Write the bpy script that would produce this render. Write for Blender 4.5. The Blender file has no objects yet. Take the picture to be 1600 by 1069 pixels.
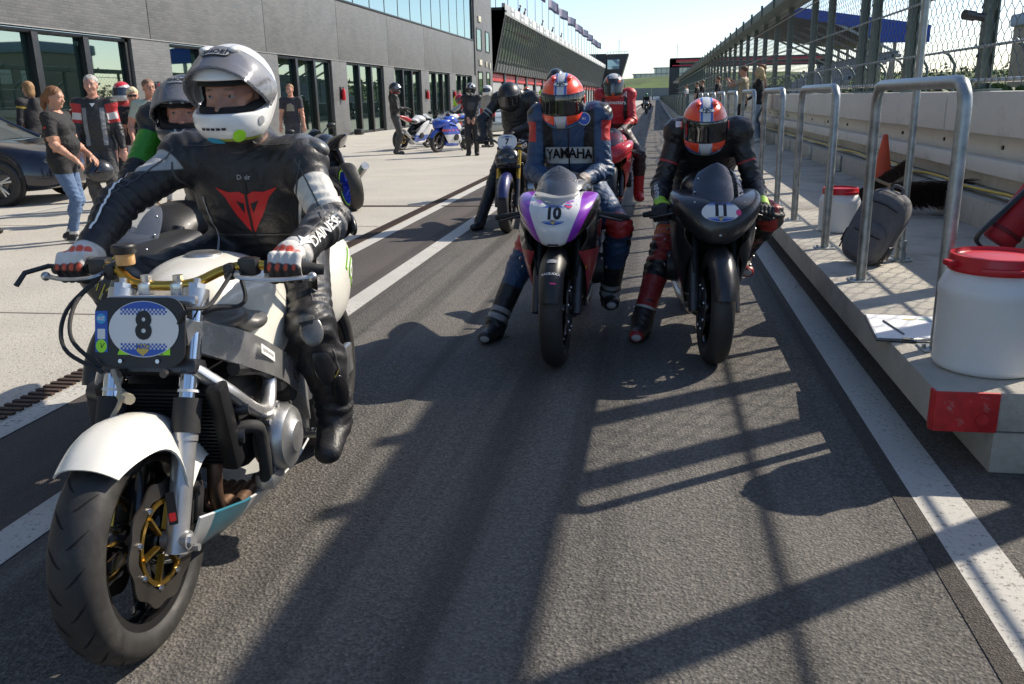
import bpy, bmesh, math, random
import numpy as np
from mathutils import Vector, Matrix, Quaternion, noise as mnoise
from mathutils.bvhtree import BVHTree
R = math.radians
random.seed(7); np.random.seed(7)
SC = bpy.context.scene
COL = SC.collection

# ---------------------------------------------------------------- camera, sky, sun
PITCH, YAW, ROLL, CAM_H = R(15.7093), R(9.4334), R(-1.2), 1.36
cam_d = bpy.data.cameras.new('camera'); cam = bpy.data.objects.new('camera', cam_d); COL.objects.link(cam)
cam_d.sensor_width = 36.0; cam_d.lens = 36.0 * 1350.0 / 1600.0
cam_d.clip_start = 0.05; cam_d.clip_end = 6000
cam.location = (0, 0, CAM_H); cam.rotation_euler = (Matrix.Rotation(YAW, 3, 'Z') @ Matrix.Rotation(R(90) - PITCH, 3, 'X') @ Matrix.Rotation(ROLL, 3, 'Z')).to_euler()
SC.camera = cam
SUN_EL = R(37.3); SUN_AZ = math.atan2(0.80, 0.60)
w = bpy.data.worlds.new('World'); SC.world = w; w.use_nodes = True
nt = w.node_tree; nt.nodes.clear()
sky = nt.nodes.new('ShaderNodeTexSky'); sky.sky_type = 'NISHITA'; sky.sun_disc = False
sky.sun_elevation = SUN_EL; sky.sun_rotation = SUN_AZ
sky.air_density = 0.8; sky.dust_density = 0.7; sky.ozone_density = 1.8; sky.altitude = 0
bg = nt.nodes.new('ShaderNodeBackground'); bg.inputs[1].default_value = 0.15
wo = nt.nodes.new('ShaderNodeOutputWorld')
nt.links.new(sky.outputs[0], bg.inputs[0]); nt.links.new(bg.outputs[0], wo.inputs[0])
sd = bpy.data.lights.new('sun', 'SUN'); sd.energy = 5.0; sd.angle = R(0.53); sd.color = (1.0, 0.90, 0.76)
sun = bpy.data.objects.new('sun', sd); COL.objects.link(sun)
S = Vector((math.sin(SUN_AZ) * math.cos(SUN_EL), math.cos(SUN_AZ) * math.cos(SUN_EL), math.sin(SUN_EL)))
sun.rotation_euler = S.to_track_quat('Z', 'Y').to_euler(); sun.location = S * 50
vs = SC.view_settings; vs.view_transform = 'Standard'; vs.look = 'None'; vs.gamma = 1.0; vs.exposure = 0.36; vs.use_curve_mapping = False
SC.render.engine = 'CYCLES'
SC.cycles.use_denoising = True
SC.cycles.max_bounces = 8; SC.cycles.transparent_max_bounces = 12

# ---------------------------------------------------------------- materials
MATS = {}
def _nodes(name):
    m = bpy.data.materials.new(name); m.use_nodes = True
    t = m.node_tree; t.nodes.clear()
    o = t.nodes.new('ShaderNodeOutputMaterial'); p = t.nodes.new('ShaderNodeBsdfPrincipled')
    t.links.new(p.outputs[0], o.inputs[0])
    return m, t, p, o
def N(t, typ, **k):
    n = t.nodes.new(typ)
    for a, v in k.items():
        if a.startswith('i_'):
            key = a[2:]; key = int(key) if key.isdigit() else key
            n.inputs[key].default_value = v
        else: setattr(n, a, v)
    return n
def c4(c): return (c[0], c[1], c[2], 1.0)
def mixc(t, fac, a, b):
    n = t.nodes.new('ShaderNodeMix'); n.data_type = 'RGBA'
    for idx, v in ((0, fac), (6, a), (7, b)):
        if hasattr(v, 'is_linked'): t.links.new(v, n.inputs[idx])
        else: n.inputs[idx].default_value = v if idx == 0 else c4(v)
    return n.outputs[2]
def maprange(t, v, a, b, c=0.0, d=1.0):
    n = t.nodes.new('ShaderNodeMapRange'); t.links.new(v, n.inputs[0])
    for i, x in enumerate((a, b, c, d)): n.inputs[i + 1].default_value = x
    return n.outputs[0]
def mat(name, col, rough=0.5, metal=0.0, var=0.12, vs_=6.0, bump=0.0, bs=60.0, coat=0.0, dirt=None, rv=0.1, spec=0.5, speck=None):
    """procedural surface: base colour with two scales of variation, gloss variation, fine relief"""
    if name in MATS: return MATS[name]
    m, t, p, o = _nodes(name)
    tc = N(t, 'ShaderNodeTexCoord')
    n1 = N(t, 'ShaderNodeTexNoise', i_Scale=vs_, i_Detail=6.0, i_Roughness=0.6); t.links.new(tc.outputs['Object'], n1.inputs['Vector'])
    lo = [max(0, c * (1 - var)) for c in col]; hi = [min(1, c * (1 + var)) for c in col]
    c = mixc(t, maprange(t, n1.outputs[0], 0.3, 0.7), lo, hi)
    if dirt:
        n2 = N(t, 'ShaderNodeTexNoise', i_Scale=dirt[1], i_Detail=8.0, i_Roughness=0.7); t.links.new(tc.outputs['Object'], n2.inputs['Vector'])
        c = mixc(t, maprange(t, n2.outputs[0], dirt[2], dirt[2] + 0.15, 0, dirt[3]), c, dirt[0])
    if speck:
        n3 = N(t, 'ShaderNodeTexNoise', i_Scale=speck[1], i_Detail=2.0); t.links.new(tc.outputs['Object'], n3.inputs['Vector'])
        c = mixc(t, maprange(t, n3.outputs[0], speck[2], speck[2] + 0.06, 0, speck[3]), c, speck[0])
    t.links.new(c, p.inputs['Base Color'])
    t.links.new(maprange(t, n1.outputs[0], 0.3, 0.7, max(0.02, rough - rv), min(1, rough + rv)), p.inputs['Roughness'])
    p.inputs['Metallic'].default_value = metal; p.inputs['Coat Weight'].default_value = coat
    p.inputs['Coat Roughness'].default_value = 0.05; p.inputs['Specular IOR Level'].default_value = spec
    if bump:
        nb = N(t, 'ShaderNodeTexNoise', i_Scale=bs, i_Detail=5.0, i_Roughness=0.65); t.links.new(tc.outputs['Object'], nb.inputs['Vector'])
        b = N(t, 'ShaderNodeBump', i_Strength=bump, i_Distance=0.02); t.links.new(nb.outputs[0], b.inputs['Height']); t.links.new(b.outputs[0], p.inputs['Normal'])
    MATS[name] = m; return m
def glassy(name, tint, rough=0.03, refl=0.3, trans=0.0, col=(0, 0, 0)):
    """sheet glass: fresnel-weighted mirror over dark or see-through body"""
    if name in MATS: return MATS[name]
    m, t, p, o = _nodes(name); t.nodes.remove(p)
    gl = N(t, 'ShaderNodeBsdfGlossy', i_Color=c4(tint), i_Roughness=rough)
    df = N(t, 'ShaderNodeBsdfDiffuse', i_Color=c4(col)); tr = N(t, 'ShaderNodeBsdfTransparent', i_Color=c4(tint))
    mx = N(t, 'ShaderNodeMixShader', i_0=trans); t.links.new(df.outputs[0], mx.inputs[1]); t.links.new(tr.outputs[0], mx.inputs[2])
    lw = N(t, 'ShaderNodeLayerWeight', i_Blend=0.25); fr = maprange(t, lw.outputs[0], 0, 1, refl, 1)
    m2 = N(t, 'ShaderNodeMixShader'); t.links.new(fr, m2.inputs[0]); t.links.new(mx.outputs[0], m2.inputs[1]); t.links.new(gl.outputs[0], m2.inputs[2])
    t.links.new(m2.outputs[0], o.inputs[0]); MATS[name] = m; return m
def regmat(name, base, regs, rough=0.5, metal=0.0, coat=0.0, bump=0.0, bs=60.0, var=0.12, soft=0.003, fold=0.0):
    """surface whose colour areas are cut by signed-distance attributes r0, r1 ... stored on the mesh; regs = [(colour, roughness)]"""
    m, t, p, o = _nodes(name)
    tc = N(t, 'ShaderNodeTexCoord')
    n1 = N(t, 'ShaderNodeTexNoise', i_Scale=9.0, i_Detail=6.0, i_Roughness=0.6); t.links.new(tc.outputs['Object'], n1.inputs['Vector'])
    rgb = N(t, 'ShaderNodeRGB'); rgb.outputs[0].default_value = c4(base); c = rgb.outputs[0]
    val = N(t, 'ShaderNodeValue'); val.outputs[0].default_value = rough; r = val.outputs[0]
    for i, rg in enumerate(regs):
        a = N(t, 'ShaderNodeAttribute', attribute_name='r%d' % i)
        f = maprange(t, a.outputs['Fac'], -soft, soft, 1.0, 0.0)
        c = mixc(t, f, c, rg[0])
        n = t.nodes.new('ShaderNodeMix'); n.data_type = 'FLOAT'
        t.links.new(f, n.inputs[0]); t.links.new(r, n.inputs[2]); n.inputs[3].default_value = rg[1]; r = n.outputs[0]
    h = N(t, 'ShaderNodeHueSaturation'); t.links.new(c, h.inputs['Color']); t.links.new(maprange(t, n1.outputs[0], 0.3, 0.7, 1 - var, 1 + var), h.inputs['Value'])
    t.links.new(h.outputs[0], p.inputs['Base Color']); t.links.new(r, p.inputs['Roughness'])
    p.inputs['Metallic'].default_value = metal; p.inputs['Coat Weight'].default_value = coat; p.inputs['Coat Roughness'].default_value = 0.06
    nrm = None
    if fold:
        nf = N(t, 'ShaderNodeTexNoise', i_Scale=11.0, i_Detail=4.0, i_Distortion=1.6); t.links.new(tc.outputs['Object'], nf.inputs['Vector'])
        b = N(t, 'ShaderNodeBump', i_Strength=fold, i_Distance=0.05); t.links.new(nf.outputs[0], b.inputs['Height']); nrm = b.outputs[0]
    if bump:
        nb = N(t, 'ShaderNodeTexNoise', i_Scale=bs, i_Detail=4.0); t.links.new(tc.outputs['Object'], nb.inputs['Vector'])
        b = N(t, 'ShaderNodeBump', i_Strength=bump, i_Distance=0.01); t.links.new(nb.outputs[0], b.inputs['Height'])
        if nrm: t.links.new(nrm, b.inputs['Normal'])
        nrm = b.outputs[0]
    if nrm: t.links.new(nrm, p.inputs['Normal'])
    return m

# ---------------------------------------------------------------- objects
def empty(name, loc=(0, 0, 0), rz=0.0):
    o = bpy.data.objects.new(name, None); COL.objects.link(o); o.location = loc; o.rotation_euler = (0, 0, rz); o.empty_display_size = 0.1
    return o
def tag(o, label=None, cat=None, group=None, kind=None):
    if label: o['label'] = label
    if cat: o['category'] = cat
    if group: o['group'] = group
    if kind: o['kind'] = kind
    return o
def link(name, me, parent=None, loc=None, rot=None):
    o = bpy.data.objects.new(name, me); COL.objects.link(o)
    if parent: o.parent = parent
    if loc is not None: o.location = loc
    if rot is not None: o.rotation_euler = rot
    return o
def copy_tree(o, parent=None):
    c = o.copy(); COL.objects.link(c); c.parent = parent
    for ch in [x for x in o.children]: copy_tree(ch, c)
    return c
def V(*a): return Vector(a)
def frame(d, hint=(0, 0, 1)):
    d = Vector(d).normalized(); h = Vector(hint)
    if abs(d.dot(h)) > 0.97: h = Vector((0, 1, 0)) if abs(d.y) < 0.9 else Vector((1, 0, 0))
    a = d.cross(h).normalized(); return a, a.cross(d).normalized(), d     # side, up, along
def catmull(pts, n=6):
    pts = [Vector(p) for p in pts]; out = []
    P = [pts[0] * 2 - pts[1]] + pts + [pts[-1] * 2 - pts[-2]]
    for i in range(1, len(P) - 2):
        a, b, c, d = P[i - 1], P[i], P[i + 1], P[i + 2]
        for k in range(n):
            s = k / n
            out.append(0.5 * ((2 * b) + (c - a) * s + (2 * a - 5 * b + 4 * c - d) * s * s + (3 * b - a - 3 * c + d) * s ** 3))
    out.append(pts[-1]); return out
class MB:
    """collects shapes for ONE part"""
    def __init__(s): s.v = []; s.f = []; s.m = []; s.cur = 0; s.X = None
    def add(s, vs, fs):
        o = len(s.v); s.v += [tuple(s.X @ Vector(p)) if s.X else tuple(p) for p in vs]
        s.f += [tuple(i + o for i in f) for f in fs]; s.m += [s.cur] * len(fs); return s
    def box(s, c, d, b=0.0, rot=None):
        x, y, z = d[0] / 2, d[1] / 2, d[2] / 2
        M = (rot.to_matrix() if hasattr(rot, 'to_matrix') else rot) if rot is not None else None
        if b <= 0:
            v = [(sx * x, sy * y, sz * z) for sx in (-1, 1) for sy in (-1, 1) for sz in (-1, 1)]
            f = [(0, 1, 3, 2), (4, 6, 7, 5), (0, 4, 5, 1), (2, 3, 7, 6), (0, 2, 6, 4), (1, 5, 7, 3)]
        else:
            b = min(b, x * .95, y * .95, z * .95); bm = bmesh.new(); bmesh.ops.create_cube(bm, size=1.0)
            for q in bm.verts: q.co = Vector((q.co.x * 2 * x, q.co.y * 2 * y, q.co.z * 2 * z))
            bmesh.ops.bevel(bm, geom=bm.edges[:] , offset=b, segments=2, profile=0.6, affect='EDGES')
            bm.verts.index_update(); v = [q.co.copy() for q in bm.verts]; f = [tuple(q.index for q in fa.verts) for fa in bm.faces]; bm.free()
        v = [Vector(q) for q in v]
        if M is not None: v = [M @ q for q in v]
        return s.add([q + Vector(c) for q in v], f)
    def bar(s, a, b, wd, ht, hint=(0, 0, 1), bev=0.0):
        a = Vector(a); b = Vector(b); sd_, up, d = frame(b - a, hint); L = (b - a).length
        M = Matrix((sd_, d, up)).transposed()
        return s.box((a + b) / 2, (wd, L, ht), bev, M)
    def cyl(s, a, b, r0, r1=None, n=16, cap=True):
        r1 = r0 if r1 is None else r1; a = Vector(a); b = Vector(b); x, y, d = frame(b - a); v = []
        for c, r in ((a, r0), (b, r1)):
            v += [c + x * (r * math.cos(2 * math.pi * i / n)) + y * (r * math.sin(2 * math.pi * i / n)) for i in range(n)]
        f = [(i, (i + 1) % n, n + (i + 1) % n, n + i) for i in range(n)]
        if cap: f += [tuple(range(n - 1, -1, -1)), tuple(range(n, 2 * n))]
        return s.add(v, f)
    def tube(s, pts, r, n=10, smooth=0, closed=False, flat=1.0, hint=(0, 0, 1)):
        if smooth: 
            rr = r if hasattr(r, '__len__') else None
            k = len(pts); pts = catmull(pts, smooth)
            if rr: r = [np.interp(i / (len(pts) - 1) * (k - 1), range(k), rr) for i in range(len(pts))]
        pts = [Vector(p) for p in pts]; m = len(pts); v = []; up = None
        for i, p in enumerate(pts):
            d = (pts[min(i + 1, m - 1)] - pts[max(i - 1, 0)])
            if closed: d = pts[(i + 1) % m] - pts[(i - 1) % m]
            d.normalize()
            if up is None: _, up, _ = frame(d, hint)
            up = (up - d * up.dot(d)).normalized(); sd_ = d.cross(up); ri = r[i] if hasattr(r, '__len__') else r
            v += [p + sd_ * (ri * math.cos(2 * math.pi * j / n)) + up * (ri * flat * math.sin(2 * math.pi * j / n)) for j in range(n)]
        f = []
        for i in range(m if closed else m - 1):
            a, b = i * n, ((i + 1) % m) * n
            f += [(a + j, a + (j + 1) % n, b + (j + 1) % n, b + j) for j in range(n)]
        if not closed: f += [tuple(range(n - 1, -1, -1)), tuple(range((m - 1) * n, m * n))]
        return s.add(v, f)
    def lathe(s, prof, a=(0, 0, 0), axis=(0, 0, 1), n=32, closed=False, arc=None, hint=(0, 0, 1)):
        """prof: (radius, along-axis) pairs"""
        x, y, d = frame(axis, hint); a = Vector(a); v = []; k = len(prof)
        t0, t1 = arc if arc else (0, 2 * math.pi); m = n + 1 if arc else n
        for i in range(m):
            t = t0 + (t1 - t0) * i / n
            e = x * math.cos(t) + y * math.sin(t)
            v += [a + e * r + d * h for r, h in prof]
        f = []
        for i in range(n):
            p, q = i * k, ((i + 1) % m) * k
            for j in range(k if closed else k - 1):
                j2 = (j + 1) % k; f.append((p + j, q + j, q + j2, p + j2))
        return s.add(v, f)
    def prism(s, poly, h, o=(0, 0, 0), u=(1, 0, 0), w=(0, 0, 1), bev=0.0):
        """2-D outline extruded by h, both ways from the plane through o spanned by u, w"""
        u = Vector(u); w = Vector(w); nn = u.cross(w).normalized(); o = Vector(o); k = len(poly)
        v = [o + u * p[0] + w * p[1] + nn * (h / 2) for p in poly] + [o + u * p[0] + w * p[1] - nn * (h / 2) for p in poly]
        f = [tuple(range(k)), tuple(range(2 * k - 1, k - 1, -1))] + [(i, k + i, k + (i + 1) % k, (i + 1) % k) for i in range(k)]
        return s.add(v, f)
    def loft(s, rings, closed=True, caps=True):
        n = len(rings[0]); v = [p for r in rings for p in r]; f = []
        for i in range(len(rings) - 1):
            for j in range(n if closed else n - 1):
                f.append((i * n + j, i * n + (j + 1) % n, (i + 1) * n + (j + 1) % n, (i + 1) * n + j))
        if caps and closed: f += [tuple(range(n - 1, -1, -1)), tuple(range((len(rings) - 1) * n, len(rings) * n))]
        return s.add(v, f)
    def sph(s, c, r, n=16, m=10):
        r = r if hasattr(r, '__len__') else (r, r, r)
        prof = [(math.sin(math.pi * i / m), -math.cos(math.pi * i / m)) for i in range(m + 1)]; v = []
        for j in range(n):
            t = 2 * math.pi * j / n; v += [(c[0] + r[0] * p * math.cos(t), c[1] + r[1] * p * math.sin(t), c[2] + r[2] * h) for p, h in prof]
        f = [(j * (m + 1) + i, ((j + 1) % n) * (m + 1) + i, ((j + 1) % n) * (m + 1) + i + 1, j * (m + 1) + i + 1) for j in range(n) for i in range(m)]
        return s.add(v, f)
    def mesh(s, name, mats, ang=35, weld=False):
        me = bpy.data.meshes.new(name); me.from_pydata(s.v, [], s.f)
        for m in (mats if isinstance(mats, (list, tuple)) else [mats]): me.materials.append(m)
        me.polygons.foreach_set('material_index', s.m)
        bm = bmesh.new(); bm.from_mesh(me)
        if weld: bmesh.ops.remove_doubles(bm, verts=bm.verts, dist=1e-5)
        bmesh.ops.recalc_face_normals(bm, faces=bm.faces); bm.to_mesh(me); bm.free()
        if ang:
            me.polygons.foreach_set('use_smooth', [True] * len(me.polygons)); me.set_sharp_from_angle(angle=R(ang))
        me.update(); return me
    def build(s, name, mats, parent=None, ang=35, loc=None, rot=None, weld=False):
        return link(name, s.mesh(name, mats, ang, weld), parent, loc, rot)
def rrect(w_, h_, r, n=5):
    out = []
    for cx_, cy_, a0 in ((w_ / 2 - r, h_ / 2 - r, 0), (-w_ / 2 + r, h_ / 2 - r, 90), (-w_ / 2 + r, -h_ / 2 + r, 180), (w_ / 2 - r, -h_ / 2 + r, 270)):
        out += [(cx_ + r * math.cos(R(a0 + 90 * i / n)), cy_ + r * math.sin(R(a0 + 90 * i / n))) for i in range(n + 1)]
    return out
def oval(a, b, n=40, c=(0, 0)): return [(c[0] + a * math.cos(2 * math.pi * i / n), c[1] + b * math.sin(2 * math.pi * i / n)) for i in range(n)]
# ---------------------------------------------------------------- setting materials
def asphalt(name, lo, hi, sc=1.0, crack=True):
    m, t, p, o = _nodes(name); tc = N(t, 'ShaderNodeTexCoord')
    v1 = N(t, 'ShaderNodeTexVoronoi', i_Scale=105.0 * sc); t.links.new(tc.outputs['Object'], v1.inputs['Vector'])
    n0 = N(t, 'ShaderNodeTexNoise', i_Scale=75.0 * sc, i_Detail=8.0, i_Roughness=0.75); t.links.new(tc.outputs['Object'], n0.inputs['Vector'])
    mp = N(t, 'ShaderNodeMapping'); mp.inputs['Scale'].default_value = (1.3, 0.22, 1); t.links.new(tc.outputs['Object'], mp.inputs['Vector'])
    n1 = N(t, 'ShaderNodeTexNoise', i_Scale=1.4, i_Detail=5.0, i_Roughness=0.6); t.links.new(mp.outputs[0], n1.inputs['Vector'])
    c = mixc(t, maprange(t, v1.outputs['Color'], 0.1, 0.9), lo, hi)
    c = mixc(t, maprange(t, n0.outputs[0], 0.42, 0.62, 0.0, 0.75), c, [x * 0.45 for x in lo])
    c = mixc(t, maprange(t, n1.outputs[0], 0.35, 0.7, 0.0, 0.35), c, [x * 1.35 for x in hi])
    m2 = N(t, 'ShaderNodeMapping'); m2.inputs['Scale'].default_value = (2.6, 0.035, 1); t.links.new(tc.outputs['Object'], m2.inputs['Vector'])
    n7 = N(t, 'ShaderNodeTexNoise', i_Scale=1.6, i_Detail=4.0, i_Roughness=0.55); t.links.new(m2.outputs[0], n7.inputs['Vector'])
    c = mixc(t, maprange(t, n7.outputs[0], 0.50, 0.64, 0.0, 0.6), c, [x * 0.55 for x in lo])
    n8 = N(t, 'ShaderNodeTexNoise', i_Scale=3.1, i_Detail=7.0, i_Roughness=0.7); t.links.new(tc.outputs['Object'], n8.inputs['Vector'])
    c = mixc(t, maprange(t, n8.outputs[0], 0.60, 0.72, 0.0, 0.5), c, [x * 0.5 for x in lo])
    n5 = N(t, 'ShaderNodeTexNoise', i_Scale=210.0 * sc, i_Detail=1.0); t.links.new(tc.outputs['Object'], n5.inputs['Vector'])
    c = mixc(t, maprange(t, n5.outputs[0], 0.66, 0.70, 0.0, 0.6), c, (0.34, 0.33, 0.31))
    t.links.new(c, p.inputs['Base Color']); p.inputs['Roughness'].default_value = 0.86; p.inputs['Specular IOR Level'].default_value = 0.35
    ad = N(t, 'ShaderNodeMath', operation='ADD'); t.links.new(n0.outputs[0], ad.inputs[0]); t.links.new(v1.outputs['Distance'], ad.inputs[1])
    b = N(t, 'ShaderNodeBump', i_Strength=0.7, i_Distance=0.007); t.links.new(ad.outputs[0], b.inputs['Height']); t.links.new(b.outputs[0], p.inputs['Normal'])
    return m
M_ROAD = asphalt('lane_asphalt', (0.058, 0.055, 0.051), (0.200, 0.186, 0.167))
M_FAST = asphalt('fine_asphalt', (0.070, 0.060, 0.056), (0.125, 0.108, 0.10), 1.6)
M_TRACK = mat('track_asphalt', (0.09, 0.088, 0.085), 0.9, var=0.2, vs_=0.3, bump=0.3, bs=40)
M_APRON = mat('brushed_apron_concrete', (0.455, 0.432, 0.378), 0.9, var=0.14, vs_=0.7, bump=0.5, bs=70, speck=((0.20, 0.18, 0.15), 42.0, 0.60, 0.75), dirt=((0.36, 0.33, 0.28), 0.35, 0.52, 0.5))
def paint(name, col):
    m, t, p, o = _nodes(name); tc = N(t, 'ShaderNodeTexCoord')
    n0 = N(t, 'ShaderNodeTexNoise', i_Scale=48.0, i_Detail=6.0, i_Roughness=0.8); t.links.new(tc.outputs['Object'], n0.inputs['Vector'])
    n1 = N(t, 'ShaderNodeTexNoise', i_Scale=2.2, i_Detail=5.0); t.links.new(tc.outputs['Object'], n1.inputs['Vector'])
    ad = N(t, 'ShaderNodeMath', operation='MULTIPLY_ADD', i_1=0.35); t.links.new(n1.outputs[0], ad.inputs[0]); t.links.new(n0.outputs[0], ad.inputs[2])
    c = mixc(t, maprange(t, n1.outputs[0], 0.35, 0.7), [x * 0.8 for x in col], col)
    c = mixc(t, maprange(t, ad.outputs[0], 0.74, 0.82, 0, 0.85), c, (0.10, 0.095, 0.09))
    t.links.new(c, p.inputs['Base Color']); p.inputs['Roughness'].default_value = 0.75
    b = N(t, 'ShaderNodeBump', i_Strength=0.6, i_Distance=0.006); t.links.new(n0.outputs[0], b.inputs['Height']); t.links.new(b.outputs[0], p.inputs['Normal'])
    return m
M_LINE = paint('worn_white_paint', (0.56, 0.545, 0.50))
M_CONC = mat('precast_concrete', (0.45, 0.425, 0.37), 0.88, var=0.16, vs_=2.4, bump=0.35, bs=45, dirt=((0.24, 0.22, 0.185), 2.6, 0.50, 0.6), speck=((0.3, 0.28, 0.25), 60, 0.68, 0.5))
M_WALLC = mat('pit_wall_concrete', (0.70, 0.675, 0.61), 0.85, var=0.07, vs_=0.8, bump=0.15, bs=30, dirt=((0.36, 0.33, 0.27), 1.6, 0.52, 0.55))
M_GALV = mat('galvanised_steel', (0.36, 0.385, 0.385), 0.42, 0.75, var=0.3, vs_=16, bump=0.05, bs=60, dirt=((0.55, 0.56, 0.55), 5, 0.6, 0.5))
M_POST = mat('weathered_green_grey_steel', (0.13, 0.17, 0.155), 0.55, 0.45, var=0.25, vs_=5, dirt=((0.06, 0.12, 0.035), 3, 0.62, 0.55))
M_RUST = mat('rusty_drain_iron', (0.075, 0.048, 0.036), 0.8, 0.3, var=0.4, vs_=20)
M_BLACK = mat('black_plastic', (0.018, 0.018, 0.019), 0.42, var=0.3)
M_RUB = mat('black_rubber', (0.022, 0.022, 0.022), 0.75, var=0.35, vs_=14, bump=0.1)
M_RED = mat('red_plastic', (0.52, 0.012, 0.022), 0.35, var=0.1)
M_WHITEP = mat('white_polythene', (0.74, 0.75, 0.74), 0.42, var=0.03, dirt=((0.55, 0.55, 0.52), 4, 0.62, 0.35))
M_STEEL = mat('brushed_steel', (0.55, 0.55, 0.55), 0.3, 1.0, var=0.12)
M_DARKST = mat('dark_steel', (0.07, 0.07, 0.075), 0.4, 0.7, var=0.25)
M_GRASS = mat('dune_grass', (0.075, 0.115, 0.030), 0.95, var=0.45, vs_=0.09, bump=0.5, bs=2, dirt=((0.16, 0.15, 0.06), 0.05, 0.55, 0.6))

# ---------------------------------------------------------------- ground, lane, lines
def sheet(name, x0, x1, y0, y1, z, m, kind='structure', parent=None, nx=1, ny=1):
    b = MB(); vs_ = [(x0 + (x1 - x0) * i / nx, y0 + (y1 - y0) * j / ny, z) for j in range(ny + 1) for i in range(nx + 1)]
    b.add(vs_, [(j * (nx + 1) + i, j * (nx + 1) + i + 1, (j + 1) * (nx + 1) + i + 1, (j + 1) * (nx + 1) + i) for j in range(ny) for i in range(nx)])
    o = b.build(name, m, parent, ang=0)
    if kind and not parent: tag(o, kind=kind)
    return o
sheet('ground', -2500, 2500, -600, 3500, -0.03, M_GRASS)
sheet('pit_lane_road', -2.1, 2.7, -12, 300, 0.0, M_ROAD)
sheet('fast_lane_road', -2.86, -2.1, -12, 300, 0.0, M_FAST)
sheet('apron', -14.6, -2.86, -12, 300, -0.001, M_APRON)
sheet('race_track', 3.3, 12.0, -60, 420, -0.01, M_TRACK)
sheet('white_line_right', 0.91, 1.075, -12, 290, 0.004, M_LINE)
sheet('white_line_middle', -2.13, -1.97, -12, 290, 0.004, M_LINE)
sheet('white_line_left', -2.87, -2.74, -12, 290, 0.004, M_LINE)
sheet('apron_line', -8.5, -8.34, -12, 66, 0.003, M_LINE)
sheet('apron_line_far', -10.3, -10.15, 14, 66, 0.003, M_LINE)
tar = mat('tar_strip', (0.022, 0.021, 0.02), 0.7, var=0.3, vs_=8)
sheet('tar_joint', 0.845, 0.91, -12, 120, 0.003, asphalt('tar_joint_band', (0.05, 0.043, 0.038), (0.13, 0.115, 0.10), 1.5))
# meandering tar-filled cracks on the far lane
def crack(x0, y0, y1, amp, wd, sd_):
    rnd = random.Random(sd_); b = MB(); pts = []; x = x0; y = y0
    while y < y1:
        pts.append((x, y)); y += rnd.uniform(0.6, 1.8); x += rnd.uniform(-amp, amp) + (x0 - x) * 0.15
    v = []; 
    for (x, y) in pts: h = wd * rnd.uniform(.6, 1.3); v += [(x - h, y, 0.003), (x + h, y, 0.003)]
    b.add(v, [(2 * i, 2 * i + 1, 2 * i + 3, 2 * i + 2) for i in range(len(pts) - 1)])
    tag(b.build('tar_crack', tar, ang=0), kind='structure')
crack(-0.35, 14, 110, 0.16, 0.035, 3); crack(0.25, 17, 95, 0.14, 0.03, 4)
for i, (y, xa, xb) in enumerate([(12.5, -1.2, .95), (17.2, -.5, .95), (22, -1.8, .9), (27, -.4, .9), (34, -1.9, .9)]):
    sheet('tar_seam', xa, xb, y, y + 0.06, 0.0035, tar)
# slotted drain beside the apron and a cross channel
dr = tag(empty('drain_channel', (-2.965, 0, 0)), kind='structure')
b = MB(); b.box((0, 20, -0.012), (0.15, 64, 0.02)); b.build('channel_floor', mat('drain_floor', (0.012, 0.010, 0.009), 0.9), dr)
gb = MB(); gb.box((0, 0, 0.002), (0.13, 0.026, 0.016)); gme = gb.mesh('drain_bar', M_RUST)
for i in range(220):
    link('drain_bar', gme, dr, loc=(0, -1.0 + i * 0.055, 0))
gb = MB()
for i in range(220, 720): gb.box((0, -1.0 + i * 0.055, 0.002), (0.13, 0.026, 0.016))
tag(gb.build('drain_bars_far', M_RUST, dr), kind='stuff')
cd = tag(empty('cross_drain', (0, 11.3, 0)), kind='structure')
b = MB(); b.box((-4.42, 0, 0.002), (2.72, 0.11, 0.006)); b.box((-2.44, 0, 0.0035), (0.7, 0.08, 0.006)); b.box((-.6, 0, 0.004), (2.2, .07, .005)); b.build('grate', M_RUST, cd)
gb = MB(); gb.box((0, 0, 0.007), (0.03, 0.075, 0.006)); gme = gb.mesh('grate_slot', tar)
for i in range(50): link('grate_slot', gme, cd, loc=(-5.9 + i * 0.054, 0, 0))
for i in range(34): link('grate_slot', gme, cd, loc=(-1.65 + i * 0.064, 0, 0.001))
# apron expansion joints
for y in (5.2, 9.4, 16.0, 22.5, 31.0): sheet('apron_joint', -13, -3.07, y, y + .02, 0.002, mat('joint_sealant', (0.22, .2, .17), .9))

# ---------------------------------------------------------------- platform slabs along the pit wall
ZS = 0.31
pf = tag(empty('pit_platform', (0, 0, 0)), 'raised pale concrete signalling platform along the pit wall', 'platform')
rnd = random.Random(5)
edges = [3.17, 5.85, 8.42, 11.0, 13.6, 16.2, 18.8, 21.4, 24.0, 26.6, 29.2, 31.8]
for i in range(len(edges) - 1):
    y0, y1 = edges[i] + (0.004 if i else 0), edges[i + 1] - 0.008
    b = MB(); b.box(((1.03 + 2.6) / 2, (y0 + y1) / 2, ZS - 0.075), (2.6 - 1.03, y1 - y0, 0.15), 0.012); b.build('deck_slab', M_CONC, pf)
    b = MB(); b.box(((1.24 + 2.6) / 2, (y0 + y1) / 2, 0.078), (2.6 - 1.24, y1 - y0 - 0.0, 0.158), 0.008); b.build('foot_block', M_CONC, pf)
b = MB(); b.box((1.85, 145, ZS / 2), (1.5, 226, ZS), 0.01); b.build('far_deck', M_CONC, pf)
rk = MB(); rk.box((1.135, 3.165, ZS - 0.075), (0.22, 0.016, 0.152), 0.006)
rk.box((1.026, 3.19, ZS - 0.075), (0.012, 0.04, .152), .004); rk.cyl((1.19, 3.156, ZS - .1), (1.19, 3.15, ZS - .1), .022)
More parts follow.
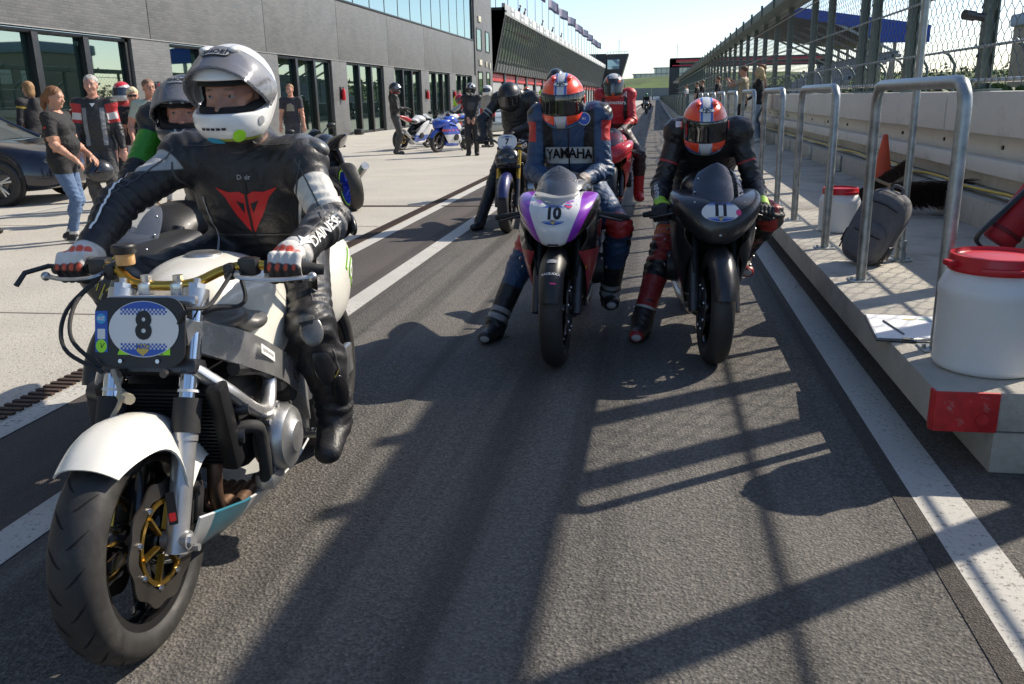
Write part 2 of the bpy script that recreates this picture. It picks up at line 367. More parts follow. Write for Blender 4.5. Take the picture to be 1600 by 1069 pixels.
rk.build('red_paint_marker', mat('worn_red_paint', (0.50, 0.02, 0.022), 0.6, var=0.25, vs_=20, dirt=((0.42, 0.38, 0.33), 16, 0.58, 0.85)), pf)

# ---------------------------------------------------------------- pit wall of precast courses
pw = tag(empty('pit_wall', (0, 0, 0)), 'long pale concrete pit wall of stacked precast blocks', 'wall')
def course(name, x0, x1, z0, z1, y0, y1, step, off, bev=0.015, m=M_WALLC):
    y = y0 - off; me = {}
    while y < y1:
        a, c = max(y, y0), min(y + step, y1)
        if c - a > 0.05:
            k = round(c - a, 3)
            if k not in me:
                b = MB(); b.box((0, 0, 0), (x1 - x0, k - 0.012, z1 - z0), bev); me[k] = b.mesh(name, m)
            o = link(name, me[k], pw, loc=((x0 + x1) / 2 + rnd.uniform(-.003, .003), (a + c) / 2, (z0 + z1) / 2))
        y += step
course('coping_block', 2.66, 3.2, 1.00, 1.34, -8, 62, 3.0, 1.15)
course('wall_block', 2.79, 3.2, 0.56, 0.99, -8, 62, 3.0, 0.45)
course('ledge_strip', 2.665, 2.785, 0.69, 0.82, 6.0, 62, 2.55, 0.4, 0.02)
course('lower_block', 2.77, 3.2, 0.0, 0.55, -8, 62, 3.0, 1.9)
course('plinth_block', 2.52, 2.725, 0.26, 0.53, 5.55, 62, 2.35, 0.0, 0.02, M_CONC)
b = MB(); b.box((2.95, 162, 0.67), (0.5, 200, 1.34), 0.02); b.build('far_wall_run', M_WALLC, pw)
for y in np.arange(7.85, 30, 2.35):
    b = MB(); b.box((2.508, y + .12, .41), (.02, .2, .22), .003); b.box((2.45, y + .12, ZS + .006), (.16, .2, .012), .003); b.build('angle_bracket', M_GALV, pw)
for y in np.arange(6.2, 30, 1.5):
    b = MB(); b.cyl((2.795, y, .9), (2.775, y, .9), .018); b.build('lifting_socket', M_BLACK, pw)
b = MB(); b.tube([(2.64, 4.5 + i * .8, .56 + .012 * math.sin(i * 2.1)) for i in range(50)], .022, 8); 
tag(b.build('conduit_pipe', M_GALV), 'thin grey conduit pipe running along the base of the pit wall', 'pipe')
b = MB(); b.tube([(2.61, 4.5 + i * .5, .585 + .01 * math.sin(i * 1.7) + .006 * math.sin(i * 4.3)) for i in range(80)], .011, 8)
tag(b.build('yellow_cable', mat('yellow_cable_pvc', (.62, .43, .04), .5)), 'yellow cable laid along the pit wall above the plinth', 'cable')

# ---------------------------------------------------------------- debris fence
fn = tag(empty('debris_fence', (0, 0, 0)), 'tall steel debris fence with wire mesh on the pit wall', 'fence')
FX = 2.82
post_y = [1.55, 4.0, 5.2, 5.85, 8.45, 10.85, 12.6, 13.3, 15.75, 17.4, 20.4, 22.6] + [22.6 + 2.3 * i for i in range(1, 40)]
def postmesh(L):
    b = MB(); t = .016
    b.box((-.045, 0, L / 2), (t, .12, L), .003); b.box((.045, 0, L / 2), (t, .12, L), .003); b.box((0, 0, L / 2), (.09, .014, L))
    b.box((0, 0, .012), (.24, .26, .02), .004)
    for z in (.3, .7, 1.1, 1.5): b.cyl((-.052, .04, z), (-.065, .04, z), .016, n=6)
    return b.mesh('fence_post', M_POST)
pm = postmesh(1.78)
for y in post_y: link('fence_post', pm, fn, loc=(FX, y, 1.34))
b = MB(); b.box((2.725, 60, 3.21), (.55, 150, .2), .02)
for y in post_y: b.box((2.44, y, 3.24), (.05, .1, .26), .01)
b.build('top_beam', M_POST, fn)
for z in (1.43, 1.71, 2.24, 2.90):
    b = MB(); b.cyl((FX - .075, -10, z), (FX - .075, 125, z), .0125 if z > 1.6 else .020, n=8); b.build('fence_rail', M_GALV, fn)
b = MB()
def wires(y0, y1, dy, dz, r, n3=3):
    k = int((y1 - y0) / dy)
    for i in range(k):
        s = 1 if i % 2 else -1; y = y0 + i * dy; pts = []; z = 1.40; j = 0
        while z < 3.05:
            # elongated hexagons: short straight twist, then a slanting run
            pts.append((FX - .095, y + s * dy * .46, z)); pts.append((FX - .095, y + s * dy * .46, z + dz * .32)); z += dz * .5 + dz * .32; s = -s
        b.tube([Vector(p) for p in pts], r, n3)
wires(5.2, 26, .078, .105, .0034); wires(26, 50, .13, .17, .0045)
tag(b.build('wire_mesh', mat('mesh_wire', (.20, .21, .20), .5, .6), fn), kind='stuff')
b = MB(); b.cyl((FX - .07, 8.42, 1.95), (FX - .2, 8.35, 1.965), .035, .03); b.cyl((FX - .16, 8.37, 1.96), (FX - .25, 8.33, 1.972), .042, .042)
tag(b.build('fence_clamp_lamp', M_DARKST), 'short dark cylindrical fitting clamped to the nearest tall fence post', 'fitting')
# ---------------------------------------------------------------- platform furniture
def ordinal(i): return ['nearest', 'second', 'third', 'fourth', 'fifth', 'sixth', 'seventh', 'eighth', 'ninth'][i]
def hoop(y0, i):
    o = tag(empty('safety_rail', (1.19, y0, ZS)), '%s galvanised hoop rail of the row on the platform, counted from the big barrel' % ordinal(i), 'rail', 'hoop rails along the platform edge')
    Ht, L, r = 1.08, 1.42, 0.10
    pts = [(0, 0, 0), (0, 0, Ht - r)] + [(0, r - r * math.cos(a), Ht - r + r * math.sin(a)) for a in (R(22), R(45), R(68), R(90))]
    pts += [(0, L - r + r * math.sin(a), Ht - r + r * math.cos(a)) for a in (0, R(22), R(45), R(68), R(90))] + [(0, L, 0)]
    MB().tube(pts, 0.0275, 14, hint=(1, 0, 0)).build('hoop_tube', M_GALV, o)
    for y in (0, L):
        b = MB(); b.box((0, y, .004), (.13, .12, .009), .002)
        for s in (-1, 1): b.cyl((s * .05, y, .008), (s * .05, y, .022), .009, n=6)
        b.build('base_plate', M_GALV, o)
for i in range(9): hoop(3.73 + 2.54 * i, i)
po = tag(empty('steel_pole', (1.57, 5.81, ZS)), 'tall galvanised pole in a bolted sleeve behind the grey backpack', 'pole')
MB().cyl((0, 0, .01), (0, 0, 2.25), .0225, n=14).build('pole_tube', M_GALV, po)
b = MB(); b.cyl((0, 0, 0), (0, 0, .012), .075, n=20); b.cyl((0, 0, .01), (0, 0, .13), .036, .033, n=16); b.cyl((-.02, -.035, .08), (-.02, -.045, .08), .011, n=6)
for a in range(3): b.cyl((.056 * math.cos(a * 2.1), .056 * math.sin(a * 2.1), .01), (.056 * math.cos(a * 2.1), .056 * math.sin(a * 2.1), .022), .01, n=6)
b.build('sleeve', M_GALV, po)
def barrel(loc, r, h, label, rz=0):
    o = tag(empty('plastic_barrel', loc, rz), label, 'barrel', 'white barrels on the platform')
    prof = [(0, 0), (r * .84, 0), (r * .95, h * .02), (r * .985, h * .06), (r * .965, h * .10), (r * .975, h * .14), (r * .985, h * .62), (r * 1.0, h * .645), (r * 1.005, h * .70), (r * .985, h * .72), (r * .93, h * .78), (r * .86, h * .83), (r * .80, h * .86), (r * .80, h * .9), (0, h * .9)]
    MB().lathe(prof, n=56).build('barrel_body', M_WHITEP, o, ang=50)
    lid = [(r * .815, h * .845), (r * .87, h * .85), (r * .885, h * .87), (r * .87, h * .885), (r * .87, h * .96), (r * .85, h * .985), (r * .80, h * .99), (r * .78, h * .965), (r * .76, h * .955), (r * .3, h * .965), (0, h * .965)]
    ld = MB().lathe(lid, n=56).build('lid', M_RED, o, ang=50)
    for a in (R(20), R(200)): b = MB(); b.box((r * .9 * math.cos(a), r * .9 * math.sin(a), h * .92), (.055, .05, h * .05), .008, Matrix.Rotation(a, 3, 'Z')); b.build('lid_lug', M_RED, ld)
    for a in (R(-95), R(85)): b = MB(); b.box((r * .875 * math.cos(a), r * .875 * math.sin(a), h * .89), (.02, r * .75, h * .05), .006, Matrix.Rotation(a, 3, 'Z')); b.build('lid_grip', M_RED, ld)
barrel((1.30, 3.50, ZS), .196, .455, 'big white plastic barrel with red screw lid at the platform end', R(-8))
barrel((1.43, 7.08, ZS), .152, .345, 'smaller white plastic barrel with red lid beyond the grey backpack', R(30))
# clipboard
cb = tag(empty('clipboard', (1.165, 4.04, ZS), R(-6)), 'black clipboard with white paper lying at the platform edge', 'clipboard')
MB().box((0, 0, .005), (.34, .46, .008), .003).build('board', M_BLACK, cb)
b = MB()
for i, (dx, a) in enumerate([(0, 0), (.004, .01)]): b.box((dx, .012, .0105 + i * .0015), (.325, .435, .001), 0, Matrix.Rotation(a, 3, 'Z'))
b.build('paper', mat('white_paper', (.78, .79, .80), .7, var=.03), cb)
b = MB(); b.bar((-.06, -.205, .016), (.13, -.205, .016), .02, .008); b.tube([(-.03, -.215, .012), (0, -.235, .013), (.07, -.235, .013), (.1, -.215, .012)], .003, 6); b.build('clip', M_STEEL, cb)
for i, (x, y, c) in enumerate([(.02, .15, (.75, .6, .1)), (.12, .13, (.1, .25, .6)), (.09, .16, (.2, .5, .25))]):
    MB().box((x, y, .0133), (.05, .014, .0006)).build('coloured_note', mat('note_%d' % i, c, .7), cb)
MB().bar((-.10, .10, .016), (-.045, -.14, .016), .006, .005).build('pen', M_DARKST, cb)

# backpack leaning against the pole
bp = tag(empty('backpack', (1.285, 5.70, ZS + .01), R(-20)), 'grey backpack with black zips leaning on the steel pole', 'backpack')
bp.rotation_euler = (R(-6), R(22), R(-30)); bp.scale = (.84, .95, .92)
M_BAG = mat('grey_canvas', (.125, .125, .135), .9, var=.15, vs_=25, bump=.25, bs=220)
def sup(y, wx, wz, zc, p=3.2, n=28, xo=0):
    out = []
    for i in range(n):
        t = 2 * math.pi * i / n; c, s = math.cos(t), math.sin(t)
        out.append((xo + wx * math.copysign(abs(c) ** (2 / p), c), y, zc + wz * math.copysign(abs(s) ** (2 / p), s)))
    return out
b = MB(); b.loft([sup(-.105, .10, .18, .25), sup(-.10, .13, .22, .25), sup(-.07, .165, .25, .255), sup(0, .175, .262, .262), sup(.08, .17, .26, .262), sup(.10, .15, .24, .26), sup(.105, .1, .18, .26)])
body = b.build('bag_body', M_BAG, bp, ang=60)
b = MB(); b.loft([sup(-.145, .08, .10, .17), sup(-.135, .115, .125, .17), sup(-.10, .135, .14, .17), sup(-.08, .13, .14, .17)]); b.build('front_pocket', M_BAG, bp, ang=60)
b = MB(); b.tube([(s * .155, -.06, .05) for s in (-1,)] + [(-.16, -.06, .3), (-.12, -.06, .47), (0, -.06, .505), (.12, -.06, .47), (.16, -.06, .3), (.155, -.06, .05)], .006, 6, smooth=6)
b.tube([(-.11, -.112, .42), (0, -.118, .435), (.11, -.112, .42)], .005, 6, smooth=4); b.tube([(-.1, -.147, .22), (.1, -.147, .22)], .005, 6)
b.build('zip', M_BLACK, bp)
MB().tube([(-.04, .03, .52), (-.03, .03, .555), (.03, .03, .555), (.04, .03, .52)], .011, 8, smooth=5).build('carry_loop', M_BAG, bp)
for s in (-1, 1): b = MB(); b.box((s * .168, .0, .14), (.02, .11, .10), .008); b.build('side_pocket', M_BLACK, bp)
b = MB()
for s in (-1, 1): b.tube([(s * .07, .1, .47), (s * .09, .15, .40), (s * .11, .15, .2), (s * .13, .1, .05)], .02, 8, smooth=5, flat=.35)
b.build('shoulder_strap', M_BLACK, bp)

# red tube bag leaning at the right edge
rb = tag(empty('red_tube_bag', (2.27, 6.18, ZS + .06)), 'long red cylindrical bag with black strap leaning on the pit wall', 'bag')
ax = Vector((.55, .03, .83)).normalized()
M_REDF = mat('red_nylon', (.42, .012, .02), .6, var=.2, vs_=7, bump=.2, bs=14)
MB().lathe([(0, 0), (.09, .0), (.105, .012), (.108, .05), (.104, .3), (.11, .6), (.106, .9), (.1, 1.0), (0, 1.01)], (0, 0, 0), ax, n=28).build('bag_tube', M_REDF, rb, ang=60)
MB().lathe([(.1095, .07), (.113, .075), (.113, .095), (.1095, .10)], (0, 0, 0), ax, n=28).build('piping', mat('dark_red', (.16, .008, .012), .6), rb)
b = MB(); q = [Vector((-.10, -.03, -.03)), Vector((-.135, -.04, .05)), ax * .25 + Vector((-.115, -.05, .03)), ax * .45 + Vector((-.09, -.06, .03)), ax * .7 + Vector((-.10, -.05, .03)), ax * .95 + Vector((-.09, -.04, .02))]
b.tube(q, .026, 8, smooth=6, flat=.4); b.box(ax * .62 + Vector((-.10, -.06, .03)), (.03, .05, .06), .01); b.build('strap', M_BLACK, rb)

# traffic cone, brooms
tc_ = tag(empty('traffic_cone', (2.36, 9.7, ZS)), 'orange red traffic cone against the pit wall behind the brooms', 'cone')
M_CONE = mat('faded_orange_plastic', (.62, .085, .03), .6, var=.15, dirt=((.35, .1, .06), 8, .6, .5))
tc_.scale = (.85, .85, .82); b = MB(); b.lathe([(.155, .03), (.14, .06), (.03, .74), (.02, .755), (0, .755)], n=28); b.build('cone_body', M_CONE, tc_, ang=50)
MB().box((0, 0, .018), (.4, .4, .036), .012).build('cone_base', M_CONE, tc_)
M_BRIS = mat('brown_bristle', (.055, .030, .018), .9, var=.5, vs_=40)
M_WOOD = mat('weathered_wood', (.33, .25, .16), .8, var=.3, vs_=14, bump=.2)
def broom(loc, rot, L, label, stick, seed, H=.15, D=.09):
    o = tag(empty('broom', loc), label, 'broom'); o.rotation_euler = rot; rn = random.Random(seed)
    MB().box((0, 0, H + .02), (L, D * .8, .045), .01).build('head_block', M_WOOD, o)
    b = MB()
    for i in range(1500):
        x, y = rn.uniform(-L / 2, L / 2), rn.uniform(-D / 2, D / 2); ex = x + rn.gauss(0, .02) + (x / (L / 2)) ** 3 * .05; ey = y * 1.6 + rn.gauss(0, .012)
        b.cyl((x, y, H), (ex, ey, rn.uniform(-.01, .02)), .0042, .0024, n=3, cap=False)
    b.build('bristles', M_BRIS, o, ang=0)
    if stick: MB().cyl(stick[0], stick[1], .0145, .0145, n=10).build('handle', M_WOOD, o)
broom((2.40, 8.02, ZS + .17), (R(-80), 0, R(14)), .62, 'dark bristled yard broom lying on its side by the pit wall plinth', None, 1, .19, .15)
broom((2.18, 9.25, ZS + .18), (R(150), R(-32), R(15)), .62, 'brown yard broom propped bristles up in front of the traffic cone', ((0, 0, .17), (.35, -.9, .55)), 2, .12)
MB_ = MB().cyl((1.95, 8.6, ZS + .3), (2.5, 8.1, ZS + .05), .014, n=10)
tag(MB_.build('wooden_stick', M_WOOD), 'loose weathered wooden stick lying across the brooms', 'stick')

# low barrier that continues the platform
lb = tag(empty('lane_barrier', (1.3, 0, 0)), 'low dark green barrier fence edging the far pit lane', 'barrier')
M_LB = mat('dull_green_panel', (.10, .125, .11), .7, var=.2, vs_=.6)
b = MB(); b.box((0, 0, .68), (.05, 6.0, 1.2), .01); lbm = b.mesh('barrier_panel', M_LB); b = MB(); b.box((0, 0, .71), (.12, .12, 1.42), .01); lpm = b.mesh('barrier_post', M_POST)
for i in range(42): link('barrier_panel', lbm, lb, loc=(0, 41 + i * 6.12, 0)); link('barrier_post', lpm, lb, loc=(0, 37.94 + i * 6.12, 0))

# ---------------------------------------------------------------- near pit building (dark brick cladding)
def brickmat():
    m, t, p, o = _nodes('dark_brick_cladding'); tc = N(t, 'ShaderNodeTexCoord')
    mp = N(t, 'ShaderNodeMapping'); mp.inputs['Rotation'].default_value = (0, 0, 0); t.links.new(tc.outputs['Object'], mp.inputs['Vector'])
    sx = N(t, 'ShaderNodeSeparateXYZ'); t.links.new(mp.outputs[0], sx.inputs[0]); cx_ = N(t, 'ShaderNodeCombineXYZ'); t.links.new(sx.outputs[1], cx_.inputs[0]); t.links.new(sx.outputs[2], cx_.inputs[1])
    br = N(t, 'ShaderNodeTexBrick', i_Scale=1.0, i_1=c4((.082, .086, .088)), i_2=c4((.120, .123, .123)), i_3=c4((.068, .07, .07)))
    br.inputs['Mortar Size'].default_value = .006; br.inputs['Brick Width'].default_value = .24; br.inputs['Row Height'].default_value = .062; br.inputs['Bias'].default_value = 0
    t.links.new(cx_.outputs[0], br.inputs['Vector'])
    n1 = N(t, 'ShaderNodeTexNoise', i_Scale=1.3, i_Detail=6.0); t.links.new(tc.outputs['Object'], n1.inputs['Vector'])
    n2 = N(t, 'ShaderNodeTexNoise', i_Scale=25.0, i_Detail=4.0); t.links.new(tc.outputs['Object'], n2.inputs['Vector'])
    c = mixc(t, maprange(t, n1.outputs[0], .35, .7, 0, .4), br.outputs[0], (.15, .152, .15)); t.links.new(c, p.inputs['Base Color']); p.inputs['Roughness'].default_value = .55
    b = N(t, 'ShaderNodeBump', i_Strength=.4, i_Distance=.008); ad = N(t, 'ShaderNodeMath', operation='MULTIPLY_ADD', i_1=-1.0); t.links.new(br.outputs['Fac'], ad.inputs[0]); t.links.new(n2.outputs[0], ad.inputs[2])
    t.links.new(ad.outputs[0], b.inputs['Height']); t.links.new(b.outputs[0], p.inputs['Normal']); return m
M_BRICK = brickmat()
M_FRAME = mat('black_window_frame', (.014, .015, .016), .4, .3)
M_GLASS = glassy('green_tinted_glass', (.72, .86, .80), .015, .36, .55, (.006, .016, .013))
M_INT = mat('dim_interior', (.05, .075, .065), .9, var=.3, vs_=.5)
nb = tag(empty('pit_building', (-13, .06, 0)), 'dark grey brick pit building with tall glazed doors facing the apron', 'building')
P0 = 12.49; PER = 5.9; nb.scale = (1, 1.1915, 1.086)
def part(name, m, c, d, parent, bev=0.0):
    b = MB(); b.box(c, d, bev); return b.build(name, m, parent)
ops = [13.22 + PER * k for k in range(-4, 7)]
for k in range(-4, 8):
    y0, y1 = P0 + PER * k + .012, P0 + PER * (k + 1) - .012
    if k < 7:
        part('upper_panel', M_BRICK, (-.2, (y0 + y1) / 2, 3.88), (.4, y1 - y0, 2.16), nb, .01)
        if k < 3: part('upper_panel', M_BRICK, (-.2, (y0 + y1) / 2, 6.99), (.4, y1 - y0, 4.02), nb, .01)
    if k < 7: 
        a, c = (ops[k + 4] + 4.4, ops[k + 5]) if k < 6 else (ops[-1] + 4.4, 54.2)
        part('pier', M_BRICK, (-.2, (a + c) / 2, 1.39), (.4, c - a, 2.785), nb, .008)
part('end_panel', M_BRICK, (-.2, 57.1, 4.4), (.4, 5.75, 8.8), nb, .01)
part('window_ledge', mat('pale_metal_trim', (.30, .30, .29), .5, .4), (.012, 25, 2.79), (.03, 60, .02), nb)
part('roof_mass', M_BRICK, (-6, 24, 10.2), (11.6, 71, 2.4), nb)
part('side_wall', M_BRICK, (-6, 59.7, 4.5), (11.4, .4, 9), nb)
for y in ops:
    wn = empty('glazed_door', (-.16, y, 0)); wn.parent = nb
    fr = MB()
    for yy in (.06, 4.34): fr.box((0, yy, 1.385), (.16, .12, 2.76), .006)
    for yy in (1.47, 2.93): fr.box((.04, yy, 1.36), (.16, .17, 2.70), .006)
    fr.box((0, 2.2, 2.72), (.16, 4.36, .07), .006); fr.box((0, 2.2, .05), (.16, 4.3, .09), .006)
    fr.build('door_frame', M_FRAME, wn)
    for a, c in ((.13, 1.37), (1.57, 2.83), (3.03, 4.27)):
        part('pane', M_GLASS, (-.03, (a + c) / 2, 1.39), (.02, c - a, 2.58), wn)
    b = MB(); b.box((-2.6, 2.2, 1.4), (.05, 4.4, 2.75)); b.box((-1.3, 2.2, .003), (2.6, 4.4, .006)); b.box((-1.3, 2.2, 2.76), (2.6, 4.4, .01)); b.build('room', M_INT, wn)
for i in range(-3, 7):
    y = P0 + PER * i
    if y > 16:
        o = tag(empty('fire_extinguisher', (-12.88, y * 1.1915 - .02, 1.44)), '%s' % ('red fire extinguisher on the brick pier %s' % ['behind the white helmet', 'right of the man in the dark shirt', 'beside the standing rider in black', 'behind the bending red and white rider', 'nearest the hi-vis marshals', 'at the far end of the dark building', 'beyond'][min(6, max(0, i - 1))]), 'extinguisher', 'fire extinguishers on the piers')
        MB().lathe([(0, 0), (.075, .0), (.085, .02), (.085, .38), (.06, .45), (.025, .47), (.025, .5), (0, .5)], n=18).build('cylinder', M_RED, o)
        b = MB(); b.box((0, 0, .53), (.04, .12, .04), .008); b.tube([(0, .05, .5), (.02, .11, .42), (.02, .1, .15)], .012, 8, smooth=4); b.build('valve', M_BLACK, o)
        MB().box((-.10, 0, .3), (.03, .22, .5), .005).build('bracket', M_FRAME, o)
# ribbon window on the upper floor
rw = empty('ribbon_window', (-.1, 30.2, 4.98)); rw.parent = nb
b = MB(); b.box((.02, 11.7, .03), (.22, 23.5, .08), .006); b.box((0, 11.7, 3.9), (.22, 23.5, .08)); b.box((0, 23.4, 1.95), (.2, .08, 3.9)); b.box((0, .04, 1.95), (.2, .08, 3.9)); b.build('window_frame', M_FRAME, rw)
for i in range(12):
    part('pane', glassy('sky_glass', (.70, .84, .84), .012, .55, .2, (.05, .08, .08)), (0, .08 + 1.943 * i + .97, 1.97), (.03, 1.89, 3.8), rw)
    if i: part('mullion', M_FRAME, (.0, .08 + 1.943 * i, 1.97), (.06, .045, 3.8), rw)
for y0, y1, z0, z1 in ((54.7, 56.2, 4.5, 5.85), (57.6, 58.9, 4.5, 5.85), (54.95, 56.3, .1, 3.1), (57.7, 58.8, .1, 3.1)):
    wn = empty('window', (.0, (y0 + y1) / 2, (z0 + z1) / 2)); wn.parent = nb
    w_, h_ = y1 - y0, z1 - z0; b = MB(); b.box((.02, -w_ / 2, 0), (.06, .09, h_)); b.box((.02, w_ / 2, 0), (.06, .09, h_)); b.box((.02, 0, h_ / 2), (.06, w_, .09)); b.box((.02, 0, -h_ / 2), (.06, w_, .09)); b.build('window_frame', M_FRAME, wn)
    part('pane', M_GLASS, (.012, 0, 0), (.01, w_ - .08, h_ - .08), wn)
for y, z in ((55.6, 6.5), (55.6, 3.7), (57.5, 3.65), (58.8, 3.6)):
    part('vent_box', mat('cream_vent', (.5, .47, .38), .6), (.05, y, z), (.1, .8 if y < 57 else .3, .36), nb, .01)
tag(MB().box((-12.7, 37.1, .12), (.35, .45, .24), .07).build('dark_bundle', M_BLACK), 'small dark bag on the ground at the glazed doors', 'bag')

# ---------------------------------------------------------------- long main pit building with leaning glass front
mb_ = tag(empty('main_pit_building', (0, 76, 0)), 'long pit building with outward leaning green glass front and roof terrace', 'building')
M_DK = mat('anthracite_cladding', (.035, .038, .040), .45, .2, var=.2)
M_GL2 = glassy('green_facade_glass', (.62, .68, .62), .05, .26, .0, (.030, .040, .030))
M_GREYP = mat('grey_parapet', (.36, .38, .38), .6, var=.06)
mb_.scale = (1.135, 1.246, 1.139); L2 = 122.0; xb, zb, xt, zt = -12.06, 3.2, -11.15, 7.2
sl = (xt - xb) / (zt - zb)
b = MB(); b.add([(xb, 0, zb), (xt, 0, zt), (xt, 0, 7.7), (-13.6, 0, 7.7), (-13.6, 0, zb)], [(0, 1, 2, 3, 4)]); b.prism([(xb, zb), (xt + .06, zt + .3), (-13.6, zt + .3), (-13.6, zb)], .6, (0, .3, 0)); b.build('end_cap', M_DK, mb_)
b = MB(); b.prism([(xb - .12, zb), (xt - .1, zt), (-30, zt), (-30, zb)], L2, (0, L2 / 2 + .6, 0)); b.build('upper_floor', M_DK, mb_)
pn = 1.22
for zi, (za, zc) in enumerate(((zb + .02, zb + .62), (zb + .68, zb + 3.02), (zb + 3.08, zt - .02))):
    xa, xc = xb + sl * (za - zb), xb + sl * (zc - zb)
    b = MB(); b.add([(xa, 0, za), (xc, 0, zc), (xc, pn - .06, zc), (xa, pn - .06, za), (xa - .05, 0, za), (xc - .05, 0, zc), (xc - .05, pn - .06, zc), (xa - .05, pn - .06, za)], [(0, 1, 2, 3), (7, 6, 5, 4), (0, 4, 5, 1), (2, 6, 7, 3), (1, 5, 6, 2), (0, 3, 7, 4)])
    me = b.mesh('facade_pane', M_GL2 if zi else mat('grey_spandrel', (.12, .135, .135), .4, .2)); 
    for i in range(98): link('facade_pane', me, mb_, loc=(0, .62 + i * pn, 0))
b = MB()
for i in range(99): b.bar((xb + .03, .59 + i * pn, zb), (xt + .03, .59 + i * pn, zt), .05, .08, (1, 0, 0))
tag(b.build('facade_fins', mat('grey_fin', (.20, .21, .21), .5, .3), mb_), kind='stuff')
b = MB(); b.box((xt - .1, L2 / 2, zt + .38), (.25, L2, .8), .02); b.build('parapet', M_GREYP, mb_)
M_BOARD = mat('white_board', (.72, .73, .74), .6)
b = MB(); b.box((0, 0, 0), (.03, 1.9, .58), .005); bme = b.mesh('terrace_board', M_BOARD); b = MB(); b.box((0, 0, 0), (.03, 1.2, .26), .005); bm2 = b.mesh('terrace_board', mat('pale_grey_board', (.5, .54, .56), .6))
for i in range(26):
    link('terrace_board', bme, mb_, loc=(xt + .045, 5.2 + i * 4.6, zt + .40))
    for dz in (.22, .58): link('terrace_board', bm2, mb_, loc=(xt + .043, 3.1 + i * 4.6, zt + dz))
M_GAR = mat('garage_shutter', (.30, .31, .31), .6, .2); M_GRED = mat('garage_red_band', (.45, .03, .035), .5)
b = MB(); b.box((0, 0, 1.3), (.1, 5.0, 2.5)); gm = b.mesh('garage_door', M_GAR); b = MB(); b.box((.06, 0, 2.85), (.06, 5.0, .55), .01); gr = b.mesh('red_fascia', M_GRED); b = MB(); b.box((.1, 0, 1.6), (.5, .7, 3.2), .02); gp = b.mesh('garage_pier', M_DK)
for i in range(21):
    link('garage_door', gm, mb_, loc=(-12.7, 3.6 + 5.8 * i, 0)); link('red_fascia', gr, mb_, loc=(-12.6, 3.6 + 5.8 * i, 0)); link('garage_pier', gp, mb_, loc=(-12.75, .7 + 5.8 * i, 0))
b = MB(); b.box((-16, L2 / 2, 1.6), (6, L2, 3.2)); b.build('garage_mass', M_DK, mb_)
part('stair_tower', M_DK, (-14.3, -.4, 9.0), (3.6, 3.2, 6), mb_)
# flag poles with hanging flags on the terrace
def clothmat(name, c):
    m, t, p, o = _nodes(name); tc = N(t, 'ShaderNodeTexCoord'); n1 = N(t, 'ShaderNodeTexNoise', i_Scale=1.5); t.links.new(tc.outputs['Object'], n1.inputs['Vector'])
    cc = mixc(t, n1.outputs[0], [x * .9 for x in c], c); t.links.new(cc, p.inputs['Base Color']); p.inputs['Roughness'].default_value = .9
    tr = N(t, 'ShaderNodeBsdfTranslucent'); t.links.new(cc, tr.inputs[0]); mx = N(t, 'ShaderNodeMixShader', i_0=.55); t.links.new(p.outputs[0], mx.inputs[1]); t.links.new(tr.outputs[0], mx.inputs[2]); t.links.new(mx.outputs[0], o.inputs[0]); return m
M_FLAG = clothmat('white_violet_flag', (.82, .78, .84)); M_FLAG2 = clothmat('grey_flag', (.36, .33, .40))
ORD = 'first second third fourth fifth sixth seventh eighth ninth tenth eleventh twelfth thirteenth fourteenth fifteenth sixteenth seventeenth eighteenth nineteenth twentieth twenty-first twenty-second'.split()
for i in range(22):
    y = 85 + i * 7.0
    o = tag(empty('flag_pole', (-15.0, y, 9.1)), '%s flag pole from the near end of the long pit building terrace' % ORD[i], 'flag pole', 'flag poles on the terrace')
    MB().cyl((0, 0, -.8), (0, 0, 5.6), .05, .035, n=8).build('pole_shaft', mat('pole_grey', (.45, .46, .47), .4, .4), o)
    if i > 3 and i % 2 == 0:
        b = MB(); k = 7
        for s in range(2):
            v = []
            for a in range(k):
                for c in range(5): v.append((.12 * math.sin(a * 1.3 + i) * (c / 4) + 1.35 * a / (k - 1), -.25 * math.sin(a * .9) * 1, 5.5 - c * .36 - .5 * (a / (k - 1)) ** 1.3 - .3 * (i % 3 == 0) * a / k))
            b.add([(p[0], p[1] + s * .012, p[2]) for p in v], [(a * 5 + c, a * 5 + c + 1, a * 5 + c + 6, a * 5 + c + 5) for a in range(k - 1) for c in range(4)])
            b.m[-24:] = [1 if (j % 4 == 3 or j > 19) else 0 for j in range(24)]
        b.build('flag', [M_FLAG, M_FLAG2], o)

# control tower, gantry, far buildings, bank
tw = tag(empty('control_tower', (-9.7, 231, 0)), 'dark slanted control tower with blue windows at the end of the pit building', 'building')
tw.scale = (1.13, 1.13, 1.13); b = MB(); b.prism([(-2.3, 0), (.9, 0), (.9, 5.4), (2.4, 10.3), (-2.3, 10.3)], 5, (0, 0, 0)); b.build('tower_body', M_DK, tw)
b = MB(); b.box((-.9, -2.55, 8.1), (2.6, .06, 2.0)); b.build('tower_window', glassy('blue_tower_glass', (.5, .7, .85), .03, .45, 0, (.03, .10, .17)), tw)
b = MB(); b.box((0, -2.4, 10.75), (4.4, .05, .06)); [b.cyl((-2.2 + i * .62, -2.4, 10.3), (-2.2 + i * .62, -2.4, 10.8), .03, n=6) for i in range(8)]; b.cyl((.2, 0, 10.3), (.2, 0, 13.5), .05); b.build('roof_railing', M_DARKST, tw)
part('annex', M_DK, (-4.6, 0, 5.2), (4.2, 5, 10.4), tw)
gn = tag(empty('start_gantry', (0, 230, 0)), 'dark start gantry with red stripes spanning the track beyond the fence', 'gantry')
part('gantry_column', M_DK, (4.6, 0, 5.4), (2.6, 2.6, 10.8), gn, .05); part('gantry_column', M_DK, (42, 0, 5.4), (2.6, 2.6, 10.8), gn, .05)
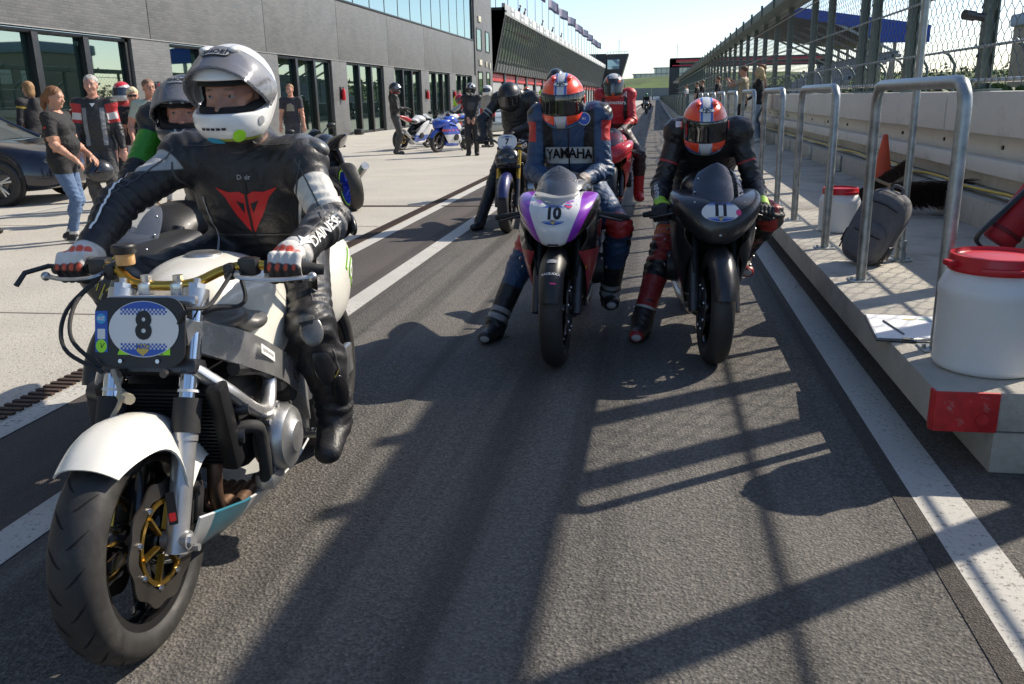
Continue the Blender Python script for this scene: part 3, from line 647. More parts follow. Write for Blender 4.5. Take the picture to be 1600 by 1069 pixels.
part('gantry_beam', M_DK, (23.4, 0, 9.85), (40, 2.6, 2.45), gn, .05)
gn.scale = (.95, 1, .93); M_GRED2 = mat('gantry_red', (.55, .03, .06), .5)
part('red_stripe', M_GRED2, (24, -1.35, 10.35), (38, .1, .5), gn); part('red_stripe', M_GRED2, (22, -1.35, 9.15), (36, .1, .28), gn); part('gold_stripe', mat('gantry_gold', (.6, .45, .2), .5), (24, -1.35, 9.98), (38, .1, .12), gn)
part('sign_box', mat('red_sign', (.62, .02, .07), .4), (10.1, -.8, 7.1), (4.2, .3, 1.2), gn, .04); part('sign_hanger', M_DK, (10.1, -.8, 8.2), (.2, .2, 1.1), gn)
b = MB(); b.cyl((5.2, 0, 10.8), (5.2, 0, 14.6), .06, n=6); b.build('antenna', M_DARKST, gn)
bank = MB(); nx, ny = 60, 8; vv = []
for j in range(ny + 1):
    for i in range(nx + 1):
        x = -400 + 1000 * i / nx; f = j / ny; z = (8.0 + 1.6 * math.sin(x * .013 + 1) + .9 * math.sin(x * .05)) * (f * f * (3 - 2 * f)) if j < ny else 4
        vv.append((x, 320 + 60 * f, z))
bank.add(vv, [(j * (nx + 1) + i, j * (nx + 1) + i + 1, (j + 1) * (nx + 1) + i + 1, (j + 1) * (nx + 1) + i) for j in range(ny) for i in range(nx)])
tag(bank.build('grass_bank', M_GRASS), kind='structure')
ap = tag(empty('apartment_block', (0, 405, 6.2)), 'low modern glass and concrete block on the dune behind the bank', 'building')
M_APC = mat('pale_far_facade', (.34, .35, .35), .7); M_APG = glassy('far_glass', (.6, .7, .75), .05, .3, 0, (.06, .085, .10))
for (x0, x1, z0, z1) in ((-12.5, 15, 0, 2.2), (-10, 15, 2.3, 4.4), (-1, 15, 4.5, 6.8)):
    part('storey', M_APG, ((x0 + x1) / 2, 0, (z0 + z1) / 2), (x1 - x0, 12, z1 - z0), ap); part('floor_slab', M_APC, ((x0 + x1) / 2, -.3, z1 + .05), (x1 - x0 + .8, 12.8, .4), ap)
    for x in np.arange(x0 + 1, x1, 2.2): part('mullion', M_APC, (x, -6.05, (z0 + z1) / 2), (.25, .12, z1 - z0), ap)
part('brick_annex', mat('far_tan_brick', (.36, .27, .20), .8), (17.5, -4, 0), (6, 8, 4.6), ap)
fw = tag(empty('far_concrete_wall', (0, 310, 0)), 'far grey wall closing the end of the pit lane', 'wall')
for i in range(14): part('wall_panel', mat('far_grey_wall', (.22, .225, .22), .85, var=.15, vs_=.3), (-60 + i * 9, 0, 2.0), (8.9, .6, 4.0), fw)
for i, x in enumerate((-2.6, .3, 3.0, 6.2)):
    tag(MB().box((x, 292 + i, .55), (2.4, 1.0, 1.1), .15).build('white_barrier', M_BOARD), '%s white barrier block across the far end of the lane' % ['leftmost', 'second from left', 'third from left', 'rightmost'][i], 'barrier', 'white barriers at the lane end')

# ---------------------------------------------------------------- grandstand with blue roof across the track
gs = tag(empty('grandstand', (12.3, 90, 0)), 'covered grandstand with blue roof edge beyond the debris fence', 'grandstand')
gs.scale = (.735, .78, .755); M_BLUE = mat('blue_fascia', (.015, .07, .42), .45, var=.1); M_SOF = mat('brown_soffit', (.16, .135, .11), .8, var=.2, vs_=.5)
for i in range(18):
    b = MB(); b.prism([(0, 11.6), (16.6, 9.0), (16.6, 8.7), (0, 11.3)], 2.35, (0, 1.2 + i * 2.42, 0)); b.build('roof_panel', M_SOF, gs)
b = MB(); b.prism([(-.3, 12.25), (17.2, 9.5), (17.2, 7.5), (10.5, 7.6), (9, 9.3), (-.3, 11.1)], .25, (0, -.1, 0)); b.build('end_fascia', M_BLUE, gs)
b = MB(); b.box((-.4, 22, 11.75), (.3, 44, .9), .02); b.build('front_fascia', M_BLUE, gs)
M_SEAT = mat('grey_seats', (.30, .32, .33), .7, var=.3, vs_=2)
for i in range(13): part('tier', M_SEAT, (3.2 + i * .85, 22, 1.4 + i * .42), (.85, 43, .42), gs); 
for i in range(13): part('tier_riser', M_CONC, (3.5 + i * .85, 22, 1.0 + i * .42), (.85, 43.6, .4), gs)
for y in np.arange(0, 44, 7.2):
    b = MB(); b.bar((15, y, 0), (15, y, 9.1), .4, .4); b.bar((13, y, 6.6), (4, y, 10.9), .3, .3); b.build('roof_strut', mat('pale_strut', (.45, .44, .42), .6), gs)
b = MB()
for i in range(7): b.bar((4 + i * 1.7, -.2, 0), (4.3 + i * 1.7, -.2, 1.4 + i * .8), .35, .35)
b.build('stand_frame', mat('tan_frame', (.40, .33, .26), .8), gs)
ts = tag(empty('track_fence', (12.8, 0, 0)), 'distant catch fence with bent posts on the other side of the track', 'fence')
b = MB(); b.tube([(0, 0, 0), (0, 0, 2.4), (-.25, 0, 2.8), (-.55, 0, 3.0)], .07, 6); tme = b.mesh('bent_post', M_POST)
for y in np.arange(18, 96, 4.0): link('bent_post', tme, ts, loc=(0, y, 0))
b = MB(); b.box((.2, 55, .5), (.3, 100, .9)); b.box((0, 55, 1.0), (.1, 100, .25)); b.build('guard_rail', M_GALV, ts)
def bushrow(name, label, x0, x1, y0, y1, n, h, seed):
    rn = random.Random(seed); b = MB()
    for i in range(n):
        x, y = rn.uniform(x0, x1), rn.uniform(y0, y1); z = h * rn.random() ** .6; s = rn.uniform(.25, .6); q = Quaternion((rn.uniform(-1, 1), rn.uniform(-1, 1), rn.uniform(-1, 1)), rn.uniform(0, 6)).to_matrix()
        b.add([Vector((x, y, z)) + q @ Vector(p) * s for p in ((-.5, 0, -.5), (.5, .1, -.4), (.3, 0, .6), (-.4, -.1, .5))], [(0, 1, 2, 3)])
    tag(b.build(name, mat('hedge_leaf', (.045, .075, .025), .8, var=.4, vs_=.4), ang=0), kind='stuff')
bushrow('far_trees', '', 13.5, 22, 50, 88, 2600, 1.3, 4); bushrow('far_dune_scrub', '', 30, 160, 170, 300, 6000, 6, 6); bushrow('track_side_scrub', '', 30, 60, 40, 110, 3000, 1.6, 8)
hs = tag(empty('distant_house', (36, 80, 0)), 'distant tan building seen through the mesh beside the grandstand', 'building')
part('wall', mat('far_tan', (.38, .30, .22), .8), (0, 0, 3.2), (12, 8, 6.4), hs); part('roof', mat('far_slate', (.28, .34, .40), .6), (0, 0, 6.9), (12.6, 8.6, 1.0), hs, .2)
for i in range(5): part('window', M_APG, (-4.6 + i * 2.3, -4.05, 4.4), (1.3, .1, 1.5), hs)
# ---------------------------------------------------------------- organic shapes: blended distance fields meshed with surface nets
def A3(p): return np.array(p, dtype=np.float32)
def d_cap(a, b, ra, rb, fd=None, ff=1.0):
    a = A3(a); b = A3(b); ba = b - a; L2 = float(ba @ ba) + 1e-9
    fdv = None if fd is None else A3(fd) / np.linalg.norm(A3(fd))
    def f(P):
        pa = P - a; t = np.clip((pa @ ba) / L2, 0, 1); q = pa - t[..., None] * ba
        if fdv is not None: q = q - (q @ fdv)[..., None] * fdv * (1 - 1 / ff)
        return np.sqrt((q * q).sum(-1)) - (ra + (rb - ra) * t)
    m = max(ra, rb) * max(1, ff); return f, np.minimum(a, b) - m, np.maximum(a, b) + m
def d_ell(c, r, M=None):
    c = A3(c); r = A3(r); M = np.eye(3, dtype=np.float32) if M is None else np.array([list(x) for x in M], dtype=np.float32)   # rows = axes
    def f(P):
        q = (P - c) @ M.T; k0 = np.sqrt(((q / r) ** 2).sum(-1)); k1 = np.sqrt(((q / (r * r)) ** 2).sum(-1)) + 1e-9
        return np.where(k0 < 1e-6, -r.min(), k0 * (k0 - 1) / k1)
    m = float(r.max()); return f, c - m, c + m
def d_box(c, h, rr=0.0, M=None):
    c = A3(c); h = A3(h) - rr; M = np.eye(3, dtype=np.float32) if M is None else np.array([list(x) for x in M], dtype=np.float32)
    def f(P):
        q = np.abs((P - c) @ M.T) - h
        return np.sqrt((np.maximum(q, 0) ** 2).sum(-1)) + np.minimum(q.max(-1), 0) - rr
    m = float(np.linalg.norm(h) + rr); return f, c - m, c + m
class SDF:
    def __init__(s): s.p = []
    def cap(s, a, b, ra, rb=None, k=.03, fd=None, ff=1.0): s.p.append(('u', d_cap(a, b, ra, ra if rb is None else rb, fd, ff), k)); return s
    def ell(s, c, r, M=None, k=.03): s.p.append(('u', d_ell(c, r, M), k)); return s
    def box(s, c, h, rr=.01, M=None, k=.02): s.p.append(('u', d_box(c, h, rr, M), k)); return s
    def sub(s, prim, k=.008): s.p.append(('s', prim, k)); return s
    def isect(s, fn): s.p.append(('i', (fn, None, None), 0)); return s
    def chain(s, pts, rs, k=.02):
        for i in range(len(pts) - 1): s.cap(pts[i], pts[i + 1], rs[i], rs[i + 1], k)
        return s
    def mesh(s, h):
        lo = np.min([p[1][1] for p in s.p if p[0] == 'u'], 0) - 3 * h; hi = np.max([p[1][2] for p in s.p if p[0] == 'u'], 0) + 3 * h
        n = np.ceil((hi - lo) / h).astype(int) + 1
        ax = [lo[i] + h * np.arange(n[i], dtype=np.float32) for i in range(3)]
        G = np.full(tuple(n), 1.0, dtype=np.float32)
        for op, (f, a, b), k in s.p:
            mg = max(.05, 2 * k + 2 * h)
            if a is None: i0, i1 = np.zeros(3, int), n
            else: i0 = np.clip(np.floor((a - mg - lo) / h).astype(int), 0, n); i1 = np.clip(np.ceil((b + mg - lo) / h).astype(int) + 1, 0, n)
            if (i1 <= i0).any(): continue
            sl = tuple(slice(i0[j], i1[j]) for j in range(3))
            P = np.stack(np.meshgrid(*[ax[j][sl[j]] for j in range(3)], indexing='ij'), -1); d = f(P); g = G[sl]
            if op == 'u':
                hh = np.clip(.5 + .5 * (g - d) / k, 0, 1); G[sl] = g * (1 - hh) + d * hh - k * hh * (1 - hh)
            elif op == 's':
                hh = np.clip(.5 - .5 * (g + d) / k, 0, 1); G[sl] = g * (1 - hh) - d * hh + k * hh * (1 - hh)
            else: G[sl] = np.maximum(g, d)
        return surfnet(G, lo, h)
def surfnet(G, lo, h):
    n = np.array(G.shape); c = n - 1; pos = np.zeros(tuple(c) + (3,), np.float32); cnt = np.zeros(tuple(c), np.float32); S_ = G < 0
    for a in range(3):
        o1, o2 = [j for j in range(3) if j != a]
        for u in (0, 1):
            for v in (0, 1):
                s0 = [None] * 3; s1 = [None] * 3
                s0[a] = slice(0, c[a]); s1[a] = slice(1, n[a]); s0[o1] = s1[o1] = slice(u, u + c[o1]); s0[o2] = s1[o2] = slice(v, v + c[o2])
                g0, g1 = G[tuple(s0)], G[tuple(s1)]; m = S_[tuple(s0)] != S_[tuple(s1)]
                t = np.where(m, g0 / (g0 - g1 + 1e-12), 0); cnt += m
                pos[..., a] += np.where(m, t, 0); pos[..., o1] += np.where(m, u, 0); pos[..., o2] += np.where(m, v, 0)
    act = cnt > 0; idx = np.full(tuple(c), -1, np.int64); idx[act] = np.arange(act.sum())
    base = np.stack(np.nonzero(act), -1); Vv = (base + pos[act] / cnt[act][:, None]) * h + lo
    F = []
    for a in range(3):
        o1, o2 = (a + 1) % 3, (a + 2) % 3
        s0 = [slice(None)] * 3; s1 = [slice(None)] * 3; s0[a] = slice(0, n[a] - 1); s1[a] = slice(1, n[a])
        m = S_[tuple(s0)] != S_[tuple(s1)]; e = np.stack(np.nonzero(m), -1); e = e[(e[:, o1] > 0) & (e[:, o2] > 0) & (e[:, o1] < c[o1]) & (e[:, o2] < c[o2])]
        q = []
        for d1, d2 in ((-1, -1), (0, -1), (0, 0), (-1, 0)):
            x = e.copy(); x[:, o1] += d1; x[:, o2] += d2; q.append(idx[x[:, 0], x[:, 1], x[:, 2]])
        q = np.stack(q, -1); flip = ~S_[e[:, 0], e[:, 1], e[:, 2]]; q[flip] = q[flip][:, ::-1]; F.append(q)
    return Vv.astype(np.float32), np.concatenate(F)
def joinvf(lst):
    vs_, fs = [], []; o = 0
    for v, f in lst: vs_.append(v); fs.append(f + o); o += len(v)
    return np.concatenate(vs_), np.concatenate(fs)
def meshvf(name, v, f, m, regs=None):
    me = bpy.data.meshes.new(name); me.vertices.add(len(v)); me.vertices.foreach_set('co', np.asarray(v, np.float32).ravel())
    me.loops.add(f.size); me.loops.foreach_set('vertex_index', f.ravel().astype(np.int32)); me.polygons.add(len(f))
    me.polygons.foreach_set('loop_start', np.arange(0, f.size, 4, dtype=np.int32)); me.polygons.foreach_set('loop_total', np.full(len(f), 4, np.int32))
    me.update(calc_edges=True); me.validate(); me.polygons.foreach_set('use_smooth', [True] * len(me.polygons)); me.materials.append(m)
    for i, r in enumerate(regs or []):
        at = me.attributes.new('r%d' % i, 'FLOAT', 'POINT'); at.data.foreach_set('value', r(np.asarray(v, np.float32)).astype(np.float32))
    return me
# signed colour areas
def seg(a, b, t0, t1, r):
    a = A3(a); b = A3(b); ba = b - a; L = float(np.linalg.norm(ba)); u = ba / L
    def f(P):
        pa = P - a; t = pa @ u; q = pa - t[:, None] * u
        return np.maximum(np.maximum(t0 * L - t, t - t1 * L), np.sqrt((q * q).sum(-1)) - r)
    return f
def half(p, n):
    p = A3(p); n = A3(n) / np.linalg.norm(A3(n)); return lambda P: (P - p) @ n
def AND(*fs): return lambda P: np.max([f(P) for f in fs], 0)
def OR(*fs): return lambda P: np.min([f(P) for f in fs], 0)
def NOT(f): return lambda P: -f(P)
def ball(c, r, M=None):
    g = d_ell(c, r if hasattr(r, '__len__') else (r, r, r), M)[0]; return lambda P: g(P)

# ---------------------------------------------------------------- flat print wrapped onto surfaces
def bvh_of(objs):
    vs_, fs = [], []; o = 0
    for ob in objs:
        me = ob.data; vs_ += [v.co.copy() for v in me.vertices]; fs += [tuple(i + o for i in p.vertices) for p in me.polygons]; o = len(vs_)
    return BVHTree.FromPolygons(vs_, fs)
def text_mesh(txt, size, shear=0.0, sx=1.0, bold=0.0):
    cu = bpy.data.curves.new('txt', 'FONT'); cu.body = txt; cu.size = size; cu.align_x = 'CENTER'; cu.align_y = 'CENTER'; cu.shear = shear; cu.offset = bold * size; cu.resolution_u = 3
    ob = bpy.data.objects.new('txt', cu); me = bpy.data.meshes.new_from_object(ob)
    v = [(q.co.x * sx, q.co.y) for q in me.vertices]; f = [tuple(p.vertices) for p in me.polygons]
    bpy.data.objects.remove(ob); bpy.data.curves.remove(cu); bpy.data.meshes.remove(me); return v, f
def poly_mesh(polys):
    v, f = [], []
    for p in polys: o = len(v); v += list(p); f.append(tuple(range(o, o + len(p))))
    return v, f
def decal(name, vf, m, parent, bvh, o, u, n, cell=.012, lift=.0022, thick=0.0, far=.5):
    """2-D shape vf in the plane at o (u = its x axis, n = outward direction) pressed onto bvh"""
    n = Vector(n).normalized(); u = Vector(u); u = (u - n * u.dot(n)).normalized(); w_ = n.cross(u).normalized(); o = Vector(o)
    v, f = vf; bm = bmesh.new(); bv = [bm.verts.new((x, y, 0)) for x, y in v]
    for q in f:
        try: bm.faces.new([bv[i] for i in q])
        except ValueError: pass
    bmesh.ops.triangulate(bm, faces=[q for q in bm.faces if len(q.verts) > 4])
    if cell and bvh:
        xs = [q[0] for q in v]; ys = [q[1] for q in v]
        for axis, a, b in ((0, min(xs), max(xs)), (1, min(ys), max(ys))):
            k = int((b - a) / cell)
            for i in range(1, k + 1):
                pc = [0, 0, 0]; pn = [0, 0, 0]; pc[axis] = a + i * (b - a) / (k + 1); pn[axis] = 1
                bmesh.ops.bisect_plane(bm, geom=bm.verts[:] + bm.edges[:] + bm.faces[:], plane_co=pc, plane_no=pn, dist=1e-6)
    kill = []
    for q in bm.verts:
        p = o + u * q.co.x + w_ * q.co.y
        if bvh:
            h = bvh.ray_cast(p + n * .25, -n, far)
            if h[0] is None: kill.append(q); continue
            q.co = h[0] + h[1] * lift * (1 if h[1].dot(n) > 0 else -1)
        else: q.co = p
    bmesh.ops.delete(bm, geom=kill, context='VERTS')
    bmesh.ops.recalc_face_normals(bm, faces=bm.faces)
    me = bpy.data.meshes.new(name); bm.to_mesh(me); bm.free(); me.materials.append(m)
    me.polygons.foreach_set('use_smooth', [True] * len(me.polygons)); return link(name, me, parent)
def flatmat(name, c, rough=.5): return mat('print_' + name, c, rough, var=.04)
P_WHITE = flatmat('white', (.78, .78, .76)); P_BLACK = flatmat('black', (.012, .012, .013)); P_BLUE = flatmat('blue', (.03, .11, .48)); P_GOLD = flatmat('gold', (.62, .45, .10))
P_LIME = flatmat('lime', (.40, .90, .03)); P_RED = flatmat('red', (.62, .02, .02)); P_PINK = flatmat('pink', (.75, .06, .22)); P_GREY = flatmat('grey', (.35, .35, .36)); P_PURP = flatmat('purple', (.28, .03, .50)); P_YEL = flatmat('yellow', (.75, .62, .05)); P_CYAN = flatmat('cyan', (.05, .40, .70))
def number_oval(parent, bvh, o, u, n, a, b, num, ns=.10, cell=.012):
    """white oval start number with a chequered blue arc above and below and a small shield"""
    decal('number_oval', poly_mesh([oval(a, b)]), P_WHITE, parent, bvh, o, u, n, cell, .0025)
    for sg in (1, -1):
        pts = [(a * .97 * math.cos(t), sg * b * .97 * math.sin(t)) for t in np.linspace(R(50), R(130), 14)]
        decal('oval_arc', poly_mesh([pts]), P_BLUE, parent, bvh, o, u, n, cell, .0036)
        y0 = b * .97 * math.sin(R(50)); q = a * 2 * .97 * math.cos(R(44)) / 26; sq = []
        for i in range(26):
            for j in range(2):
                if (i + j) % 2 == 0:
                    x = -13 * q + i * q; y = sg * (y0 - j * q * .9); sq.append([(x, y), (x + q, y), (x + q, y - sg * q * .9), (x, y - sg * q * .9)])
        decal('chequer', poly_mesh(sq), P_BLUE, parent, bvh, o, u, n, 0.03, .0037)
    decal('start_number', text_mesh(num, ns, bold=.05, sx=.88), P_BLACK, parent, bvh, Vector(o) + Vector((0, 0, b * .04)), u, n, cell, .0040)
    s = b * .22; sh = [(-s, s * .8), (s, s * .8), (s, -.2 * s), (0, -s * 1.1), (-s, -.2 * s)]
    n_ = Vector(n).normalized(); u_ = Vector(u); u_ = (u_ - n_ * u_.dot(n_)).normalized(); w_ = n_.cross(u_)
    decal('shield', poly_mesh([sh]), P_GOLD, parent, bvh, Vector(o) - w_ * b * .70, u, n, cell, .0046)
    decal('shield_text', text_mesh('MAC', s * .95, bold=.02), P_BLUE, parent, bvh, Vector(o) - w_ * b * .64, u, n, cell, .0054)

# ---------------------------------------------------------------- helmets
def helmet_sdf(off=0.0):
    s = SDF(); s.ell((0, -.012, .012), (.124 + off, .150 + off, .138 + off)); s.ell((0, .052, -.078), (.100 + off, .098 + off, .066 + off), k=.07)
    return s
_HS = [d_ell((0, -.012, .012), (.124, .150, .138)), d_ell((0, .052, -.078), (.100, .098, .066))]
def helm_d(P):
    a = _HS[0][0](P); b = _HS[1][0](P); h = np.clip(.5 + .5 * (a - b) / .07, 0, 1); return a * (1 - h) + b * h - .07 * h * (1 - h)
HCACHE = {}
def port(P, g=0.0):      # eyeport volume, wrapping round the sides
    z = P[..., 2]; y = P[..., 1]; x = np.abs(P[..., 0])
    top = z - (.050 + g - .10 * np.maximum(0, .06 - y)); bot = (-.044 - g + .22 * np.maximum(0, .07 - y)) - z
    return np.maximum(np.maximum(top, bot), (-.012 - g) - y)
def helmet_base():
    if 'shell' not in HCACHE:
        s = helmet_sdf(); cut = lambda P: (-.135 + .10 * np.maximum(0, -P[..., 1])) - P[..., 2]
        s.isect(cut)
        s.p.append(('s', (lambda P: helm_d(P) + .024, None, None), .006))
        s.p.append(('s', (lambda P: port(P), None, None), .006))
        HCACHE['shell'] = s.mesh(.0048)
        v = helmet_sdf(.01)
        v.isect(lambda P: np.maximum(helm_d(P) - .0035, -(helm_d(P) + .006))); v.isect(lambda P: port(P, .010))
        HCACHE['visor'] = v.mesh(.0038)
        l = helmet_sdf(-.018); l.isect(lambda P: (-.125 + .10 * np.maximum(0, -P[..., 1])) - P[..., 2]); l.p.append(('s', (lambda P: helm_d(P) + .048, None, None), .01)); l.p.append(('s', (lambda P: port(P, -.017), None, None), .008)); HCACHE['liner'] = l.mesh(.0055)
        spo = SDF(); spo.ell((0, -.10, .085), (.07, .06, .035), k=.03); spo.ell((.045, .035, .135), (.018, .04, .012), k=.02); spo.ell((-.045, .035, .135), (.018, .04, .012), k=.02); HCACHE['vents'] = spo.mesh(.005)
    return HCACHE
M_LINER = mat('helmet_liner', (.012, .012, .013), .9, var=.2)
M_VISOR = None
def xf(M, v): return (np.asarray(v, np.float32) @ np.array(M.to_3x3(), np.float32).T + np.array(M.translation, np.float32)).astype(np.float32)
def helmet(parent, M, base, regs, visor='dark', vis_open=0.0, name='helmet', vents=None, coat=.6, rough=.25):
    """M places the helmet in the parent's space; regs = [(region in helmet space, colour, roughness)]"""
    hb = helmet_base(); inv = M.inverted()
    mt = regmat('helmet_paint', base, [(c, r) for _, c, r in regs], rough=rough, coat=coat, var=.04, soft=.0016)
    v, f = hb['shell']; me = meshvf(name, v, f, mt, [r for r, _, _ in regs]); me.transform(M); sh = link(name, me, parent)
    v, f = hb['liner']; me = meshvf('padding', v, f, M_LINER); me.transform(M); link('padding', me, sh)
    vm = {'dark': glassy('dark_visor', (.75, .75, .78), .03, .10, .0, (.006, .006, .007)), 'smoke': glassy('smoked_visor', (.72, .73, .76), .06, .08, .60, (.34, .34, .35)), 'clear': glassy('clear_visor', (.85, .88, .9), .02, .06, .85, (.05, .05, .05))}[visor]
    v, f = hb['visor']; me = meshvf('visor', v, f, vm)
    if vis_open: me.transform(Matrix.Translation((0, .0, .008)) @ Matrix.Rotation(R(vis_open), 4, 'X') @ Matrix.Translation((0, 0, -.008)) @ Matrix.Diagonal((1.045, 1.03, 1.0, 1)))
    me.transform(M); link('visor', me, sh)
    for s in (-1, 1):
        b = MB(); b.cyl((s * .118, .0, .005), (s * .129, .0, .005), .028, .024, n=18)
        me = b.mesh('visor_pivot', M_BLACK if not vents else vents); me.transform(M); link('visor_pivot', me, sh)
    if vents is not None:
        v, f = hb['vents']; me = meshvf('vent', v, f, vents); me.transform(M); link('vent', me, sh)
    return sh
def place(loc, fd, up=(0, 0, 1), s=1.0):
    """matrix whose +Y points along fd"""
    y = Vector(fd).normalized(); z = Vector(up); x = y.cross(z).normalized(); z = x.cross(y).normalized()
    M = Matrix((x, y, z)).transposed().to_4x4() * 1.0
    M = Matrix.Translation(Vector(loc)) @ M @ Matrix.Scale(s, 4); return M

# ---------------------------------------------------------------- people
def ik(a, c, l1, l2, hint):
    a = Vector(a); c = Vector(c); d = c - a; L = d.length; L = min(L, (l1 + l2) * .999); u = d.normalized()
    x = (l1 * l1 - l2 * l2 + L * L) / (2 * L); h = math.sqrt(max(0, l1 * l1 - x * x)); q = Vector(hint); q = (q - u * q.dot(u)).normalized()
    return a + u * x + q * h
def standing(h=1.75, rh=None, lh=None, stance=.10, lean=0.0, head=(0, 1, 0), step=0.0):
    """joints of a standing figure, +Y is its front, x>0 its right; rh, lh = hand targets (m, relative to feet)"""
    k = h / 1.75; J = {}
    J['pel'] = V(0, 0, .95 * k); lv = V(0, math.sin(R(lean)), math.cos(R(lean)))
    J['che'] = J['pel'] + lv * .34 * k; J['nek'] = J['pel'] + lv * .53 * k; J['hed'] = J['nek'] + lv * .12 * k + V(0, .03, .045) * k; J['fd'] = V(*head)
    for s, n in ((1, 'R'), (-1, 'L')):
        J['sh' + n] = J['pel'] + lv * .475 * k + V(s * .185 * k, 0, 0); J['hi' + n] = J['pel'] + V(s * .09 * k, 0, -.03)
        J['an' + n] = V(s * stance, -.02 + s * step, .085 * k); J['to' + n] = V(s * (stance + .03), .15 * k + s * step, .035)
        J['kn' + n] = ik(J['hi' + n], J['an' + n], .44 * k, .43 * k, (s * .15, 1, 0))
        t = (rh if n == 'R' else lh); t = V(*t) if t else V(s * .27 * k, .05, .80 * k)
        J['wr' + n] = t; J['el' + n] = ik(J['sh' + n], t, .30 * k, .26 * k, (s * .5, -1, -.3)); J['wr' + n] = J['el' + n] + (t - J['el' + n]).normalized() * .26 * k
        J['hd' + n] = ((t - J['el' + n]).normalized() + V(0, .2, -.3)).normalized()
    J['k'] = k; return J
def hand_prims(s, wr, d, side, curl, k=1.0, n=None, r=1.0):
    """open or relaxed hand at wr pointing along d; side +1 right, -1 left"""
    d = Vector(d).normalized(); x, up, _ = frame(d, n or (0, 0, 1)); x = x * side
    pc = wr + d * .045 * k; s.cap(wr, wr + d * .03 * k, .024 * k * r, .027 * k * r, k=.012)
    s.ell(pc + d * .01, (.040 * k * r, .052 * k * r, .017 * k * r), (x, d, up), k=.012)
    for i in range(4):
        b0 = wr + d * (.085 - .006 * abs(i - 1.3)) * k + x * (-.027 + .018 * i) * k; ln = (.062, .072, .067, .052)[i] * k; a = 0; p = b0
        for j in range(3):
            a += R(curl) * (.55 if j == 0 else 1); q = p + (d * math.cos(a) - up * math.sin(a)) * ln * (.45, .32, .26)[j]
            s.cap(p, q, .0092 * k * r, .0082 * k * r, k=.004); p = q
    tb = wr + d * .028 * k - x * .028 * k; t1 = tb + (d * .7 - x * .75 - up * .3).normalized() * .038 * k; t2 = t1 + (d * .95 - x * .2 - up * .35).normalized() * .032 * k
    s.cap(tb, t1, .013 * k * r, .011 * k * r, k=.01); s.cap(t1, t2, .0105 * k * r, .009 * k * r, k=.004)
def grip_prims(s, wr, c, ax, side, r=1.0, back=None):
    """gloved fist closed round a bar: c = grip centre, ax = bar direction towards its outer end"""
    c = Vector(c); ax = Vector(ax).normalized(); bk = (Vector(wr) - c); bk = (bk - ax * bk.dot(ax)).normalized(); up = ax.cross(bk) * (1 if ax.cross(bk).z > 0 else -1)
    s.cap(wr, c + bk * .045 + up * .02, .031 * r, .034 * r, k=.02); s.ell(c + bk * .03 + up * .022, (.045, .030, .022), (ax, bk, up), k=.02)
    for i in range(4):
        o = ax * (-.034 + .0225 * i); p = None
        for j, (an, rd) in enumerate(((35, .041), (95, .040), (150, .037), (215, .033), (260, .030))):
            a = R(an); q = c + o + bk * (math.cos(a) * rd * -1 * -1 if False else math.cos(a) * rd) * 1 + up * math.sin(a) * rd
            # angle runs from the back of the hand over the top to the front and under
            q = c + o + bk * (rd * math.cos(a)) + up * (rd * math.sin(a))
            if p is not None: s.cap(p, q, .0122 * r, .0112 * r, k=.004)
            p = q
    t0 = c - ax * .045 + bk * .03 + up * .0; t1 = c - ax * .055 - bk * .005 - up * .028; t2 = c - ax * .03 - bk * .03 - up * .022
    s.cap(t0, t1, .014 * r, .0125 * r, k=.01); s.cap(t1, t2, .0125 * r, .0105 * r, k=.006)
def head_prims(s, J, k, neck=True):
    f = J['fd'].normalized(); u = J.get('hup', V(0, 0, 1)); u = (u - f * u.dot(f)).normalized(); x = f.cross(u); c = J['hed']; M = (x, f, u)
    P_ = lambda a, b, d: c + x * a * k + f * b * k + u * d * k
    s.ell(P_(0, -.012, .035), (.074 * k, .092 * k, .082 * k), M, k=.02); s.ell(P_(0, .025, -.02), (.060 * k, .066 * k, .088 * k), M, k=.03)
    s.ell(P_(0, .058, -.088), (.030 * k, .026 * k, .022 * k), M, k=.025); s.cap(P_(0, .082, .012), P_(0, .106, -.026), .007 * k, .012 * k, k=.012)
    s.cap(P_(-.034, .074, .030), P_(.034, .074, .030), .010 * k, k=.012); s.ell(P_(0, .082, -.058), (.022 * k, .010 * k, .010 * k), M, k=.008)
    for q in (-1, 1):
        s.ell(P_(q * .074, -.012, -.008), (.009 * k, .020 * k, .031 * k), M, k=.008); s.ell(P_(q * .040, .052, -.030), (.022 * k, .022 * k, .02 * k), M, k=.02)
        s.sub(d_ell(P_(q * .031, .093, .012), (.017 * k, .014 * k, .010 * k), M), k=.012); s.ell(P_(q * .031, .0770, .0192), (.017 * k, .010 * k, .0062 * k), M, k=.004); s.ell(P_(q * .031, .0765, .0035), (.016 * k, .010 * k, .0048 * k), M, k=.004)
    s.cap(J['nek'] - V(0, 0, .03), P_(0, -.02, -.05), .056 * k, .052 * k, k=.03)
    return P_, M
def vnorm(v, f):
    n = np.cross(v[f[:, 2]] - v[f[:, 0]], v[f[:, 3]] - v[f[:, 1]]); o = np.zeros_like(v)
    for i in range(4): np.add.at(o, f[:, i], n)
    return o / (np.linalg.norm(o, axis=1)[:, None] + 1e-9)
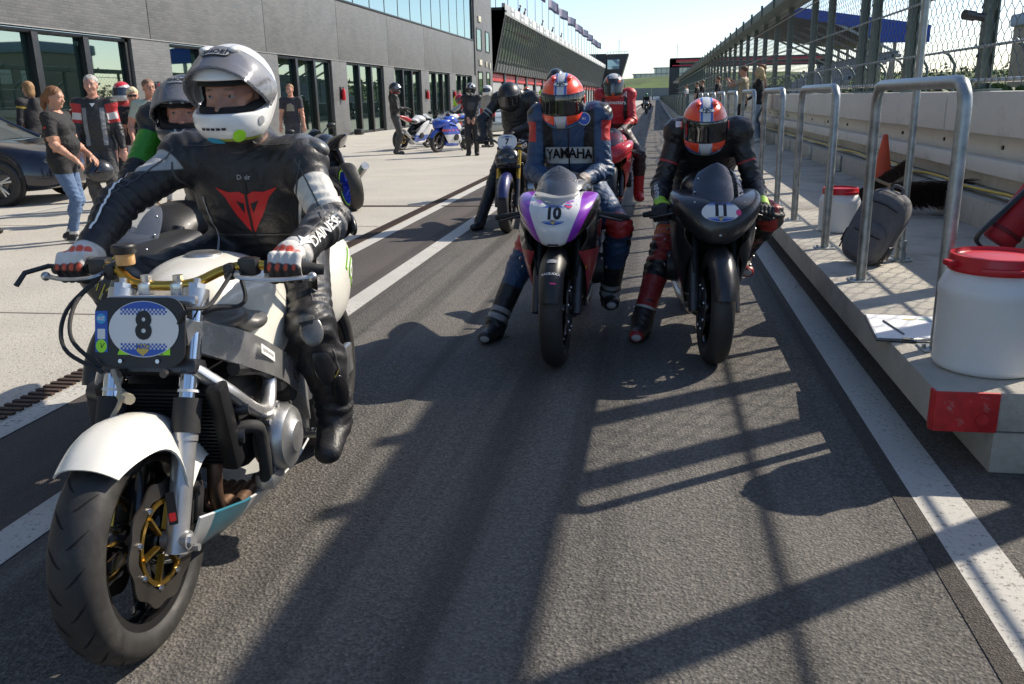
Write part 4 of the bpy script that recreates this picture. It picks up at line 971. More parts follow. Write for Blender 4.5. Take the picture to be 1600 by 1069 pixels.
def wrinkle(v, f, J, amp):
    """creases across the limbs at the bends and over the waist"""
    n = vnorm(v, f); d = np.zeros(len(v), np.float32); ph = np.sin(v @ A3((31, 17, 23))) * 1.3 + np.sin(v @ A3((-14, 41, 9))) * 1.1
    for nn in 'LR':
        for j, a, b, wl, rad in (('el', 'sh', 'wr', .034, .16), ('kn', 'hi', 'an', .045, .20), ('sh', 'nek', 'el', .045, .11), ('an', 'kn', 'to', .034, .10)):
            p = A3(J[j + nn]); b0 = A3(J[a + nn] if a != 'nek' else J['nek']); b1 = A3(J[b + nn]); ax = b1 - b0; ax /= np.linalg.norm(ax) + 1e-9
            q = v - p; t = q @ ax; m = np.exp(-((q * q).sum(1) / rad ** 2) * 1.6); d += m * np.sin(t * 2 * np.pi / wl + ph)
    p = A3(J['pel'] + (J['che'] - J['pel']) * .45); ax = A3(J['nek'] - J['pel']); ax /= np.linalg.norm(ax); q = v - p; t = q @ ax; d += .9 * np.exp(-(t / .16) ** 2) * np.exp(-((q * q).sum(1) / .30 ** 2)) * np.sin(t * 2 * np.pi / .06 + ph * 1.3)
    d = np.sign(d) * np.abs(d) ** .8; d += .14 * np.sin(v @ A3((52, 38, 61)) + ph)
    return (v + n * (d * amp)[:, None]).astype(np.float32)
SKIN = (.50, .27, .19)
def person(name, label, J, loc=(0, 0, 0), rz=0.0, cat='person', group=None, build=None, regs=(), base=(.02, .02, .022), rough=.6, head='bare', hair=None, vox=.012, hands=('open', 'open'), skin=SKIN, fold=.25, coat=0.0, hcurl=28, extra=None, scale=1.0, glove_r=1.0):
    """one continuous figure; regs = [(area, colour, roughness)] over the base colour"""
    o = tag(empty(name, loc, rz), label, cat, group); o.scale = (scale,) * 3; k = J.get('k', 1.0); B = dict(g=1.0, leather=False, belly=0, bust=0, boots=False, sleeve=None, legs=1.0); B.update(build or {})
    s = SDF(); g = B['g']; Lr = .008 if B['leather'] else .0
    u = (J['shR'] - J['shL']).normalized(); v = (J['nek'] - J['pel']).normalized(); w_ = v.cross(u) * -1
    if w_.dot(J['toR'] - J['anR']) < 0 and not B['leather']: w_ = -w_
    w_ = u.cross(v) * -1 if False else (v.cross(u) if v.cross(u).dot(J['fd']) > 0 else -v.cross(u))
    T = (u, w_, v)
    if B['leather']: s.ell(J['pel'] + v * .20, (.168 * k * g, .125 * k * g, .16 * k), T, k=.06); B['legs'] *= 1.12
    s.ell(J['pel'] + v * .02, (.165 * k * g, .118 * k * g, .125 * k), T, k=.05)
    s.ell((J['pel'] + J['che']) / 2 + w_ * .0, (.150 * k * g, .108 * k * g, .17 * k), T, k=.06)
    s.ell(J['che'], (.168 * k * g + Lr, .116 * k * g + Lr, .18 * k), T, k=.06)
    s.cap(J['shL'] - u * -.02 + v * .0, J['shR'] - u * .02, .068 * k + Lr, k=.06); s.cap(J['che'] + v * .1, J['nek'], .085 * k, .060 * k, k=.05)
    if B['belly']: s.ell(J['pel'] + v * .15 + w_ * .06, (.13 * k * g, .11 * B['belly'], .14 * k), T, k=.06)
    if B['bust']:
        for q in (-1, 1): s.ell(J['che'] + u * q * .075 + w_ * .085 + v * .02, (.065, .06, .065), T, k=.05)
    for n, q in (('R', 1), ('L', -1)):
        sh, el, wr, hi, kn, an, to = (J[a + n] for a in ('sh', 'el', 'wr', 'hi', 'kn', 'an', 'to'))
        s.ell(sh, (.070 * k + Lr,) * 3, None, k=.04); s.cap(sh, el, .054 * k * g ** .5 + Lr, .043 * k + Lr, k=.03); s.cap(el, wr, .044 * k + Lr, .030 * k + Lr * .8, k=.02)
        s.ell(el * .65 + wr * .35, (.043 * k + Lr,) * 3, None, k=.03)
        hj = hi + (J['pel'] - hi) * .1; lg = B['legs']
        s.cap(hj, kn, .092 * k * g ** .5 * lg + Lr, .060 * k * lg + Lr, k=.04); s.cap(kn, an, .058 * k * lg + Lr, .042 * k * lg + Lr, k=.03)
        dn = (an - kn).normalized(); bk = (to - an); bk = (bk - dn * bk.dot(dn)).normalized(); s.ell(kn + dn * .13 * k - bk * .022, (.054 * k * lg + Lr,) * 3, None, k=.06)
        fwd = (to - an).normalized(); hl = an - fwd * .05 * k; hl = V(hl.x, hl.y, hl.z); dwn = fwd.cross(Vector((0, 0, 1)).cross(fwd)) * 1
        sole = V(0, 0, -1); sole = (sole - fwd * sole.dot(fwd)).normalized()
        br = .012 if B['boots'] else 0
        s.cap(an - fwd * .035 + sole * .045, an + fwd * .06 + sole * .048, .038 + br * .6, .038 + br * .6, k=.03); s.cap(an + fwd * .05 + sole * .04, to, .040 + br * .5, .030 + br * .6, k=.03, fd=fwd.cross(sole), ff=1.2)
        if B['boots']:
            s.cap(kn + (an - kn) * .45, an, .062, .055, k=.02); s.ell(an + fwd * .01, (.058,) * 3, None, k=.02)
        if B['leather']:
            s.ell(kn + bk * .025 + dn * -.01, (.062, .062, .075), None, k=.03); s.ell(kn + dn * .10 + bk * .03, (.05, .045, .07), None, k=.03); s.ell(sh + u * q * .012 + v * .018, (.072, .075, .058), None, k=.025); s.ell(el - (wr - sh).normalized() * 0 + (el - (sh + wr) / 2).normalized() * .012, (.055, .055, .055), None, k=.025)
        elif B['sleeve']:
            sl = sh + (el - sh) * B['sleeve']; s.cap(sh, sl, .068 * k, .064 * k, k=.012)
    if B['leather']: s.ell(J['che'] + v * .12 - w_ * .11, (.07, .05, .11), T, k=.05); s.cap(J['nek'] - v * .02 - u * .03, J['nek'] - v * .02 + u * .03, .068, k=.03)
    if extra: extra(s, J, T)
    if min(J['anR'].z, J['anL'].z) < .2: s.isect(lambda P: .003 - P[..., 2])
    parts = [s.mesh(vox)]
    P_ = None
    if head in ('bare', 'face'):
        hs = SDF(); P_, HM = head_prims(hs, J, k); parts.append(hs.mesh(.0062))
    elif head == 'neck':
        hs = SDF(); hs.cap(J['nek'] - V(0, 0, .04), J['hed'] - V(0, 0, .04), .055, k=.02); parts.append(hs.mesh(.01))
    for n, q, hm in (('R', 1, hands[0]), ('L', -1, hands[1])):
        if hm is None: continue
        hs = SDF()
        if hm == 'open': hand_prims(hs, J['wr' + n], J['hd' + n], q, hcurl, k * 1.0, J.get('hn' + n), glove_r)
        else: grip_prims(hs, J['wr' + n], hm[0], hm[1], q, glove_r)
        parts.append(hs.mesh(.0045))
    if B['leather'] or B.get('wrinkle'):
        parts[0] = (wrinkle(parts[0][0], parts[0][1], J, B.get('wr', .0046)), parts[0][1])
    vv, ff = joinvf(parts)
    R_ = list(regs)
    if head in ('bare', 'face'):
        hc = J['hed']; R_ = [(OR(ball(hc, .15 * k), seg(J['nek'], hc, -.05, 1, .075)), skin, .5)] + R_
        f = J['fd'].normalized()
        R_ += [(ball(P_(0, .092, -.058), (.024 * k, .012 * k, .0055 * k), HM), tuple(c * .62 for c in skin), .4),
               (OR(*[AND(ball(P_(q * .033, .084, .031), (.019 * k, .016 * k, .0035 * k), HM)) for q in (-1, 1)]), tuple(c * .7 for c in (hair[1] if hair else (.15, .09, .05))), .8)]
    mt = regmat('clothing_' + name, base, [(c, r) for _, c, r in R_], rough=rough, var=.16, bump=.12, bs=180, fold=fold, coat=coat, soft=.0025)
    body = link('body', meshvf('body', vv, ff, mt, [r for r, _, _ in R_]), o)
    if P_:
        for q in (-1, 1):
            b = MB(); b.sph(P_(q * .031, .0738, .012), .0118 * k, 10, 8); e = b.build('eye', mat('eye_white', (.30, .25, .23), .25, var=.03), o)
            b = MB(); b.sph(P_(q * .031, .0806, .0125), .0058 * k, 8, 6); b.build('iris', mat('iris_dark', (.03, .025, .02), .2), e)
    if hair:
        hs = SDF(); st, colr = hair[0], hair[1]
        hs.ell(P_(0, -.022, .050), (.082 * k, .095 * k, .079 * k), HM, k=.02)
        if st in ('long', 'pony', 'mid'):
            hs.ell(P_(0, -.055, .0), (.080 * k, .062 * k, .085 * k), HM, k=.03)
            if st == 'long':
                for q in (-1, 1): hs.chain([P_(q * .062, .0, .02), P_(q * .078, .0, -.08), P_(q * .075, .03, -.18), P_(q * .06, .05, -.27)], [.03, .034, .034, .018], .03)
                hs.chain([P_(0, -.07, 0), P_(0, -.09, -.12), P_(0, -.09, -.25)], [.06, .06, .03], .03)
            if st == 'pony': hs.chain([P_(0, -.10, .02), P_(0, -.135, -.02), P_(0, -.14, -.10), P_(0, -.125, -.17)], [.03, .032, .028, .01], .02)
            if st == 'mid': hs.ell(P_(0, -.07, -.07), (.072 * k, .05 * k, .07 * k), HM, k=.03)
        if st == 'top': hs.ell(P_(0, .02, .085), (.06 * k, .07 * k, .04 * k), HM, k=.03)
        hs.sub(d_ell(P_(0, .105, -.03), (.073 * k, .088 * k, .096 * k), HM), k=.01)
        if st == 'bald': hs.sub(d_ell(P_(0, .04, .09), (.07 * k, .08 * k, .06 * k), HM), k=.01)
        if st in ('short', 'bald', 'top'): hs.isect(lambda P, c=A3(P_(0, 0, -.045)), n=A3(HM[2]): (c - P) @ n)
        hv, hf = hs.mesh(.0062)
        rn = np.random.RandomState(len(name)); nz = np.sin(hv @ (rn.randn(3, 6) * 120).astype(np.float32)).sum(1) * .0009; ctr = hv.mean(0); dd = hv - ctr; dd /= np.linalg.norm(dd, axis=1)[:, None]
        m, t, p, oo = _nodes('hair_' + name); tc = N(t, 'ShaderNodeTexCoord'); mp = N(t, 'ShaderNodeMapping'); mp.inputs['Scale'].default_value = (220, 220, 26); t.links.new(tc.outputs['Object'], mp.inputs[0])
        nn = N(t, 'ShaderNodeTexNoise', i_Scale=1.0, i_Detail=4.0); t.links.new(mp.outputs[0], nn.inputs['Vector']); t.links.new(mixc(t, maprange(t, nn.outputs[0], .35, .65), [c * .45 for c in colr], [min(1, c * 1.35) for c in colr]), p.inputs['Base Color']); p.inputs['Roughness'].default_value = .55
        bb = N(t, 'ShaderNodeBump', i_Strength=.8, i_Distance=.006); t.links.new(nn.outputs[0], bb.inputs['Height']); t.links.new(bb.outputs[0], p.inputs['Normal'])
        link('hair', meshvf('hair', hv + dd * nz[:, None], hf, m), o)
    return o, body, P_
# ---------------------------------------------------------------- motorcycles: +Y forward, origin at the front tyre's contact point
M_TYRE = mat('tyre_rubber', (.028, .027, .026), .62, var=.25, vs_=18, bump=.06, bs=90, dirt=((.075, .07, .064), 7, .55, .6))
M_RIMB = mat('black_rim', (.010, .010, .011), .16, .2, coat=.5, var=.2)
M_CHROME = mat('chrome_tube', (.78, .79, .82), .09, 1.0, var=.06)
M_ALU = mat('cast_aluminium', (.52, .52, .51), .36, .9, var=.14, vs_=14, bump=.06, bs=120)
M_ALUP = mat('polished_aluminium', (.66, .655, .64), .30, .85, var=.10, vs_=8)
M_DISC = mat('brake_disc_steel', (.15, .135, .12), .42, .9, var=.2)
M_GOLD = mat('gold_anodised', (.62, .38, .07), .28, .95, var=.12)
M_EXH = mat('burnt_header_steel', (.18, .11, .075), .5, .8, var=.4, vs_=9, dirt=((.10, .075, .06), 6, .5, .6))
M_CAST = mat('dark_cast_engine', (.045, .045, .047), .5, .6, var=.3, vs_=20, bump=.1)
M_SEATM = mat('seat_vinyl', (.02, .02, .021), .6, var=.2, bump=.1)
M_WPAINT = mat('white_gloss_paint', (.80, .78, .70), .28, coat=.5, var=.04, dirt=((.62, .6, .53), 5, .62, .3))
M_SCREEN = glassy('clear_screen', (.90, .92, .93), .05, .07, .90, (.35, .35, .36))
M_SMOKE = glassy('smoked_screen', (.66, .68, .73), .04, .10, .72, (.05, .05, .06))
def wheel(parent, c, Rr, w_, side, rimm, X=None, ns=6, disc=True, spoke=.035, tyre_m=None, carrier=None, wave=True, grooves=False, rim_band=None):
    """cast wheel about the x axis: rim and spokes are the part, tyre and discs its pieces"""
    c = Vector(c); rr = Rr - .080; b = MB(); b.X = X; hw = w_ * .36
    prof = [(rr - .018, -hw), (rr + .008, -hw - .004), (rr + .010, -hw + .008), (rr - .012, -hw * .6), (rr - .020, 0), (rr - .012, hw * .6), (rr + .010, hw - .008), (rr + .008, hw + .004), (rr - .018, hw), (rr - .030, hw * .5), (rr - .034, 0), (rr - .030, -hw * .5)]
    b.lathe(prof, c, (1, 0, 0), n=56, closed=True)
    b.lathe([(.020, -w_ * .55), (.034, -w_ * .55), (.040, -w_ * .3), (.040, w_ * .3), (.034, w_ * .55), (.020, w_ * .55)], c, (1, 0, 0), n=24, closed=True)
    for i in range(ns):
        a = 2 * math.pi * i / ns + .3
        for s in (-1, 1):
            e0 = V(0, math.cos(a + s * .18), math.sin(a + s * .18)); e1 = V(0, math.cos(a + s * .07 * 6 / ns * 1.8), math.sin(a + s * .07 * 6 / ns * 1.8))
            b.bar(c + e0 * .032, c + e1 * (rr - .02), spoke * .75, spoke * .55, (1, 0, 0), .004)
    wh = b.build('wheel', rimm, parent)
    if rim_band:
        bb = MB(); bb.X = X
        for s in (-1, 1): bb.lathe([(rr - .016, s * (hw + .001)), (rr + .006, s * (hw + .0055)), (rr + .004, s * (hw + .004))], c, (1, 0, 0), n=48)
        bb.build('rim_tape', rim_band, wh)
    t = MB(); t.X = X; pr = []
    for i in range(17):
        a = R(-112 + 224 * i / 16); pr.append((rr + .006 + (Rr - rr - .006) * max(0, (math.cos(a) + .37) / 1.37) ** .72, w_ * .5 * math.sin(a)))
    pr += [(rr - .004, hw * .8), (rr - .004, -hw * .8)]
    t.lathe(pr, c, (1, 0, 0), n=72, closed=True); ty = t.build('tyre', tyre_m or M_TYRE, wh, ang=60)
    if grooves:
        g = MB(); g.X = X
        for i in range(22):
            a0 = 2 * math.pi * i / 22
            for s, x0, x1, dl in ((1, .005, .046, .16), (-1, .005, .046, .16), (1, .022, .040, .07), (-1, .022, .040, .07)):
                sh = .14 if s < 0 else 0; sh += .06 if dl < .1 else 0; L_ = []; n_ = 7
                for j in range(n_):
                    f_ = j / (n_ - 1); x = s * (x0 + (x1 - x0) * f_) * w_ / .12; aa = a0 + sh + dl * (f_ ** 1.4); rd = np.interp(abs(x), [abs(p[1]) for p in pr[8:17]][:6], [p[0] for p in pr[8:17]][:6]) + .0012; hwid = .0042 * math.sin(math.pi * min(max(f_, .06), .94)) / rd
                    L_ += [c + V(x, rd * math.cos(aa - hwid), rd * math.sin(aa - hwid)), c + V(x, rd * math.cos(aa + hwid), rd * math.sin(aa + hwid))]
                g.add(L_, [(2 * j, 2 * j + 1, 2 * j + 3, 2 * j + 2) for j in range(n_ - 1)])
        tag(g.build('tread_grooves', mat('groove_black', (.006, .006, .006), .9), ty, ang=0), kind='stuff')
    if disc:
        for s in ((-1, 1) if side == 'f' else (1,)):
            d = MB(); d.X = X; ro, ri = (.158, .118) if side == 'f' else (.11, .075); x = s * (w_ * .5 + .012); n = 72; v = []
            for xx in (x - .0025, x + .0025):
                for i in range(n):
                    a = 2 * math.pi * i / n; k = ro + (.006 * math.sin(a * 10) if wave else 0); k2 = ri + (.004 * math.sin(a * 10 + 1) if wave else 0)
                    v += [c + V(xx, k * math.cos(a), k * math.sin(a)), c + V(xx, k2 * math.cos(a), k2 * math.sin(a))]
            f = []
            for i in range(n):
                p, q = 2 * i, 2 * ((i + 1) % n); m2 = 2 * n
                f += [(p, q, q + 1, p + 1), (m2 + p, m2 + p + 1, m2 + q + 1, m2 + q), (p, m2 + p, m2 + q, q), (p + 1, q + 1, m2 + q + 1, m2 + p + 1)]
            d.add(v, f); dd = d.build('brake_disc', M_DISC, wh)
            g = MB(); g.X = X
            g.lathe([(.098, x - .003), (.110, x - .003), (.110, x + .003), (.098, x + .003)], c, (1, 0, 0), n=40, closed=True)
            for i in range(6):
                a = 2 * math.pi * i / 6; e = V(0, math.cos(a), math.sin(a)); g.bar(c + V(x, 0, 0) + e * .03, c + V(x, 0, 0) + e * .102, .007, .016, (1, 0, 0))
            g.build('disc_carrier', carrier or M_GOLD, wh if not dd else wh)
            g = MB(); g.X = X
            for i in range(8):
                a = 2 * math.pi * (i + .5) / 8; e = c + V(x, .114 * math.cos(a), .114 * math.sin(a)); g.cyl(e + V(s * .002, 0, 0), e + V(s * .008, 0, 0), .009, .007, n=10)
            tag(g.build('disc_buttons', M_STEEL, wh), kind='stuff')
    return wh, ty
def caliper(parent, c, s, X, m, Rr=.3):
    b = MB(); b.X = X; e = V(0, -math.cos(R(20)), math.sin(R(20))); p = Vector(c) + e * .135 + V(s, 0, 0)
    b.box(p, (.062, .055, .12), .012, Matrix.Rotation(R(20), 3, 'X')); b.box(p + V(math.copysign(.034, s), 0, 0), (.012, .035, .09), .006, Matrix.Rotation(R(20), 3, 'X'))
    for z in (-.04, .04): b.cyl(p + V(math.copysign(.02, s), 0, z), p + V(math.copysign(.046, s), 0, z), .011, n=10)
    b.build('brake_caliper', m, parent)
def fender(parent, c, Rr, w_, X, m, a0=20, a1=140, name='front_fender', drop=.055, wing=0.0):
    """arched mudguard; angles from straight ahead"""
    c = Vector(c); b = MB(); b.X = X; n, k = 26, 13; v = []
    for lay in (0, 1):
        for i in range(n + 1):
            f = i / n; a = R(a0 + (a1 - a0) * f); dr = drop * (.55 + .45 * math.sin(math.pi * f)); ww = w_ * ((.80 + .2 * math.sin(math.pi * min(1, f * 1.25))) if not wing else (.66 + .44 * math.sin(math.pi * min(1, f * .85 + .02)) ** 1.2))
            wg = wing * math.exp(-((f - .60) / .17) ** 2)
            for j in range(k):
                t = -1 + 2 * j / (k - 1); x = t * ww * (1 if lay == 0 else .965); d = (abs(t) ** 2.6) * (dr + wg) + lay * .004
                r = Rr - d; v.append(c + V(x, r * math.cos(a), r * math.sin(a)))
    o = (n + 1) * k; f = []
    for L_ in (0, 1): f += [tuple((L_ * o + i * k + j, L_ * o + i * k + j + 1, L_ * o + (i + 1) * k + j + 1, L_ * o + (i + 1) * k + j)) for i in range(n) for j in range(k - 1)]
    for i in range(n):
        for j in (0, k - 1): f.append((i * k + j, (i + 1) * k + j, o + (i + 1) * k + j, o + i * k + j))
    for j in range(k - 1):
        for i in (0, n): f.append((i * k + j, i * k + j + 1, o + i * k + j + 1, o + i * k + j))
    b.add(v, f); return b.build(name, m, parent, ang=50)
def radiator(parent, cy, x0, x1, z0, z1, tilt=0.0, m=None):
    rd = MB(); M = Matrix.Rotation(tilt, 3, 'X'); cx_, cz = (x0 + x1) / 2, (z0 + z1) / 2; w_, h_ = x1 - x0, z1 - z0
    o = Vector((cx_, cy, cz)); pt = lambda x, y, z: o + M @ Vector((x, y, z))
    rd.box(o, (w_ - .04, .028, h_ - .02), 0, M)
    for s in (-1, 1): rd.box(pt(s * (w_ / 2 - .015), 0, 0), (.045, .055, h_), .012, M)
    r = rd.build('radiator', m or mat('radiator_black', (.012, .012, .013), .5, .4), parent)
    f = MB(); n = int(h_ / .0125)
    for i in range(n): f.box(pt(0, .017, -h_ / 2 + .02 + i * (h_ - .04) / max(1, n - 1)), (w_ - .07, .012, .0055), 0, M)
    tag(f.build('cooling_fins', mat('radiator_fin', (.030, .030, .031), .45, .6), r, ang=0), kind='stuff')
def ringc(ctrl, y, n=36):
    """closed symmetric section through (x, z) control points from top centre to bottom centre"""
    pts = [V(x, 0, z) for x, z in ctrl] + [V(-x, 0, z) for x, z in ctrl[-2:0:-1]]
    m = len(pts); out = []; per = 4
    for i in range(m):
        a, b_, c_, d = pts[(i - 1) % m], pts[i], pts[(i + 1) % m], pts[(i + 2) % m]
        for kk in range(per):
            s = kk / per; q = .5 * ((2 * b_) + (c_ - a) * s + (2 * a - 5 * b_ + 4 * c_ - d) * s * s + (3 * b_ - a - 3 * c_ + d) * s ** 3); out.append((q.x, y, q.z))
    return out
def mesh_regs(o, regs):
    n = len(o.data.vertices); v = np.empty(n * 3, np.float32); o.data.vertices.foreach_get('co', v); v = v.reshape(-1, 3)
    for i, (r, _, _) in enumerate(regs):
        at = o.data.attributes.new('r%d' % i, 'FLOAT', 'POINT'); at.data.foreach_set('value', r(v).astype(np.float32))
def resamp(rings, k):
    out = []
    for i in range(len(rings) - 1):
        a = rings[max(0, i - 1)]; b_ = rings[i]; c_ = rings[i + 1]; d = rings[min(len(rings) - 1, i + 2)]
        for j in range(k):
            s = j / k
            out.append([tuple(.5 * ((2 * b_[q][z]) + (c_[q][z] - a[q][z]) * s + (2 * a[q][z] - 5 * b_[q][z] + 4 * c_[q][z] - d[q][z]) * s * s + (3 * b_[q][z] - a[q][z] - 3 * c_[q][z] + d[q][z]) * s ** 3) for z in range(3)) for q in range(len(b_))])
    out.append(rings[-1]); return out
def sportbike(label, loc, rz, base, nose_regs=(), side_regs=(), tankc=None, tailc=None, steer=0.0, lean=0.0, forkc=None, fenderc=None, rimc=None, screen=None, zscale=1.0, tyre_m=None, number=None, stand=False, lights=False, mirrors=False, name='motorcycle', grp=None, rough=.25, coat=.6, wb=1.39, nose_w=1.0, rimtape=None, naked=False, detail=True):
    o = tag(empty(name, loc, rz), label, 'motorcycle', grp); o.rotation_euler = (0, lean, rz); o.rotation_mode = 'XYZ'
    ax0 = V(0, .09, 0); axd = V(0, -.42, .907); X = Matrix.Translation(ax0) @ Matrix.Rotation(steer, 4, axd) @ Matrix.Translation(-ax0)
    fc = V(0, 0, .298); pm = regmat('bike_paint', base, [(c, r) for _, c, r in side_regs], rough=rough, coat=coat, var=.05, soft=.002)
    pn = regmat('nose_paint', base, [(c, r) for _, c, r in nose_regs], rough=rough, coat=coat, var=.04, soft=.002)
    plain = mat('bike_plain_%.3f_%.3f_%.3f' % tuple(base), base, rough, coat=coat, var=.06)
    tank_m = mat('tank_%.3f_%.3f_%.3f' % tuple(tankc), tankc, .25, coat=.6, var=.04) if tankc else plain; tail_m = mat('tail_%.3f_%.3f_%.3f' % tuple(tailc), tailc, .25, coat=.6, var=.04) if tailc else tank_m
    rimc = rimc or M_RIMB; forkc = forkc or M_DARKST
    wheel(o, fc, .298, .118, 'f', rimc, X, ns=5, tyre_m=tyre_m, carrier=M_DARKST, rim_band=rimtape)
    wheel(o, V(0, -wb, .308), .308, .175, 'r', rimc, None, ns=5, tyre_m=tyre_m, rim_band=rimtape)
    fd = V(0, -.407, .914)
    for s in (-1, 1):
        b = MB(); b.X = X; p = V(s * .104, -.02, .298); b.cyl(p - fd * .03, p + fd * .27, .029, .027, n=16); b.cyl(p + V(-s * .03, 0, 0), p + V(s * .022, 0, 0), .02, n=14); b.build('fork_leg', M_DARKST if forkc is not M_GOLD else M_DARKST, o)
        b = MB(); b.X = X; b.cyl(p + fd * .26, p + fd * .64, .025, n=16); b.build('fork_tube', forkc, o)
        caliper(o, fc, s * .078, X, M_CAST)
    fender(o, fc, .335, .066, X, fenderc or plain, 18, 128)
    b = MB(); b.X = X; b.box(V(0, -.02, .298) + fd * .60, (.27, .075, .03), .012, Matrix.Rotation(R(24), 3, 'X')); b.box(V(0, -.02, .298) + fd * .40, (.25, .07, .04), .012, Matrix.Rotation(R(24), 3, 'X')); b.build('triple_clamp', M_DARKST, o)
    gz = .80 if not naked else .93
    for s in (-1, 1):
        if naked: pts = [(s * .03, -.30, .885), (s * .12, -.30, .90), (s * .18, -.33, .935), (s * .26, -.36, .94)]; g0, g1 = V(s * .25, -.36, .94), V(s * .385, -.40, .935)
        else: pts = [(s * .10, -.235, .78), (s * .16, -.25, .77), (s * .22, -.265, .755)]; g0, g1 = V(s * .20, -.26, .76), V(s * .335, -.31, .735)
        b = MB(); b.X = X; b.tube(pts, .0125, 10); b.build('handlebar', M_DARKST, o)
        b = MB(); b.X = X; b.cyl(g0, g1, .0175, n=12); b.cyl(g1, g1 + (g1 - g0).normalized() * .03, .016, .014, n=12); b.box(g0 + (g1 - g0) * .02, (.035, .04, .045), .01); b.build('grip', M_RUB, o)
        b = MB(); b.X = X; b.tube([g0 + V(0, .03, 0), g0 + V(s * .02, .055, -.005), g1 + V(-s * .02, .055, -.01), g1 + V(-s * .005, .045, -.01)], .0065, 8, smooth=3); b.build('brake_lever' if s > 0 else 'clutch_lever', M_DARKST, o)
    if naked:
        b = MB(); b.X = X; s_ = SDF(); s_.ell((0, -.10, .80), (.115, .085, .075), k=.03); s_.ell((0, -.045, .72), (.085, .06, .05), k=.03); s_.box((.09, -.08, .74), (.02, .05, .06), .01, k=.03); s_.box((-.09, -.08, .74), (.02, .05, .06), .01, k=.03)
        hv, hf = s_.mesh(.008); link('headlight_cowl', meshvf('headlight_cowl', hv, hf, plain), o)
        for s in (-1, 1): bb = MB(); bb.sph((s * .055, -.02, .775), (.028, .012, .022), 12, 8); bb.build('headlight', glassy('headlight_lens', (.8, .82, .85), .04, .2, 0, (.10, .10, .11)), o)
    else:
        st = [(.128, [(0, .735), (.022, .733), (.040, .705), (.026, .672), (0, .662)]), (.110, [(0, .792), (.052, .785), (.098, .735), (.060, .662), (0, .643)]), (.062, [(0, .842), (.085, .838), (.160, .785), (.110, .675), (0, .637)]),
              (-.02, [(0, .862), (.115, .866), (.205, .825), (.155, .70), (0, .645)]), (-.12, [(0, .862), (.13, .878), (.226, .850), (.185, .73), (0, .685)]), (-.22, [(0, .860), (.14, .884), (.230, .862), (.195, .76), (0, .735)])]
        if nose_w != 1.0: st = [(y, [(x * nose_w, z) for x, z in c]) for y, c in st]
        rg = resamp([ringc(c, y) for y, c in st], 5); b = MB(); b.loft(rg, caps=False)
        b.f.append(tuple(range(len(rg[0]) - 1, -1, -1))); b.m.append(0)
        ns_ = b.build('nose_fairing', pn, o, ang=60); mesh_regs(ns_, nose_regs)
        b = MB(); n, k = 18, 13; v = []
        for lay in (0, 1):
            for i in range(n + 1):
                f = i / n; hw = max(.004, .132 * nose_w * math.cos(f * math.pi / 2) ** .42 * (1 - .06 * f)); f = math.sin(f * math.pi / 2)
                for j in range(k):
                    t = -1 + 2 * j / (k - 1); v.append((t * hw, .080 - .27 * f + .02 * f * f - .06 * t * t * (1 - .4 * f) - lay * .003, .838 - .030 * t * t + .185 * f ** .95 - lay * .0025))
        oo = (n + 1) * k; ff = [(L_ * oo + i * k + j, L_ * oo + i * k + j + 1, L_ * oo + (i + 1) * k + j + 1, L_ * oo + (i + 1) * k + j) for L_ in (0, 1) for i in range(n) for j in range(k - 1)]
        b.add(v, ff); b.build('windscreen', screen or M_SCREEN, o, ang=60)
        for s in (-1, 1):
            b = MB(); b.tube([(s * .19, -.25, .75), (s * .17, -.12, .70), (s * .125, -.06, .58), (s * .10, -.07, .44), (s * .09, -.12, .36)], .0055, 6, smooth=5); b.build('brake_line', M_RUB, o)
            for q in ((.122, .03, .842), (.118, -.05, .885), (.095, -.13, .945)): b = MB(); b.sph((s * q[0] * nose_w, q[1], q[2]), .006, 8, 6); b.build('screen_screw', M_STEEL, o)
            for q in ((.232, -.30, .66), (.236, -.42, .44), (.225, -.62, .55), (.222, -.24, .52)): b = MB(); b.sph((s * q[0], q[1], q[2]), (.007, .009, .009), 8, 6); b.build('fairing_screw', M_STEEL, o)
        if lights:
            for s in (-1, 1): bb = MB(); bb.sph((s * .075, .075, .735), (.05, .035, .028), 14, 8); bb.build('headlight', glassy('headlight_lens', (.8, .82, .85), .04, .2, 0, (.30, .30, .32)), o)
        for s in (-1, 1):
            # side fairing: a curved skin with its own thickness
            stn = [(-.02, .74, .60, .150, .120), (-.10, .80, .50, .190, .150), (-.22, .83, .36, .212, .150), (-.36, .82, .24, .215, .125), (-.52, .76, .18, .212, .105), (-.68, .66, .165, .200, .10), (-.82, .50, .175, .175, .10), (-.92, .36, .20, .15, .11)]
            b = MB(); k = 10; v = []; q = [];
            for i in range(len(stn) * 4 - 3):
                f = i / 4; i0 = min(int(f), len(stn) - 2); t = f - i0; q.append([stn[i0][z] * (1 - t) + stn[i0 + 1][z] * t for z in range(5)])
            for lay in (0, 1):
                for y, zt, zb_, xt_, xb_ in q:
                    for j in range(k):
                        t = j / (k - 1); x = xt_ * (1 - t) + xb_ * t + .030 * math.sin(math.pi * t) - .02 * (t < .06); v.append((s * (x - lay * .006), y, zt * (1 - t) + zb_ * t))
            oo = len(q) * k; ff = [(L_ * oo + i * k + j, L_ * oo + i * k + j + 1, L_ * oo + (i + 1) * k + j + 1, L_ * oo + (i + 1) * k + j) for L_ in (0, 1) for i in range(len(q) - 1) for j in range(k - 1)]
            for i in range(len(q) - 1): ff += [(i * k, (i + 1) * k, oo + (i + 1) * k, oo + i * k), (i * k + k - 1, (i + 1) * k + k - 1, oo + (i + 1) * k + k - 1, oo + i * k + k - 1)]
            for j in range(k - 1): ff += [(j, j + 1, oo + j + 1, oo + j), (oo - k + j, oo - k + j + 1, 2 * oo - k + j + 1, 2 * oo - k + j)]
